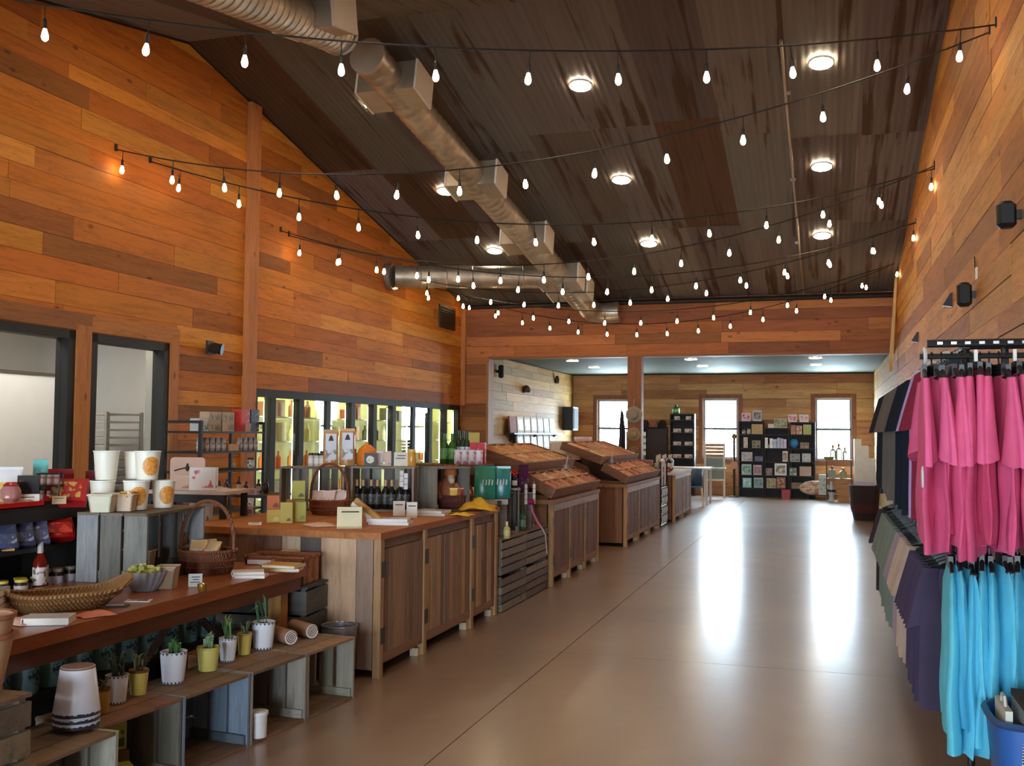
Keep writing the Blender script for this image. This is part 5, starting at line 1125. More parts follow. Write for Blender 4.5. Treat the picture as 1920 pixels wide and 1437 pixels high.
for k in range(3): jar('black preserve jar on the narrow grey crate, %s' % ('left', 'middle', 'right')[k], q0 + Vector((-.06 + .06 * k, -.04 + .02 * k, 0)), .026, .11, S(30, 26, 26), S(20, 20, 20), S(214, 208, 204), 'black preserve jars on the narrow crate')
t = thing('red_bow', 'shiny red bow topping the jars on the narrow grey crate', 'bow', q0 + Vector((0, .03, .112)))
for k in range(7): a = k * .9; link('loop', MB().tube([(0, 0, .01), (.05 * math.cos(a), .05 * math.sin(a), .05), (.085 * math.cos(a), .085 * math.sin(a), .03), (.05 * math.cos(a), .05 * math.sin(a), .006), (0, 0, .004)], .013, 6).mesh('loop', GLOSS, True), t, color=jit(S(206, 40, 26), .15))
link('knot', MB().cbox(0, 0, .02, .04, .04, .06).mesh('knot', GLOSS), t, color=S(196, 36, 24)); link('gift_cube', MB().box(-.05, -.0, -.11, .05, .08, 0).mesh('gift_cube', PLAS), t, (0, 0, 0), color=S(60, 30, 28))
pouch('tall purple foil bag beside the candy tray edge', Vector((-2.88, 9.80, 1.0)), .12, .28, S(84, 40, 84), (S(130, 90, 130), S(60, 30, 70), S(84, 40, 84)), .9, .06)
t = thing('crate_block', 'brown wooden block stand under the purple bag', 'stand', (-2.90, 9.82, .652), .2); link('box', MB().box(-.1, -.1, 0, .1, .1, .345).mesh('box', WX), t, color=S(96, 82, 72)); link('top_plate', MB().box(-.11, -.11, .3452, .11, .11, .347).mesh('top_plate', MATTE), t, color=S(120, 110, 100))
for k in range(2): 
    t = thing('tag_strip', 'white strip of price tags hanging by the purple bag, %s' % ('left', 'right')[k], 'tag', (-2.80 + .06 * k, 9.62 + .08 * k, 1.10), .6, 'tag strips by the purple bag')
    for j in range(4): link('tag', ubox(MATTE), t, (0, 0, -.05 - j * .05), None, (.028, .004, .045), S(222, 218, 216))
    link('rod', MB().tube([(0, .004, .02), (0, .004, -.42 - .03 * k)], .004, 5).mesh('rod', METAL), t, color=S(160, 160, 160))
q = at(990, 980, 'x', -2.86); bottle('small green bottle on the aisle crates behind the pink ribbon', Vector((-2.82, 9.56, .652)), .035, .2, S(52, 120, 90), S(40, 96, 70), S(120, 170, 150))
t = thing('pink_ribbon', 'pink ribbon trailing over the top of the aisle crates', 'ribbon', (-2.72, 9.66, .85)); link('band', MB().tube([(-.04, 0, .06), (-.02, -.02, -.02), (.02, .02, -.12), (.06, .05, -.19)], .012, 5).mesh('band', FU, True), t, color=S(206, 120, 150)); link('rose_knot', MB().lathe([(.01, 0), (.04, .02), (.03, .05), (.006, .06)], 9).mesh('rose_knot', FU, True), t, (-.04, 0, .04), color=S(150, 40, 84)); link('tail', MB().tube([(.06, .05, -.18), (.09, .08, -.26), (.10, .1, -.44)], .006, 4).mesh('tail', FU, True), t, color=S(200, 190, 180))
q = at(949, 997, 'x', -2.75); bottle('small yellow bottle on the aisle crates against the counter', Vector((-2.72, 8.74, .652)), .03, .15, S(206, 190, 110), S(226, 220, 200), S(220, 210, 150))

# ------------------------------------------------------------------ stands behind the table: tin sign, card boxes, cosmetics
st_ = thing('display_table', 'black display table behind the crate with a white shelf top', 'table', (-4.55, 6.75, 0), .1); q = at(395, 915, 'y', 6.75)
link('top', MB().box(-.36, -.2, 1.12, .3, .2, 1.145).mesh('top', MATTE), st_, color=S(214, 196, 186)); link('middle_shelf', MB().box(-.35, -.19, .86, .29, .19, .88).mesh('middle_shelf', BLACK), st_, color=S(36, 32, 30)); link('fascia', MB().box(-.35, -.2, 1.06, .29, -.17, 1.118).mesh('fascia', BLACK), st_, color=S(30, 28, 26))
for x in (-.33, .27):
    for y in (-.17, .17): link('leg', ubox(BLACK), st_, (x, y, 0), None, (.04, .04, 1.119), S(28, 26, 24))
t = thing('tin_sign', 'cream rounded board with a dark bee mark standing at the back', 'sign', (-4.74, 6.84, 1.146), .3)
w2, h2 = .135, .24; pts = [(-w2, 0, 0), (w2, 0, 0)] + [(w2 - .03 + .03 * math.cos(a * .3927), 0, h2 - .03 + .03 * math.sin(a * .3927)) for a in range(5)] + [(-w2 + .03 - .03 * math.sin(a * .3927), 0, h2 - .03 + .03 * math.cos(a * .3927)) for a in range(5)]
link('board', MB().prism(pts, (0, .02, 0)).mesh('board', MATTE), t, color=S(210, 178, 156)); link('bee_mark', MB().lathe([(.003, -.03), (.014, -.015), (.016, .005), (.006, .02), (.009, .028), (.003, .034)], 10).mesh('bee_mark', INK, True), t, (0, -.004, .16))
link('arc_lettering', MB().tube([(-.1 + .2 * k / 12, -.004, .135 + .022 * math.sin(math.pi * k / 12)) for k in range(13)], .005, 4).mesh('arc_lettering', INK), t)
carton('white box with red and grey figures on the black display table', Vector((-4.47, 6.66, 1.146)), .2, .06, .17, S(222, 208, 196), S(190, 60, 56), .25, amount=.3); carton('white box with garland print on the lower shelf of the black display table', Vector((-4.46, 6.62, .881)), .16, .06, .17, S(214, 200, 184), S(150, 90, 70), .25, amount=.35)
carton('kraft bread box next to the tubs at the back of the crate', Vector((-4.62, 6.62, 1.146)), .12, .06, .11, S(206, 170, 136), S(160, 110, 80), .3, amount=.3)
ct_ = thing('side_table', 'low dark table of cosmetics before the black metal shelf', 'table', (-5.1, 7.9, 0), .1)
link('top', MB().box(-.55, -.22, 1.02, .55, .22, 1.045).mesh('top', BLACK), ct_, color=S(44, 34, 30))
for x in (-.52, .52):
    for y in (-.19, .19): link('leg', ubox(BLACK), ct_, (x, y, 0), None, (.04, .04, 1.02), S(30, 26, 24))
for k in range(3): carton('pale pink soap carton along the front of the low dark table, %s' % ORD[k], Vector((-5.36 + k * .3, 7.74, 1.046)), .2, .06, .05, S(214, 190, 190), S(180, 130, 140), .1, group='soap cartons on the low dark table')
for k in range(9): bottle('small brown dropper bottle at the back of the low dark table, %s from the left' % ORD[k], Vector((-5.5 + k * .1, 7.95 + .04 * (k % 2), 1.046)), .022, .1 + .02 * (k % 3), S(58, 34, 26), S(40, 34, 30), S(190, 170, 150) if k % 2 else None, 'dropper bottles')

# ------------------------------------------------------------------ black metal shelf against the left wall
q1, q2 = at(366, 790, 'x', -6.3), at(486, 795, 'x', -6.3)
ms = thing('metal_shelf', 'tall black metal shelf against the wall beside the cooler', 'shelf', (-6.45, (q1.y + q2.y) / 2, 0)); L = q2.y - q1.y
for y in (-L / 2, L / 2):
    for x in (-.22, .22): link('upright', ubox(BLACK), ms, (x, y, 0), None, (.035, .035, 1.70), S(30, 28, 26))
for z in (.3, .7, 1.14, 1.35, 1.565): link('shelf_board', ubox(BLACK), ms, (0, 0, z), None, (.46, L, .022), S(34, 28, 26))
for y in (-L / 2, L / 2): link('side_rail', ubox(BLACK), ms, (0, y, 1.67), None, (.44, .03, .03), S(30, 28, 26))
for i in range(2):
    for j in range(3):
        for (cc, nm) in (((S(196, 52, 40), 'red'),) if i == 0 else ((S(44, 52, 84), 'navy'),)):
            carton('%s tea carton in the stack on top of the black metal shelf, %s' % (nm, ('lower', 'middle', 'upper')[j]), Vector((-6.32, q2.y - .36 + i * .2, 1.5885 + j * .083)), .18, .12, .08, jit(cc, .08), S(200, 190, 180), HP, group='tea cartons on the metal shelf', amount=.18)
for k in range(4): carton('patterned beige gift box left of the red tea cartons, %s' % ORD[k], Vector((-6.33, q1.y + .32 + (k // 2) * .26, 1.5885 + (k % 2) * .105)), .22, .12, .10, S(176, 150, 120), S(120, 110, 76), HP, group='beige gift boxes on the metal shelf', amount=.45)
carton('small green and white carton at the left of the metal shelf top', Vector((-6.33, q1.y + .12, 1.5885)), .16, .12, .13, S(196, 196, 190), S(70, 110, 90), HP)
for k in range(11):
    if k in (5, 6): continue
    t = jar('clear spice jar on the second board of the metal shelf, %s from the left' % ORD[k], Vector((-6.30, q1.y + .09 + k * (L - .18) / 10, 1.373)), .034, .145, S(176, 160, 150), S(150, 140, 134), S(200, 186, 176), 'spice jars on the metal shelf')
carton('kraft carton between the spice jars', Vector((-6.3, q1.y + .09 + 5.5 * (L - .18) / 10, 1.373)), .16, .1, .07, S(200, 150, 100), None, HP)
for k, px in enumerate((428, 470)): q = at(px, 812, 'x', -6.2); card('peach price card on the top board of the metal shelf, %s' % ('left', 'right')[k], Vector((-6.235, q.y, 1.588)), .1, .09, -.1, HP, S(206, 166, 140), 0, group='peach price cards')
for k in range(3): jar('white face cream jar at the right end of the metal shelf, %s from below' % ORD[k], Vector((-6.34, q2.y - .1, (.723, 1.163, 1.373)[k])), .04, .12, S(206, 190, 170), S(60, 44, 36), S(220, 214, 200), 'cream jars on the metal shelf')
q = at(437, 878, 'x', XL + .03); ol = thing('wall_outlet', 'pale wall outlet behind the metal shelf', 'outlet', (XL + .03, q.y, q.z - .06)); link('plate', MB().box(0, -.045, 0, .012, .045, .12).mesh('plate', PLAS), ol, color=S(196, 160, 134)); link('socket', MB().box(.010, -.02, .02, .016, .02, .1).mesh('socket', PLAS), ol, color=S(150, 110, 90))
# ------------------------------------------------------------------ clothes racks on the right
def garment_mesh(key, h, top, bot, th, flare, seed, sag=.035):
    k = ('garment', key)
    if k in CACHE: return CACHE[k]
    rg = random.Random(seed); n = 28; rows = 13; P = []; ph = [rg.uniform(0, 6.28) for _ in range(4)]
    for i in range(rows):
        t = i / (rows - 1); z = -h * t
        hw = top + (bot - top) * min(1, (t * h / .12)) ** .7 if t * h < .12 else bot * (1 + flare * (t - .12 / h))
        if t * h < .12: z = -sag * ((hw - top) / max(bot - top, 1e-3)) - (t * h - 0) * .3
        for j in range(n):
            a = 2 * math.pi * j / n; c, s = math.cos(a), math.sin(a); w_ = hw * (abs(c) ** .8) * (1 if c > 0 else -1)
            fold = 1 + .55 * t * math.sin(5 * w_ / bot + ph[0]) + .35 * t * math.sin(9 * w_ / bot + ph[1])
            x = th * (.35 + .65 * min(1, t * 3)) * fold * (abs(s) ** 1.4) * (1 if s > 0 else -1) + .016 * t * math.sin(3.1 * w_ / bot + ph[2]) + .007 * math.sin(11 * t + ph[1]) * t
            P.append((x, w_, z - .02 * t * math.sin(2.3 * w_ / bot + ph[3])))
    mb = MB().grid(P, rows, n, True); mb.f.append(tuple(range(n))[::-1]); mb.f.append(tuple((rows - 1) * n + j for j in range(n)))
    CACHE[k] = mb.mesh('garment', FAB, True); return CACHE[k]
def sleeve_mesh(key, s_, ln, seed, top=.2, fl=.065):
    k = ('sleeve', key, s_)
    if k in CACHE: return CACHE[k]
    rg = random.Random(seed + s_); n = 16; rows = 8; P = []; ph = rg.uniform(0, 6)
    for i in range(rows):
        t = i / (rows - 1); cy_ = s_ * (top - .02 + fl * math.sin(t * 1.7)); cz = -.02 - ln * t; rw = .055 + .045 * t; rt = .016 + .014 * t
        for j in range(n):
            a = 2 * math.pi * j / n; P.append((rt * math.cos(a) * (1 + .4 * t * math.sin(3 * a + ph)) + .008 * t * math.sin(ph), cy_ + rw * math.sin(a) * (.7 + .3 * t), cz + .03 * math.sin(a) * s_ * -1 * t))
    mb = MB().grid(P, rows, n, True); mb.f.append(tuple(range(n))[::-1]); mb.f.append(tuple((rows - 1) * n + j for j in range(n)))
    CACHE[k] = mb.mesh('sleeve', FAB, True); return CACHE[k]
def hanger_mesh(drop, half):
    k = ('hanger', drop, half)
    if k not in CACHE:
        mb = MB().tube([(0, -half, -.015), (0, -half * .5, .016), (0, 0, .035), (0, half * .5, .016), (0, half, -.015), (0, -half, -.017)], .009, 6)
        mb.tube([(0, 0, .015), (0, 0, drop - .03), (0, .012, drop + .002), (0, .0, drop + .016), (0, -.014, drop + .004)], .004, 5)
        mb.box(-.010, -.07, -.005, .010, .07, .045); CACHE[k] = mb.mesh('hanger', BLACK, True)
    return CACHE[k]
def garment(label, cat, x, y, zrail, drop, rz, col, h, sleeves, group, var, bot=.235, top=.06, th=.02, flare=.08, sl=.30, name='tee_shirt', tag_=False):
    t = thing(name, label, cat, (x, y, zrail - drop), rz, group)
    link('body', garment_mesh((h, bot, top, th, flare, var), h, top, bot, th, flare, var * 7 + 3), t, color=col)
    if sleeves:
        for s_ in (-1, 1): link('sleeve', sleeve_mesh((sl, var, bot), s_, sl, var * 5, bot - .03, .065 if bot > .22 else .02), t, color=jit(col, .04))
    link('hanger', hanger_mesh(drop, top + .1 if sleeves else top + .02), t, color=cBLACK)
    if tag_: link('size_tag', MB().lathe([(.02, -.045), (.026, -.03), (.026, .02), (.01, .04)], 10).mesh('size_tag', MATTE, True), t, (-.02, -bot - .07, -.42), (0, 0, 0), (.25, 1, 1), color=S(226, 206, 214))
    return t
def rail_thing(label, pts_post, rails, rings, loc):
    t = thing('clothes_rack', label, 'rack', loc)
    for (x, y, h) in pts_post: link('upright', MB().tube([(x, y, 0), (x, y, h)], .016, 8).mesh('upright', BLACK, True), t, color=cBLACK)
    for (a, b, r_) in rails: link('rail', MB().tube([a, b], r_, 8).mesh('rail', BLACK, True), t, color=cBLACK)
    for (x, y, z, rx) in rings:
        P = [(0, .034 * math.cos(a * .3927), .034 * math.sin(a * .3927)) for a in range(17)]
        link('size_ring', MB().tube(P, .008, 5).mesh('size_ring', PLAS, True), t, (x, y, z), (0, 0, rx), color=S(206, 196, 190))
    return t
RX, RY = .46, 4.70
er = rail_thing('black end rack of pink and turquoise tops facing the entrance', [(.30, .16, 2.0), (.74, .16, 2.0)],
    [((-.03, 0, 2.0), (.77, 0, 2.0), .017), ((-.06, 0, 1.945), (.77, 0, 1.945), .012), ((-.03, 0, 1.17), (.77, 0, 1.17), .014), ((.30, .16, 2.0), (.30, 0, 2.0), .014), ((.74, .16, 2.0), (.74, 0, 2.0), .014), ((.30, .16, 1.17), (.30, 0, 1.17), .014), ((.74, .16, 1.17), (.74, 0, 1.17), .014), ((.30, .0, .03), (.30, .34, .03), .018), ((.74, 0, .03), (.74, .34, .03), .018), ((.30, .16, .12), (.74, .16, .12), .014)],
    [(-.04, 0, 1.945, 0)], (RX, RY, 0))
for k in range(14): link('notch', MB().cbox(.02 + k * .055, -.018, 2.0, .022, .006, .012).mesh('notch', METAL), er, color=S(150, 146, 140))
for k, x in enumerate((.16, .31, .52, .68)): link('rail_clip', MB().cbox(x, -.016, 1.945, .014, .02, .05).mesh('rail_clip', PLAS), er, color=S(216, 206, 190))
PINK = S(224, 98, 138); TURQ = S(104, 200, 222)
for k in range(22):
    x = RX - .045 + k * .0365 + R.uniform(-.006, .006)
    garment('bright pink short-sleeved shirt on the end rack, %s from the aisle' % ORD[k], 'shirt', x, RY, 1.945, .068 + R.uniform(0, .02), R.uniform(-.18, .18), jit(PINK, .05), .70 + R.uniform(-.03, .05), True, 'pink shirts on the end rack', k % 5, th=.026, bot=.23, sl=.31 + R.uniform(0, .03), tag_=(k == 0))
for k in range(22):
    x = RX + .040 + k * .0335 + R.uniform(-.008, .008)
    garment('turquoise long tunic on the lower end rail, %s from the aisle' % ORD[k], 'top', x, RY - .02, 1.17, .10 + R.uniform(0, .02), R.uniform(-.2, .2), jit(TURQ, .06), .67 + R.uniform(-.05, .06), False, 'turquoise tops on the lower rail', k % 5, bot=.21, top=.12, th=.034, flare=.35, name='long_tunic')
ar = rail_thing('black wall rack of dark shirts along the right wall behind the pink ones', [(0, 0, 2.04), (0, 2.15, 2.04), (0, 4.3, 2.04), (.5, 0, 2.04), (.5, 2.15, 2.04), (.5, 4.3, 2.04)],
    [((0, -.05, 2.02), (0, 4.35, 2.02), .014), ((0, -.05, 1.08), (0, 4.35, 1.08), .014), ((.5, -.05, 2.02), (.5, 4.35, 2.02), .014), ((0, 0, 2.02), (.55, 0, 2.02), .012), ((0, 2.15, 2.02), (.55, 2.15, 2.02), .012), ((0, 4.3, 2.02), (.55, 4.3, 2.02), .012)],
    [(0, .75, 2.02, HP), (0, 1.5, 2.02, HP), (0, 2.4, 2.02, HP), (0, .9, 1.08, HP), (0, 1.6, 1.08, HP)], (.64, 5.15, 0))
UP = [('maroon', S(128, 40, 58), 5.22, 4, True), ('lavender', S(168, 140, 178), 5.64, 2, True), ('gold', S(176, 124, 48), 5.86, 2, False), ('navy', S(27, 31, 41), 6.08, 8, True), ('brown-grey', S(96, 88, 80), 6.94, 13, True), ('dark charcoal', S(36, 38, 42), 8.34, 8, True)]
UP2 = [('purple', S(68, 57, 76), 5.25, 8, True), ('black', S(36, 32, 32), 6.1, 1, False), ('beige', S(176, 150, 130), 6.22, 6, True), ('mauve', S(150, 126, 130), 6.86, 3, True), ('grey-green', S(112, 118, 104), 7.2, 16, True), ('tan', S(196, 144, 84), 8.9, 3, False), ('dark plum', S(60, 46, 56), 9.22, 2, True)]
for zr, lst, where in ((2.02, UP, 'upper'), (1.08, UP2, 'lower')):
    for (nm, c, y0, n, slv) in lst:
        for k in range(n):
            lab = ('%s %s on the %s wall rail' % (nm, 'shirt' if slv else 'sleeveless top', where)) + (', %s from the entrance' % ORD[k] if n > 1 else '')
            garment(lab, 'shirt' if slv else 'top', .64, y0 + k * .105, zr, .085, HP + R.uniform(-.12, .12), jit(c, .06), .74 + R.uniform(-.03, .04) - (.06 if zr < 1.5 else 0), slv, '%s tops on the %s wall rail' % (nm, where), (k + n) % 5, bot=.205 if slv else .17, sl=.26, th=.022, name='hanging_shirt' if slv else 'hanging_tunic')
# blue bin with patterned folded things
q = at(1853, 1330, 'y', 4.22); bn = thing('blue_bin', 'blue plastic bin on the floor in front of the turquoise tops', 'bin', (.80, 4.22, 0))
def rbox(w0, d0, w1, d1, z0, z1, n=24):
    out = []
    for (w_, d_, z) in ((w0, d0, z0), (w1, d1, z1)):
        for j in range(n):
            a = 2 * math.pi * j / n; c, s = math.cos(a), math.sin(a); out.append((w_ * math.copysign(abs(c) ** .45, c), d_ * math.copysign(abs(s) ** .45, s), z))
    return out
mb = MB().grid(rbox(.17, .15, .215, .19, 0, .57), 2, 24, True); mb.grid(rbox(.205, .18, .165, .145, .57, .02), 2, 24, True); mb.f.append(tuple(range(24))[::-1]); link('bin_wall', mb.mesh('bin_wall', PLAS, True), bn, color=S(44, 92, 158))
link('rim', MB().tube(rbox(.217, .192, .217, .192, .565, .565)[:24] + rbox(.217, .192, .217, .192, .565, .565)[:1], .014, 6).mesh('rim', PLAS, True), bn, color=S(44, 66, 104))
PATT = None
def maze():
    m, nt, p_ = nodes('black_white_pattern'); tc = N(nt, 'ShaderNodeTexCoord'); br_ = N(nt, 'ShaderNodeTexBrick'); br_.inputs['Scale'].default_value = 34; br_.inputs['Color1'].default_value = S(30, 34, 46); br_.inputs['Color2'].default_value = S(40, 44, 56); br_.inputs['Mortar'].default_value = S(206, 214, 216); br_.inputs['Mortar Size'].default_value = .035; br_.offset = .5
    mp = N(nt, 'ShaderNodeMapping'); mp.inputs['Rotation'].default_value = (1.57, .6, .8); nt.links.new(tc.outputs['Object'], mp.inputs[0]); nt.links.new(mp.outputs[0], br_.inputs['Vector']); nt.links.new(br_.outputs['Color'], p_.inputs['Base Color']); p_.inputs['Roughness'].default_value = .8; return m
MZ = maze()
for k in range(4):
    t = thing('folded_tote', 'black and white patterned folded tote in the blue bin, %s from the aisle' % ORD[k], 'bag', (.69 + k * .075, 4.17, .30), 0, 'patterned totes in the blue bin'); link('panel', MB().box(-.03, -.13, 0, .03, .13, .34 - .02 * (k % 2)).mesh('panel', MZ), t, (0, 0, 0), (0, .06, 0)); link('edge_binding', MB().box(-.034, -.135, .325 - .02 * (k % 2), .034, .135, .345 - .02 * (k % 2)).mesh('edge_binding', FAB), t, (0, 0, 0), (0, .06, 0), color=S(70, 66, 60))
t = thing('folded_cream_tote', 'cream folded tote at the aisle side of the blue bin', 'bag', (.635, 4.20, .31), 0); link('panel', MB().box(-.012, -.12, 0, .012, .12, .30).mesh('panel', FAB), t, color=S(206, 206, 190)); link('handle', MB().tube([(0, -.05, .29), (.0, -.03, .33), (0, .03, .33), (0, .05, .29)], .007, 5).mesh('handle', FAB, True), t, color=S(190, 190, 176))

# ------------------------------------------------------------------ lamps and speakers on the walls
def wall_speaker(label, x, y, z, s_, h=.28):
    t = thing('wall_speaker', label, 'speaker', (x, y, z)); t.scale = (.72, .72, .72); link('bracket', MB().box(min(0, s_ * .08), -.03, -.04, max(0, s_ * .08), .03, .04).mesh('bracket', BLACK), t, color=cBLACK)
    link('cabinet', MB().lathe([(.05, -h / 2), (.085, -h / 2 + .035), (.085, h / 2 - .035), (.05, h / 2)], 16).mesh('cabinet', BLACK, True), t, (s_ * .13, 0, 0), color=S(22, 24, 24)); link('front_grille', MB().box(-.05, -.088, -h * .36, .05, -.06, h * .36).mesh('front_grille', paint(.8, 0, .2, 90)), t, (s_ * .13, 0, 0), color=S(34, 38, 38)); return t
wall_speaker('black rounded speaker on the right wall above the pink shirts', XR - .022, 9.19, 2.79, -1); wall_speaker('black speaker nearest the entrance, highest on the right wall', XR - .022, 7.12, 3.03, -1, .24)
q = at(1838, 513, 'x', XR); t = thing('wall_outlet', 'white outlet with a dark cable above the right wall speaker', 'outlet', (XR - .024, q.y, q.z - .05)); link('plate', MB().box(-.012, -.035, 0, 0, .035, .1).mesh('plate', PLAS), t, color=S(216, 208, 196)); link('cable', MB().tube([(-.008, .03, .05), (-.012, .05, .2)], .006, 5).mesh('cable', BLACK), t, color=S(60, 40, 30))
for (px, py, lab) in ((1790, 563, 'nearest the speaker'), (1725, 633, 'farthest along the wall')):
    q = at(px, py, 'x', XR); t = thing('wedge_lamp', 'small black wedge lamp on the right wall, %s' % lab, 'lamp', (XR - .022, q.y, q.z), 0, 'black wedge lamps on the right wall'); link('housing', MB().prism([(0, -.04, .07), (-.02, -.04, .07), (-.09, -.04, -.05), (0, -.04, -.065)], (0, .08, 0)).mesh('housing', BLACK), t, color=cBLACK); link('lens', MB().prism([(-.09, -.035, -.052), (-.01, -.035, -.066), (-.01, -.035, -.078), (-.085, -.035, -.066)], (0, .07, 0)).mesh('lens', PLAS), t, color=S(226, 222, 216))
q = at(388, 652, 'x', XL); t = thing('wall_camera', 'small black floodlight on the left wall above the metal shelf', 'lamp', (XL + .022, q.y, q.z)); link('base', MB().box(0, -.06, -.08, .03, .06, .08).mesh('base', BLACK), t, color=S(50, 46, 44)); 
for s_ in (-1, 1): link('lamp_head', MB().tube([(.03, s_ * .02, 0), (.09, s_ * .06, -.01), (.14, s_ * .075, -.02)], [.03, .06, .07], 12).mesh('lamp_head', BLACK, True), t, color=S(34, 36, 38))
q = at(930, 697, 'x', XBL); t = wall_speaker('black speaker high on the pale back room wall near the opening', XBL + .022, q.y, q.z, 1, .38)
q = at(980, 733, 'x', XBL); t = thing('wall_camera', 'small dark camera lamp on the pale back room wall', 'camera', (XBL + .022, q.y, q.z)); link('dome', MB().lathe([(.11, -.04), (.12, 0), (.07, .1), (.02, .13)], 14).mesh('dome', BLACK, True), t, (.06, 0, 0), color=S(60, 34, 22)); link('base', MB().box(0, -.07, -.05, .05, .07, .1).mesh('base', BLACK), t, color=S(50, 30, 20))
q = at(1039, 712, 'x', XBL); t = thing('wall_sensor', 'small dark sensor far along the pale back room wall', 'sensor', (XBL + .022, q.y, q.z)); link('case', MB().lathe([(.05, -.1), (.06, 0), (.03, .1)], 10).mesh('case', BLACK, True), t, (.06, 0, 0), color=S(60, 44, 26)); link('bracket', MB().box(0, -.02, -.02, .06, .02, .02).mesh('bracket', BLACK), t, color=S(50, 36, 24))
# ------------------------------------------------------------------ back room: bookcases and their goods
DARKW = S(48, 38, 34); DW = paint(.6, 0, .15)
def bookcase(label, x0, x1, zs, ztop, name='bookcase', Y=27.12, d=.30):
    t = thing(name, label, 'shelf', ((x0 + x1) / 2, Y, 0)); w_ = x1 - x0
    for s_ in (-1, 1): link('side_panel', ubox(DW), t, (s_ * (w_ / 2 - .015), 0, 0), None, (.03, d, ztop), DARKW)
    for z in zs + [ztop - .03]: link('shelf_board', ubox(DW), t, (0, 0, z), None, (w_ - .06, d, .03), DARKW)
    link('back_panel', ubox(DW), t, (0, d / 2 - .01, 0), None, (w_ - .06, .015, ztop), S(40, 32, 30)); return t
ZS = [at(1450, y, 'y', 26.95).z for y in (918, 894, 868, 843, 817)]
def back_items(items, zs, Y=26.98, pre='', group=None):
    """(x0, y0, x1, y1 in photo pixels, colour, accent, kind, label): stand each on the shelf nearest below it"""
    for (x0, y0, x1, y1, c, acc, kind, lab) in items:
        q = at((x0 + x1) / 2, y1, 'y', Y - .08); m = mpp(q); zz = min(zs, key=lambda z: abs(z + .031 - q.z)) + .031
        w_, h_ = (x1 - x0) * m * .95, (y1 - y0) * m * .92; p = Vector((q.x, Y - .02, zz))
        if kind == 'box': carton(lab, p, w_, .12, h_, c, acc, 0)
        elif kind == 'book':
            t = thing('book', lab, 'book', place(p), 0); link('cover', ubox(GLOSS), t, (0, 0, 0), None, (w_, .03, h_), c)
            if acc: link('cover_print', MB().box(-w_ * .4, -.018, h_ * .15, w_ * .4, -.0145, h_ * .85).mesh('cover_print', printed(acc, 10, .45)), t, color=c)
            link('pages', ubox(MATTE), t, (0, 0, h_ * .02), None, (w_ * .96, .022, h_ * 1.0), S(220, 214, 204))
        elif kind == 'jar': jar(lab, p, w_ / 2, h_, c, acc or c, S(210, 200, 190))
        elif kind == 'ball':
            t = thing('toy_ball', lab, 'toy', place(p)); r_ = w_ / 2; link('shell', MB().lathe([(r_ * math.sin(a * math.pi / 8), h_ / 2 - h_ / 2 * math.cos(a * math.pi / 8)) for a in range(9)], 16).mesh('shell', GLOSS, True), t, color=c); link('stripe', MB().lathe([(r_ * .72, h_ * .78), (r_ * .76, h_ * .76), (r_ * .5, h_ * .93)], 14).mesh('stripe', GLOSS, True), t, color=acc or c)
ZT = 2.02
bookcase('left dark bookcase of toys between the two windows', -2.11, -1.48, ZS, at(1410, 790, 'y', 26.95).z)
bookcase('middle dark bookcase of books between the two windows', -1.46, -.83, ZS, at(1457, 803, 'y', 26.95).z)
bookcase('right dark bookcase of games beside the right window', -.81, -.20, ZS, at(1505, 792, 'y', 26.95).z)
zl, zm, zr_ = at(1410, 790, 'y', 26.95).z, at(1457, 803, 'y', 26.95).z, at(1505, 792, 'y', 26.95).z
back_items([(1390, 772, 1407, 788, S(214, 160, 172), S(160, 70, 90), 'book', 'pink picture box on top of the left bookcase'), (1411, 767, 1428, 788, S(150, 140, 136), S(110, 90, 90), 'book', 'tall grey book on top of the left bookcase'),
    (1409, 794, 1430, 814, S(196, 154, 96), S(170, 150, 70), 'box', 'tan game box on the top board of the left bookcase'), (1400, 803, 1408, 814, S(196, 188, 176), S(150, 140, 130), 'jar', 'small pale jar beside the tan game box'), (1391, 805, 1398, 814, S(150, 134, 130), S(120, 110, 110), 'jar', 'small grey jar at the end of the top board'),
    (1394, 820, 1402, 841, S(210, 190, 184), S(150, 110, 100), 'box', 'narrow pinkish box on the second board, left bookcase'), (1410, 826, 1426, 841, S(140, 130, 96), S(60, 56, 46), 'box', 'olive framed box on the second board, left bookcase'),
    (1390, 848, 1411, 866, S(186, 180, 190), S(140, 130, 150), 'box', 'pale lilac puzzle box on the third board, left bookcase'), (1415, 857, 1431, 867, S(90, 84, 130), S(110, 104, 150), 'box', 'low violet box on the third board, left bookcase'),
    (1390, 872, 1409, 893, S(150, 180, 166), S(90, 140, 120), 'book', 'mint green picture book on the fourth board, left bookcase'), (1412, 872, 1428, 892, S(160, 130, 140), S(190, 90, 100), 'book', 'mauve picture book on the fourth board, left bookcase'),
    (1392, 900, 1409, 919, S(130, 196, 196), S(200, 220, 216), 'book', 'aqua picture book on the lowest board, left bookcase'), (1413, 900, 1431, 920, S(120, 156, 150), S(90, 130, 126), 'book', 'sea green picture book on the lowest board, left bookcase')], ZS + [zl - .03])
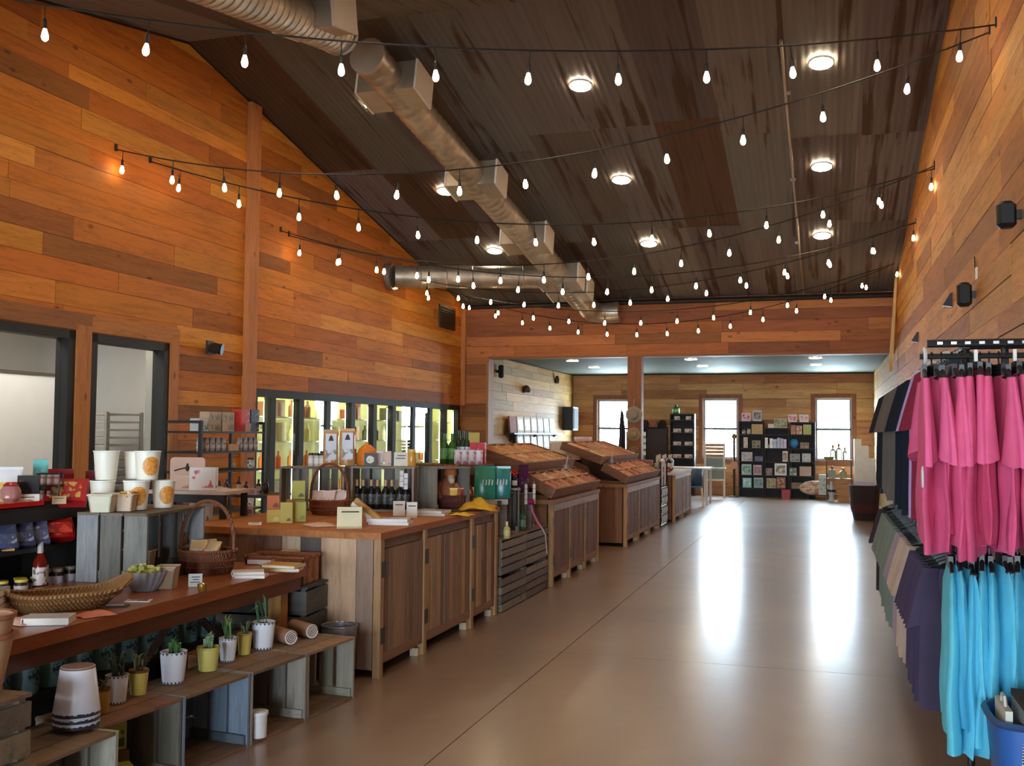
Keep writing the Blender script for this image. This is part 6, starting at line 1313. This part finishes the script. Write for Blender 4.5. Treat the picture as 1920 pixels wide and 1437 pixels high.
back_items([(1440, 793, 1451, 801, S(226, 222, 216), None, 'box', 'small white box on top of the middle bookcase'), (1451, 782, 1476, 801, S(176, 168, 130), S(110, 110, 80), 'box', 'patterned cream board game on top of the middle bookcase'),
    (1436, 868, 1448, 882, S(150, 130, 120), S(90, 80, 76), 'box', 'small brown box on the fourth board, middle bookcase'), (1452, 858, 1475, 882, S(196, 196, 196), S(150, 130, 80), 'book', 'pale animal picture book on the fourth board, middle bookcase'),
    (1448, 835, 1463, 853, S(206, 196, 206), S(190, 150, 190), 'book', 'white book on the third board, middle bookcase'), (1467, 833, 1477, 854, S(190, 160, 130), S(140, 120, 90), 'book', 'tan book on the third board, middle bookcase'), (1435, 845, 1444, 853, S(190, 176, 170), S(150, 130, 130), 'jar', 'small cream pot on the third board, middle bookcase'),
    (1437, 892, 1455, 912, S(176, 166, 130), S(120, 90, 50), 'box', 'landscape puzzle box on the lower boards, middle bookcase'), (1456, 890, 1473, 912, S(150, 90, 60), S(206, 170, 150), 'box', 'brown doll box on the lower boards, middle bookcase')], ZS + [zm - .03])
for k, (x, c) in enumerate(((1437, S(206, 200, 186)), (1446, S(220, 216, 204)), (1453, S(120, 126, 140)), (1460, S(110, 90, 104)), (1466, S(120, 84, 96)), (1472, S(170, 120, 130)))):
    q = at(x, 828, 'y', 26.9); t = thing('book', 'upright book on the second board of the middle bookcase, %s from the left' % ORD[k], 'book', (q.x, 26.96, ZS[3] + .031), 0, 'upright books of the middle bookcase'); link('cover', ubox(GLOSS), t, (0, 0, 0), None, (.07, .16, .27 - .02 * (k % 3)), c); link('spine_mark', ubox(MATTE), t, (0, -.081, .1), None, (.03, .004, .08), S(226, 220, 210))
back_items([(1478, 772, 1494, 787, S(222, 170, 172), S(206, 90, 100), 'book', 'pink square print on top of the right bookcase, left one'), (1499, 772, 1516, 787, S(226, 200, 198), S(210, 150, 150), 'book', 'white square print on top of the right bookcase, right one'),
    (1483, 795, 1492, 814, S(176, 110, 90), S(206, 140, 110), 'box', 'rust game box on the top board, right bookcase'), (1493, 796, 1504, 814, S(190, 130, 110), S(220, 200, 190), 'box', 'salmon game box on the top board, right bookcase'), (1506, 794, 1521, 814, S(170, 190, 110), S(220, 150, 80), 'box', 'green and orange game box on the top board, right bookcase'),
    (1480, 820, 1498, 840, S(56, 130, 196), S(140, 196, 226), 'ball', 'shiny blue ball on the second board, right bookcase'), (1500, 822, 1517, 834, S(130, 110, 84), S(160, 140, 110), 'box', 'brown flat box on the second board, right bookcase'),
    (1481, 852, 1500, 868, S(150, 150, 150), S(90, 110, 90), 'box', 'grey playset box on the third board, right bookcase'), (1504, 851, 1520, 868, S(176, 196, 206), S(210, 130, 130), 'box', 'pale blue playset box on the third board, right bookcase'),
    (1480, 879, 1494, 895, S(110, 124, 110), S(196, 200, 196), 'box', 'dark green framed box on the fourth board, right bookcase'), (1499, 876, 1521, 895, S(200, 150, 120), S(130, 180, 200), 'box', 'peach seaside puzzle box on the fourth board, right bookcase'),
    (1484, 908, 1503, 920, S(120, 110, 80), S(190, 110, 70), 'box', 'olive crate of toys on the lowest board, right bookcase')], ZS + [zr_ - .03])
q = at(1474, 930, 'y', 26.8); t = thing('red_basket', 'small red crate on the floor before the middle bookcase', 'basket', (q.x, 26.78, 0)); link('shell', MB().box(-.1, -.1, 0, .1, .1, .22).mesh('shell', PLAS), t, color=S(196, 30, 40)); 
for k in range(3): link('band', ubox(PLAS), t, (0, 0, .04 + k * .07), None, (.22, .22, .03), S(170, 24, 34))
q = at(1527, 925, 'y', 26.7); t = thing('floral_cushion', 'long pale floral cushion leaning on the low bench by the right window', 'cushion', (q.x, 26.72, .12), .05); link('pad', MB().lathe([(.3, -.07), (.36, -.04), (.36, .04), (.3, .07)], 20).mesh('pad', printed(S(196, 120, 110), 9, .4, S(160, 160, 110)), True), t, (0, 0, .16), (1.35, 0, 0), (1.0, .5, 1), S(222, 200, 186)); link('piping', MB().tube([(.35 * math.cos(a * .3), -.02, .16 + .17 * math.sin(a * .3)) for a in range(22)], .012, 5).mesh('piping', FAB, True), t, color=S(230, 216, 200))
t = thing('low_bench', 'low dark green bench along the wall below the right window', 'bench', (.0, 26.95, 0)); link('seat', MB().box(-.42, -.22, .09, .42, .2, .12).mesh('seat', DW), t, color=S(44, 56, 44))
for x in (-.38, .38): link('leg', ubox(DW), t, (x, 0, 0), None, (.05, .38, .09), S(40, 46, 40))
# left of the windows: wine rack, dark boards
wrk = bookcase('tall dark rack of dangling tags between the post and the middle window', -3.86, -3.22, [.45, .95, 1.28, 1.62, 1.95], 2.14, 'display_rack', 26.9)
for j, z in enumerate((.98, 1.31, 1.65, 1.98)):
    for k in range(2): t = carton('white tagged packet on board %s of the dark rack, %s' % (('two', 'three', 'four', 'five')[j], ('left', 'right')[k]), Vector((-3.68 + k * .3, 26.86, z + .001)), .2 - .06 * (j == 3), .1, .09, S(226, 206, 196), S(150, 120, 110), 0, group='white packets on the dark rack', amount=.3)
bottle('green glass vase on top of the dark display rack', Vector((-3.72, 26.9, 2.142)), .1, .24, S(40, 96, 52), S(40, 60, 50), S(160, 206, 90))
br2 = bookcase('wide dark board rack with a blank dark panel beside the post', -4.62, -3.9, [.4, .8], 1.78, 'display_rack', 26.6); link('dark_board', ubox(DW), br2, (.1, -.16, .82), None, (.5, .03, .92), S(46, 34, 34))
for k, (dx, c, lab) in enumerate(((-.22, S(60, 44, 50), 'dark plum hat on top of the wide board rack, left'), (.02, S(150, 96, 80), 'brown straw hat on top of the wide board rack, middle'), (.24, S(50, 40, 38), 'dark brown hat on top of the wide board rack, right'))):
    t = thing('hat', lab, 'hat', (-4.26 + dx, 26.5, 1.781)); link('crown', MB().lathe([(.11, .0), (.11, .09), (.08, .17), (.02, .19)], 14).mesh('crown', FAB, True), t, color=c); link('brim', MB().lathe([(.16, 0), (.165, .012), (.1, .02)], 16).mesh('brim', FAB, True), t, color=jit(c, .1))
bk = thing('goods_stand', 'narrow black stand with a red lantern and mustard box by the post', 'stand', (-4.55, 25.6, 0)); 
for z in (.5, .95, 1.28, 1.62): link('shelf_board', ubox(DW), bk, (0, 0, z), None, (.42, .3, .025), S(34, 28, 28))
for s_ in (-1, 1): link('side_panel', ubox(DW), bk, (s_ * .21, 0, 0), None, (.03, .3, 1.66), S(34, 28, 28))
carton('mustard yellow box on the upper board of the narrow black stand', Vector((-4.55, 25.56, 1.306)), .3, .12, .12, S(196, 146, 60), None, 0)
t = thing('red_lantern', 'red round lantern on the middle board of the narrow black stand', 'lantern', (-4.55, 25.56, .976)); link('globe', MB().lathe([(.04, 0), (.13, .06), (.14, .13), (.1, .2), (.04, .22)], 16).mesh('globe', GLOSS, True), t, color=S(196, 44, 34)); link('base', lathe_mesh([(.06, 0), (.06, .02), (.03, .03)], BLACK, 12), t, color=cBLACK)
for k in range(4): t = thing('tag_strip', 'white tags dangling along the right side of the narrow black stand, %s from the top' % ORD[k], 'tag', (-4.30, 25.42, 1.55 - k * .16), 0, 'tags on the narrow black stand'); link('tag', MB().box(-.03, -.003, 0, .03, .003, .1).mesh('tag', MATTE), t, color=S(230, 222, 216)); link('hole_ring', MB().cbox(0, -.005, .085, .015, .006, .015).mesh('hole_ring', METAL), t, color=S(120, 116, 112))
# hanging straw goods on the hall side of the post
for k, (z, r_, c, lab) in enumerate(((2.0, .16, S(170, 156, 132), 'pale straw hat hung highest on the wood post'), (1.62, .13, S(176, 150, 110), 'tan straw bag hung below the hat on the wood post'), (1.28, .11, S(150, 122, 96), 'small brown woven bag hung lowest on the wood post'))):
    t = thing('hung_hat' if k == 0 else 'hung_bag', lab, 'hat' if k == 0 else 'bag', (-3.47, YE - .012, z)); link('body', MB().lathe([(r_, 0), (r_ * 1.0, .02), (r_ * .6, .035), (r_ * .55, .09), (r_ * .3, .11)], 18).mesh('body', WICK, True), t, (0, 0, -r_ * .2), (HP, 0, 0), (1, 1, 1.3), c); link('strap', MB().tube([(0, -.01, r_ * .6), (0, -.005, r_ * 1.7)], .008, 5).mesh('strap', FAB, True), t, color=jit(c, .2))
for k, (z, s_) in enumerate(((1.95, .05), (1.45, .05))): t = thing('tag_strip', 'white tag on the right edge of the wood post, %s' % ('upper', 'lower')[k], 'tag', (-3.31, YE - .01, z), 0, 'tags on the post'); link('tag', MB().box(-.02, -.006, 0, .02, 0, .14).mesh('tag', MATTE), t, color=S(236, 230, 226)); link('nail', MB().cbox(0, -.006, .15, .01, .02, .01).mesh('nail', METAL), t, color=S(90, 84, 80))
t = thing('hung_jacket', 'dark slate jacket hanging beside the wood post', 'jacket', (-3.72, YE + .08, 2.02), 0); link('body', garment_mesh(('jk',), .95, .05, .16, .05, .2, 3), t, color=S(66, 66, 74)); link('hanger', hanger_mesh(.1, .12), t, color=cBLACK); link('peg', MB().tube([(0, .0, .12), (.14, .0, .12)], .012, 6).mesh('peg', BLACK), t, color=cBLACK)
t = thing('hung_scarf', 'grey-green scarf hanging in front of the left window', 'scarf', (-4.45, 24.4, 1.72), .2); link('drape', MB().prism([(-.10, 0, 0), (.10, 0, 0), (.12, 0, -.9), (-.12, 0, -.86)], (0, .03, 0)).mesh('drape', FAB), t, color=S(96, 120, 124)); link('stand', MB().tube([(0, .05, .02), (0, .05, -1.72)], .015, 6).mesh('stand', BLACK), t, color=cBLACK); link('foot', MB().box(-.2, -.1, -1.72, .2, .2, -1.69).mesh('foot', BLACK), t, color=cBLACK)
# white table, bin, chairs
tw = thing('white_table', 'white table at the far end of the counters', 'table', (-2.85, 23.8, 0)); link('top', MB().box(-.55, -.45, .80, .36, .45, .84).mesh('top', PLAS), tw, color=S(226, 222, 224))
for x in (-.5, .31):
    for y in (-.4, .4): link('leg', ubox(PLAS), tw, (x, y, 0), None, (.05, .05, .80), S(214, 210, 212))
bl = thing('blue_tub_chair', 'chair with a dark blue back and pale legs at the white table', 'chair', (-2.80, 22.9, 0), .1)
P = [(.24 * math.sin(a), -.20 * math.cos(a) + .02, z) for z in (.46, .84) for a in [(-1.4 + 2.8 * k / 12) for k in range(13)]]
sh = link('backrest', MB().grid(P, 2, 13).mesh('backrest', PLAS, True), bl, color=S(54, 86, 120)); sm = sh.modifiers.new('thick', 'SOLIDIFY'); sm.thickness = .025
link('seat', MB().box(-.22, -.2, .42, .22, .22, .46).mesh('seat', PLAS), bl, color=S(70, 96, 126))
for x in (-.2, .2):
    for y in (-.18, .2): link('leg', MB().tube([(x, y, .43), (x * 1.2, y * 1.2, 0)], .02, 6).mesh('leg', PLAS, True), bl, color=S(226, 222, 214))
ch = thing('chair', 'white framed high chair with slatted wood back before the window', 'chair', (-2.66, 26.35, 0), .1)
for s_ in (-1, 1):
    for y in (-.2, .2): link('leg', ubox(PLAS), ch, (s_ * .24, y, 0), None, (.05, .05, .72 if y < 0 else 1.38), S(216, 212, 204))
link('seat', ubox(PLAS), ch, (0, 0, .70), None, (.54, .48, .05), S(190, 192, 190)); link('back_panel', ubox(FAB), ch, (0, .2, .76), None, (.44, .03, .24), S(140, 156, 156)); link('front_skirt', ubox(FAB), ch, (0, -.235, .48), None, (.46, .02, .24), S(140, 152, 152)); link('front_rail', ubox(PLAS), ch, (0, -.235, .43), None, (.50, .03, .05), S(220, 216, 208))
for k in range(4): link('back_slat', ubox(WX), ch, (0, .2, 1.02 + k * .09), None, (.44, .025, .08), jit(S(196, 152, 104), .08))
t = thing('tall_ornament', 'tall thin dark ornament with an amber disc beside the chair', 'ornament', (-2.2, 26.7, 0)); link('stem', MB().tube([(0, 0, 0), (0, 0, 1.5)], .03, 8).mesh('stem', BLACK, True), t, color=S(56, 44, 36)); link('disc', MB().tube([(0, -.05, .82), (0, -.02, .82)], .1, 18).mesh('disc', GLOSS, True), t, color=S(176, 104, 40)); link('finial', MB().lathe([(.02, 1.48), (.07, 1.53), (.05, 1.6), (.01, 1.64)], 12).mesh('finial', GLOSS, True), t, color=S(120, 104, 64)); link('base', lathe_mesh([(.14, 0), (.14, .02), (.05, .04)], BLACK, 14), t, color=cBLACK)
# bottles and baskets on the last counter
for k in range(9):
    x, y = -2.98 + .1 * (k % 3) - .06 * (k // 3), 19.0 + .55 * (k // 3) + .1 * (k % 3); c = [S(22, 24, 26), S(226, 222, 226), S(34, 30, 34), S(206, 200, 206), S(140, 40, 44)][k % 5]
    t = bottle('%s bottle tilted among the goods on the last counter, %s' % (['dark', 'white', 'black', 'pale', 'red'][k % 5], ORD[k]), Vector((x, y, .902)), .05, .30, c, S(206, 196, 190), S(220, 214, 210), 'bottles on the last counter'); 
carton('red-brown flat box at the front of the last counter', Vector((-2.86, 18.75, .901)), .3, .24, .09, S(130, 40, 40), S(190, 120, 100), .3); carton('wooden box of bottles at the back of the last counter', Vector((-3.35, 19.2, .901)), .5, .4, .2, S(150, 96, 66), None, .1)
# black and white magazine rack between counters
mr = thing('magazine_rack', 'black wire rack of white cards between the last two counters', 'rack', (-2.70, 17.90, 0), HP)
for x in (-.36, .36): link('post', MB().tube([(x, 0, 0), (x, 0, 1.12)], .02, 6).mesh('post', BLACK, True), mr, color=cBLACK)
for z in (.02, .34, .66): link('rail', MB().tube([(-.36, 0, z), (.36, 0, z)], .018, 6).mesh('rail', BLACK, True), mr, color=cBLACK)
for j in range(2):
    for k in range(3):
        for l in range(2): link('card', MB().box(-.1, -.03, 0, .1, -.02, .13).mesh('card', printed(S(60, 64, 76), 16, .42)), mr, (-.23 + k * .23, 0, .05 + j * .32 + l * .145), color=S(214, 216, 222))
link('top_shelf', MB().box(-.36, .0, .855, .36, .17, .88).mesh('top_shelf', BLACK), mr, color=cBLACK)
for x in (-.18, .14): link('tall_strip', MB().box(x - .04, -.02, .70, x + .04, 0, 1.08).mesh('tall_strip', MATTE), mr, color=S(210, 210, 210))
for k in range(2): t = bottle('pale spout bottle on top of the black wire rack, %s' % ('left', 'right')[k], Vector((-2.78, 17.72 + .3 * k, .882)), .05, .3, S(150, 150, 130), S(206, 196, 160), None, 'spout bottles by the wire rack')
# right of the right window: white shelves with glassware, dark bin
ws = thing('white_stand', 'bright white tiered stand of goods beside the right window', 'stand', (.92, 26.2, 0))
for (x, h_) in ((-.12, 1.52), (.05, 1.36), (.2, 1.05)): link('tier', ubox(PLAS), ws, (x, .1, 0), None, (.17, .3, h_), S(236, 234, 228))
ft = thing('console_table', 'wire and wood console table under the right window', 'table', (.36, 26.3, 0))
for z in (.52, .98): link('top', ubox(WX), ft, (0, 0, z), None, (.62, .34, .03), S(150, 116, 80))
for x in (-.29, .29):
    for y in (-.14, .14): link('leg', ubox(BLACK), ft, (x, y, 0), None, (.03, .03, .98), S(60, 54, 50))
for k, (x, z, h_, r_, c, lab) in enumerate(((.22, 1.011, .36, .07, S(190, 200, 196), 'tall clear bottle on top of the console table, left'), (.36, 1.011, .40, .075, S(200, 190, 170), 'tall copper-necked bottle on top of the console table, middle'), (.50, 1.011, .30, .06, S(220, 226, 226), 'clear bottle on top of the console table, right'), (.2, .551, .3, .09, S(190, 206, 200), 'wide glass bottle on the lower board of the console table, left'), (.46, .551, .26, .09, S(200, 196, 170), 'wide glass bottle on the lower board of the console table, right'))): bottle(lab, Vector((x, 26.25, z)), r_, h_, c, S(176, 120, 80), None, None, mat=GW)
basket('shallow green and pink bowl at the left of the console table top', Vector((.12, 26.22, 1.011)), .12, .1, .06, S(170, 160, 96))
carton('white and green patterned box left of the console table', Vector((-.02, 26.6, .121 + 0)), .2, .14, .5, S(206, 210, 206), S(150, 176, 160), 0, amount=.45)
t = thing('wooden_goods_box', 'tan wooden box under the console table', 'box', (.48, 26.25, 0)); link('box', MB().box(-.16, -.14, 0, .16, .14, .42).mesh('box', WX), t, color=S(196, 150, 104)); link('lid', MB().box(-.17, -.15, .42, .17, .15, .45).mesh('lid', WX), t, color=S(180, 134, 92))
t = thing('lamp_base', 'curved white and dark lamp base under the console table', 'lamp', (.18, 26.2, 0)); link('body', MB().lathe([(.08, 0), (.05, .1), (.1, .25), (.04, .42), (.05, .48)], 14).mesh('body', CERAM, True), t, color=S(200, 206, 214)); link('dark_band', MB().lathe([(.102, .22), (.106, .25), (.102, .28)], 14).mesh('dark_band', CERAM, True), t, color=S(44, 54, 66))
q = at(1616, 975, 'z', 0); db = thing('dark_basket', 'round dark basket full of white folded papers near the wall rack', 'basket', (q.x + .05, q.y, 0)); link('body', MB().lathe([(.2, 0), (.26, .3), (.29, .66), (.26, .66), (.2, .05)], 20).mesh('body', WICK, True), db, color=S(54, 38, 36)); link('dark_red_band', MB().lathe([(.232, .14), (.25, .2), (.262, .3)], 20).mesh('dark_red_band', WICK, True), db, color=S(84, 36, 40))
for k in range(3): t = thing('folded_paper', 'white folded paper standing in the round dark basket, %s' % ('left', 'middle', 'right')[k], 'paper', (q.x - .06 + .11 * k, q.y, .45), .2, 'papers in the dark basket'); link('sheet', MB().prism([(-.08, 0, 0), (.08, 0, 0), (.09, -.05, .28), (-.09, -.05, .27)], (0, .02, 0)).mesh('sheet', MATTE), t, color=S(226, 220, 232)); link('fold', MB().box(-.08, -.05, .26, .08, .01, .275).mesh('fold', MATTE), t, color=S(206, 200, 216))
# pale wall shelves with black and white prints
for (z, lab) in ((at(1000, 815, 'x', XBL).z, 'upper'), (at(1000, 845, 'x', XBL).z, 'lower')):
    t = thing('wall_shelf', '%s dark wall shelf of prints on the pale back room wall' % lab, 'shelf', (XBL + .03, 23.0, z)); link('board', MB().box(0, -2.0, 0, .24, 2.2, .035).mesh('board', BLACK), t, color=S(50, 44, 42))
    for y in (-1.6, 0, 1.8): link('bracket', MB().prism([(0, y, 0), (.2, y, 0), (0, y, -.16)], (0, .03, 0)).mesh('bracket', BLACK), t, color=cBLACK)
    for k in range(7):
        y = 21.3 + k * .56; c = [S(150, 84, 76), S(226, 226, 222), S(226, 224, 220), S(230, 230, 228), S(222, 226, 228), S(214, 226, 222), S(226, 232, 230)][k]
        if lab == 'lower' and k == 0: continue
        pt_ = thing('framed_print', '%s print with dark lettering marks on the %s wall shelf, %s from the opening' % ('red-brown' if k == 0 else 'white', lab, ORD[k]), 'picture', (XBL + .14, y, z + .0355), 0, 'prints on the wall shelves'); link('board', MB().box(-.02, -.24, 0, .02, .24, .36).mesh('board', MATTE), pt_, (0, 0, 0), (0, -.08, 0), color=c)
        if k: link('print', MB().box(.02, -.18, .06, .023, .18, .30).mesh('print', printed(S(40, 40, 44), 11, .42)), pt_, (0, 0, 0), (0, -.08, 0), color=c)
q = at(1057, 790, 'x', XBL); t = thing('floor_speaker', 'tall black speaker box hung in the corner of the pale wall', 'speaker', (XBL + .03, q.y, 1.68)); link('cabinet', MB().box(0, -.28, 0, .3, .28, .62).mesh('cabinet', BLACK), t, color=S(24, 28, 32)); link('front_grille', MB().box(.3, -.24, .04, .315, .24, .58).mesh('front_grille', paint(.8, 0, .2, 90)), t, color=S(34, 38, 42))
# goods standing on the counter behind the candy trays
for k, (x, y, z, w_, h_, c, lab) in enumerate(((-3.85, 15.0, 1.0, .3, .5, S(206, 190, 166), 'cream sack standing behind the farther candy trays, left'), (-3.80, 15.8, 1.0, .22, .46, S(190, 160, 146), 'grey-brown sack behind the farther candy trays'), (-3.80, 16.4, 1.0, .3, .56, S(206, 160, 150), 'pink print sack behind the farther candy trays'), (-3.82, 17.0, 1.0, .2, .42, S(226, 222, 216), 'white sack behind the farther candy trays, right'))): pouch(lab, Vector((x, y, .881)), w_, h_ + .1, c, (S(150, 90, 80), S(120, 110, 96), c), None, .14, name='sack')
for k in range(5): carton('pale boxed sweet behind the upper nearer candy tray, %s from the left' % ORD[k], Vector((-3.92, 10.6 + k * .34, .901)), .22, .14, .50, [S(226, 210, 206), S(206, 150, 150), S(226, 206, 190), S(190, 120, 70), S(120, 90, 70)][k], S(170, 120, 110), HP * .6, group='boxes behind the nearer candy trays', amount=.3)
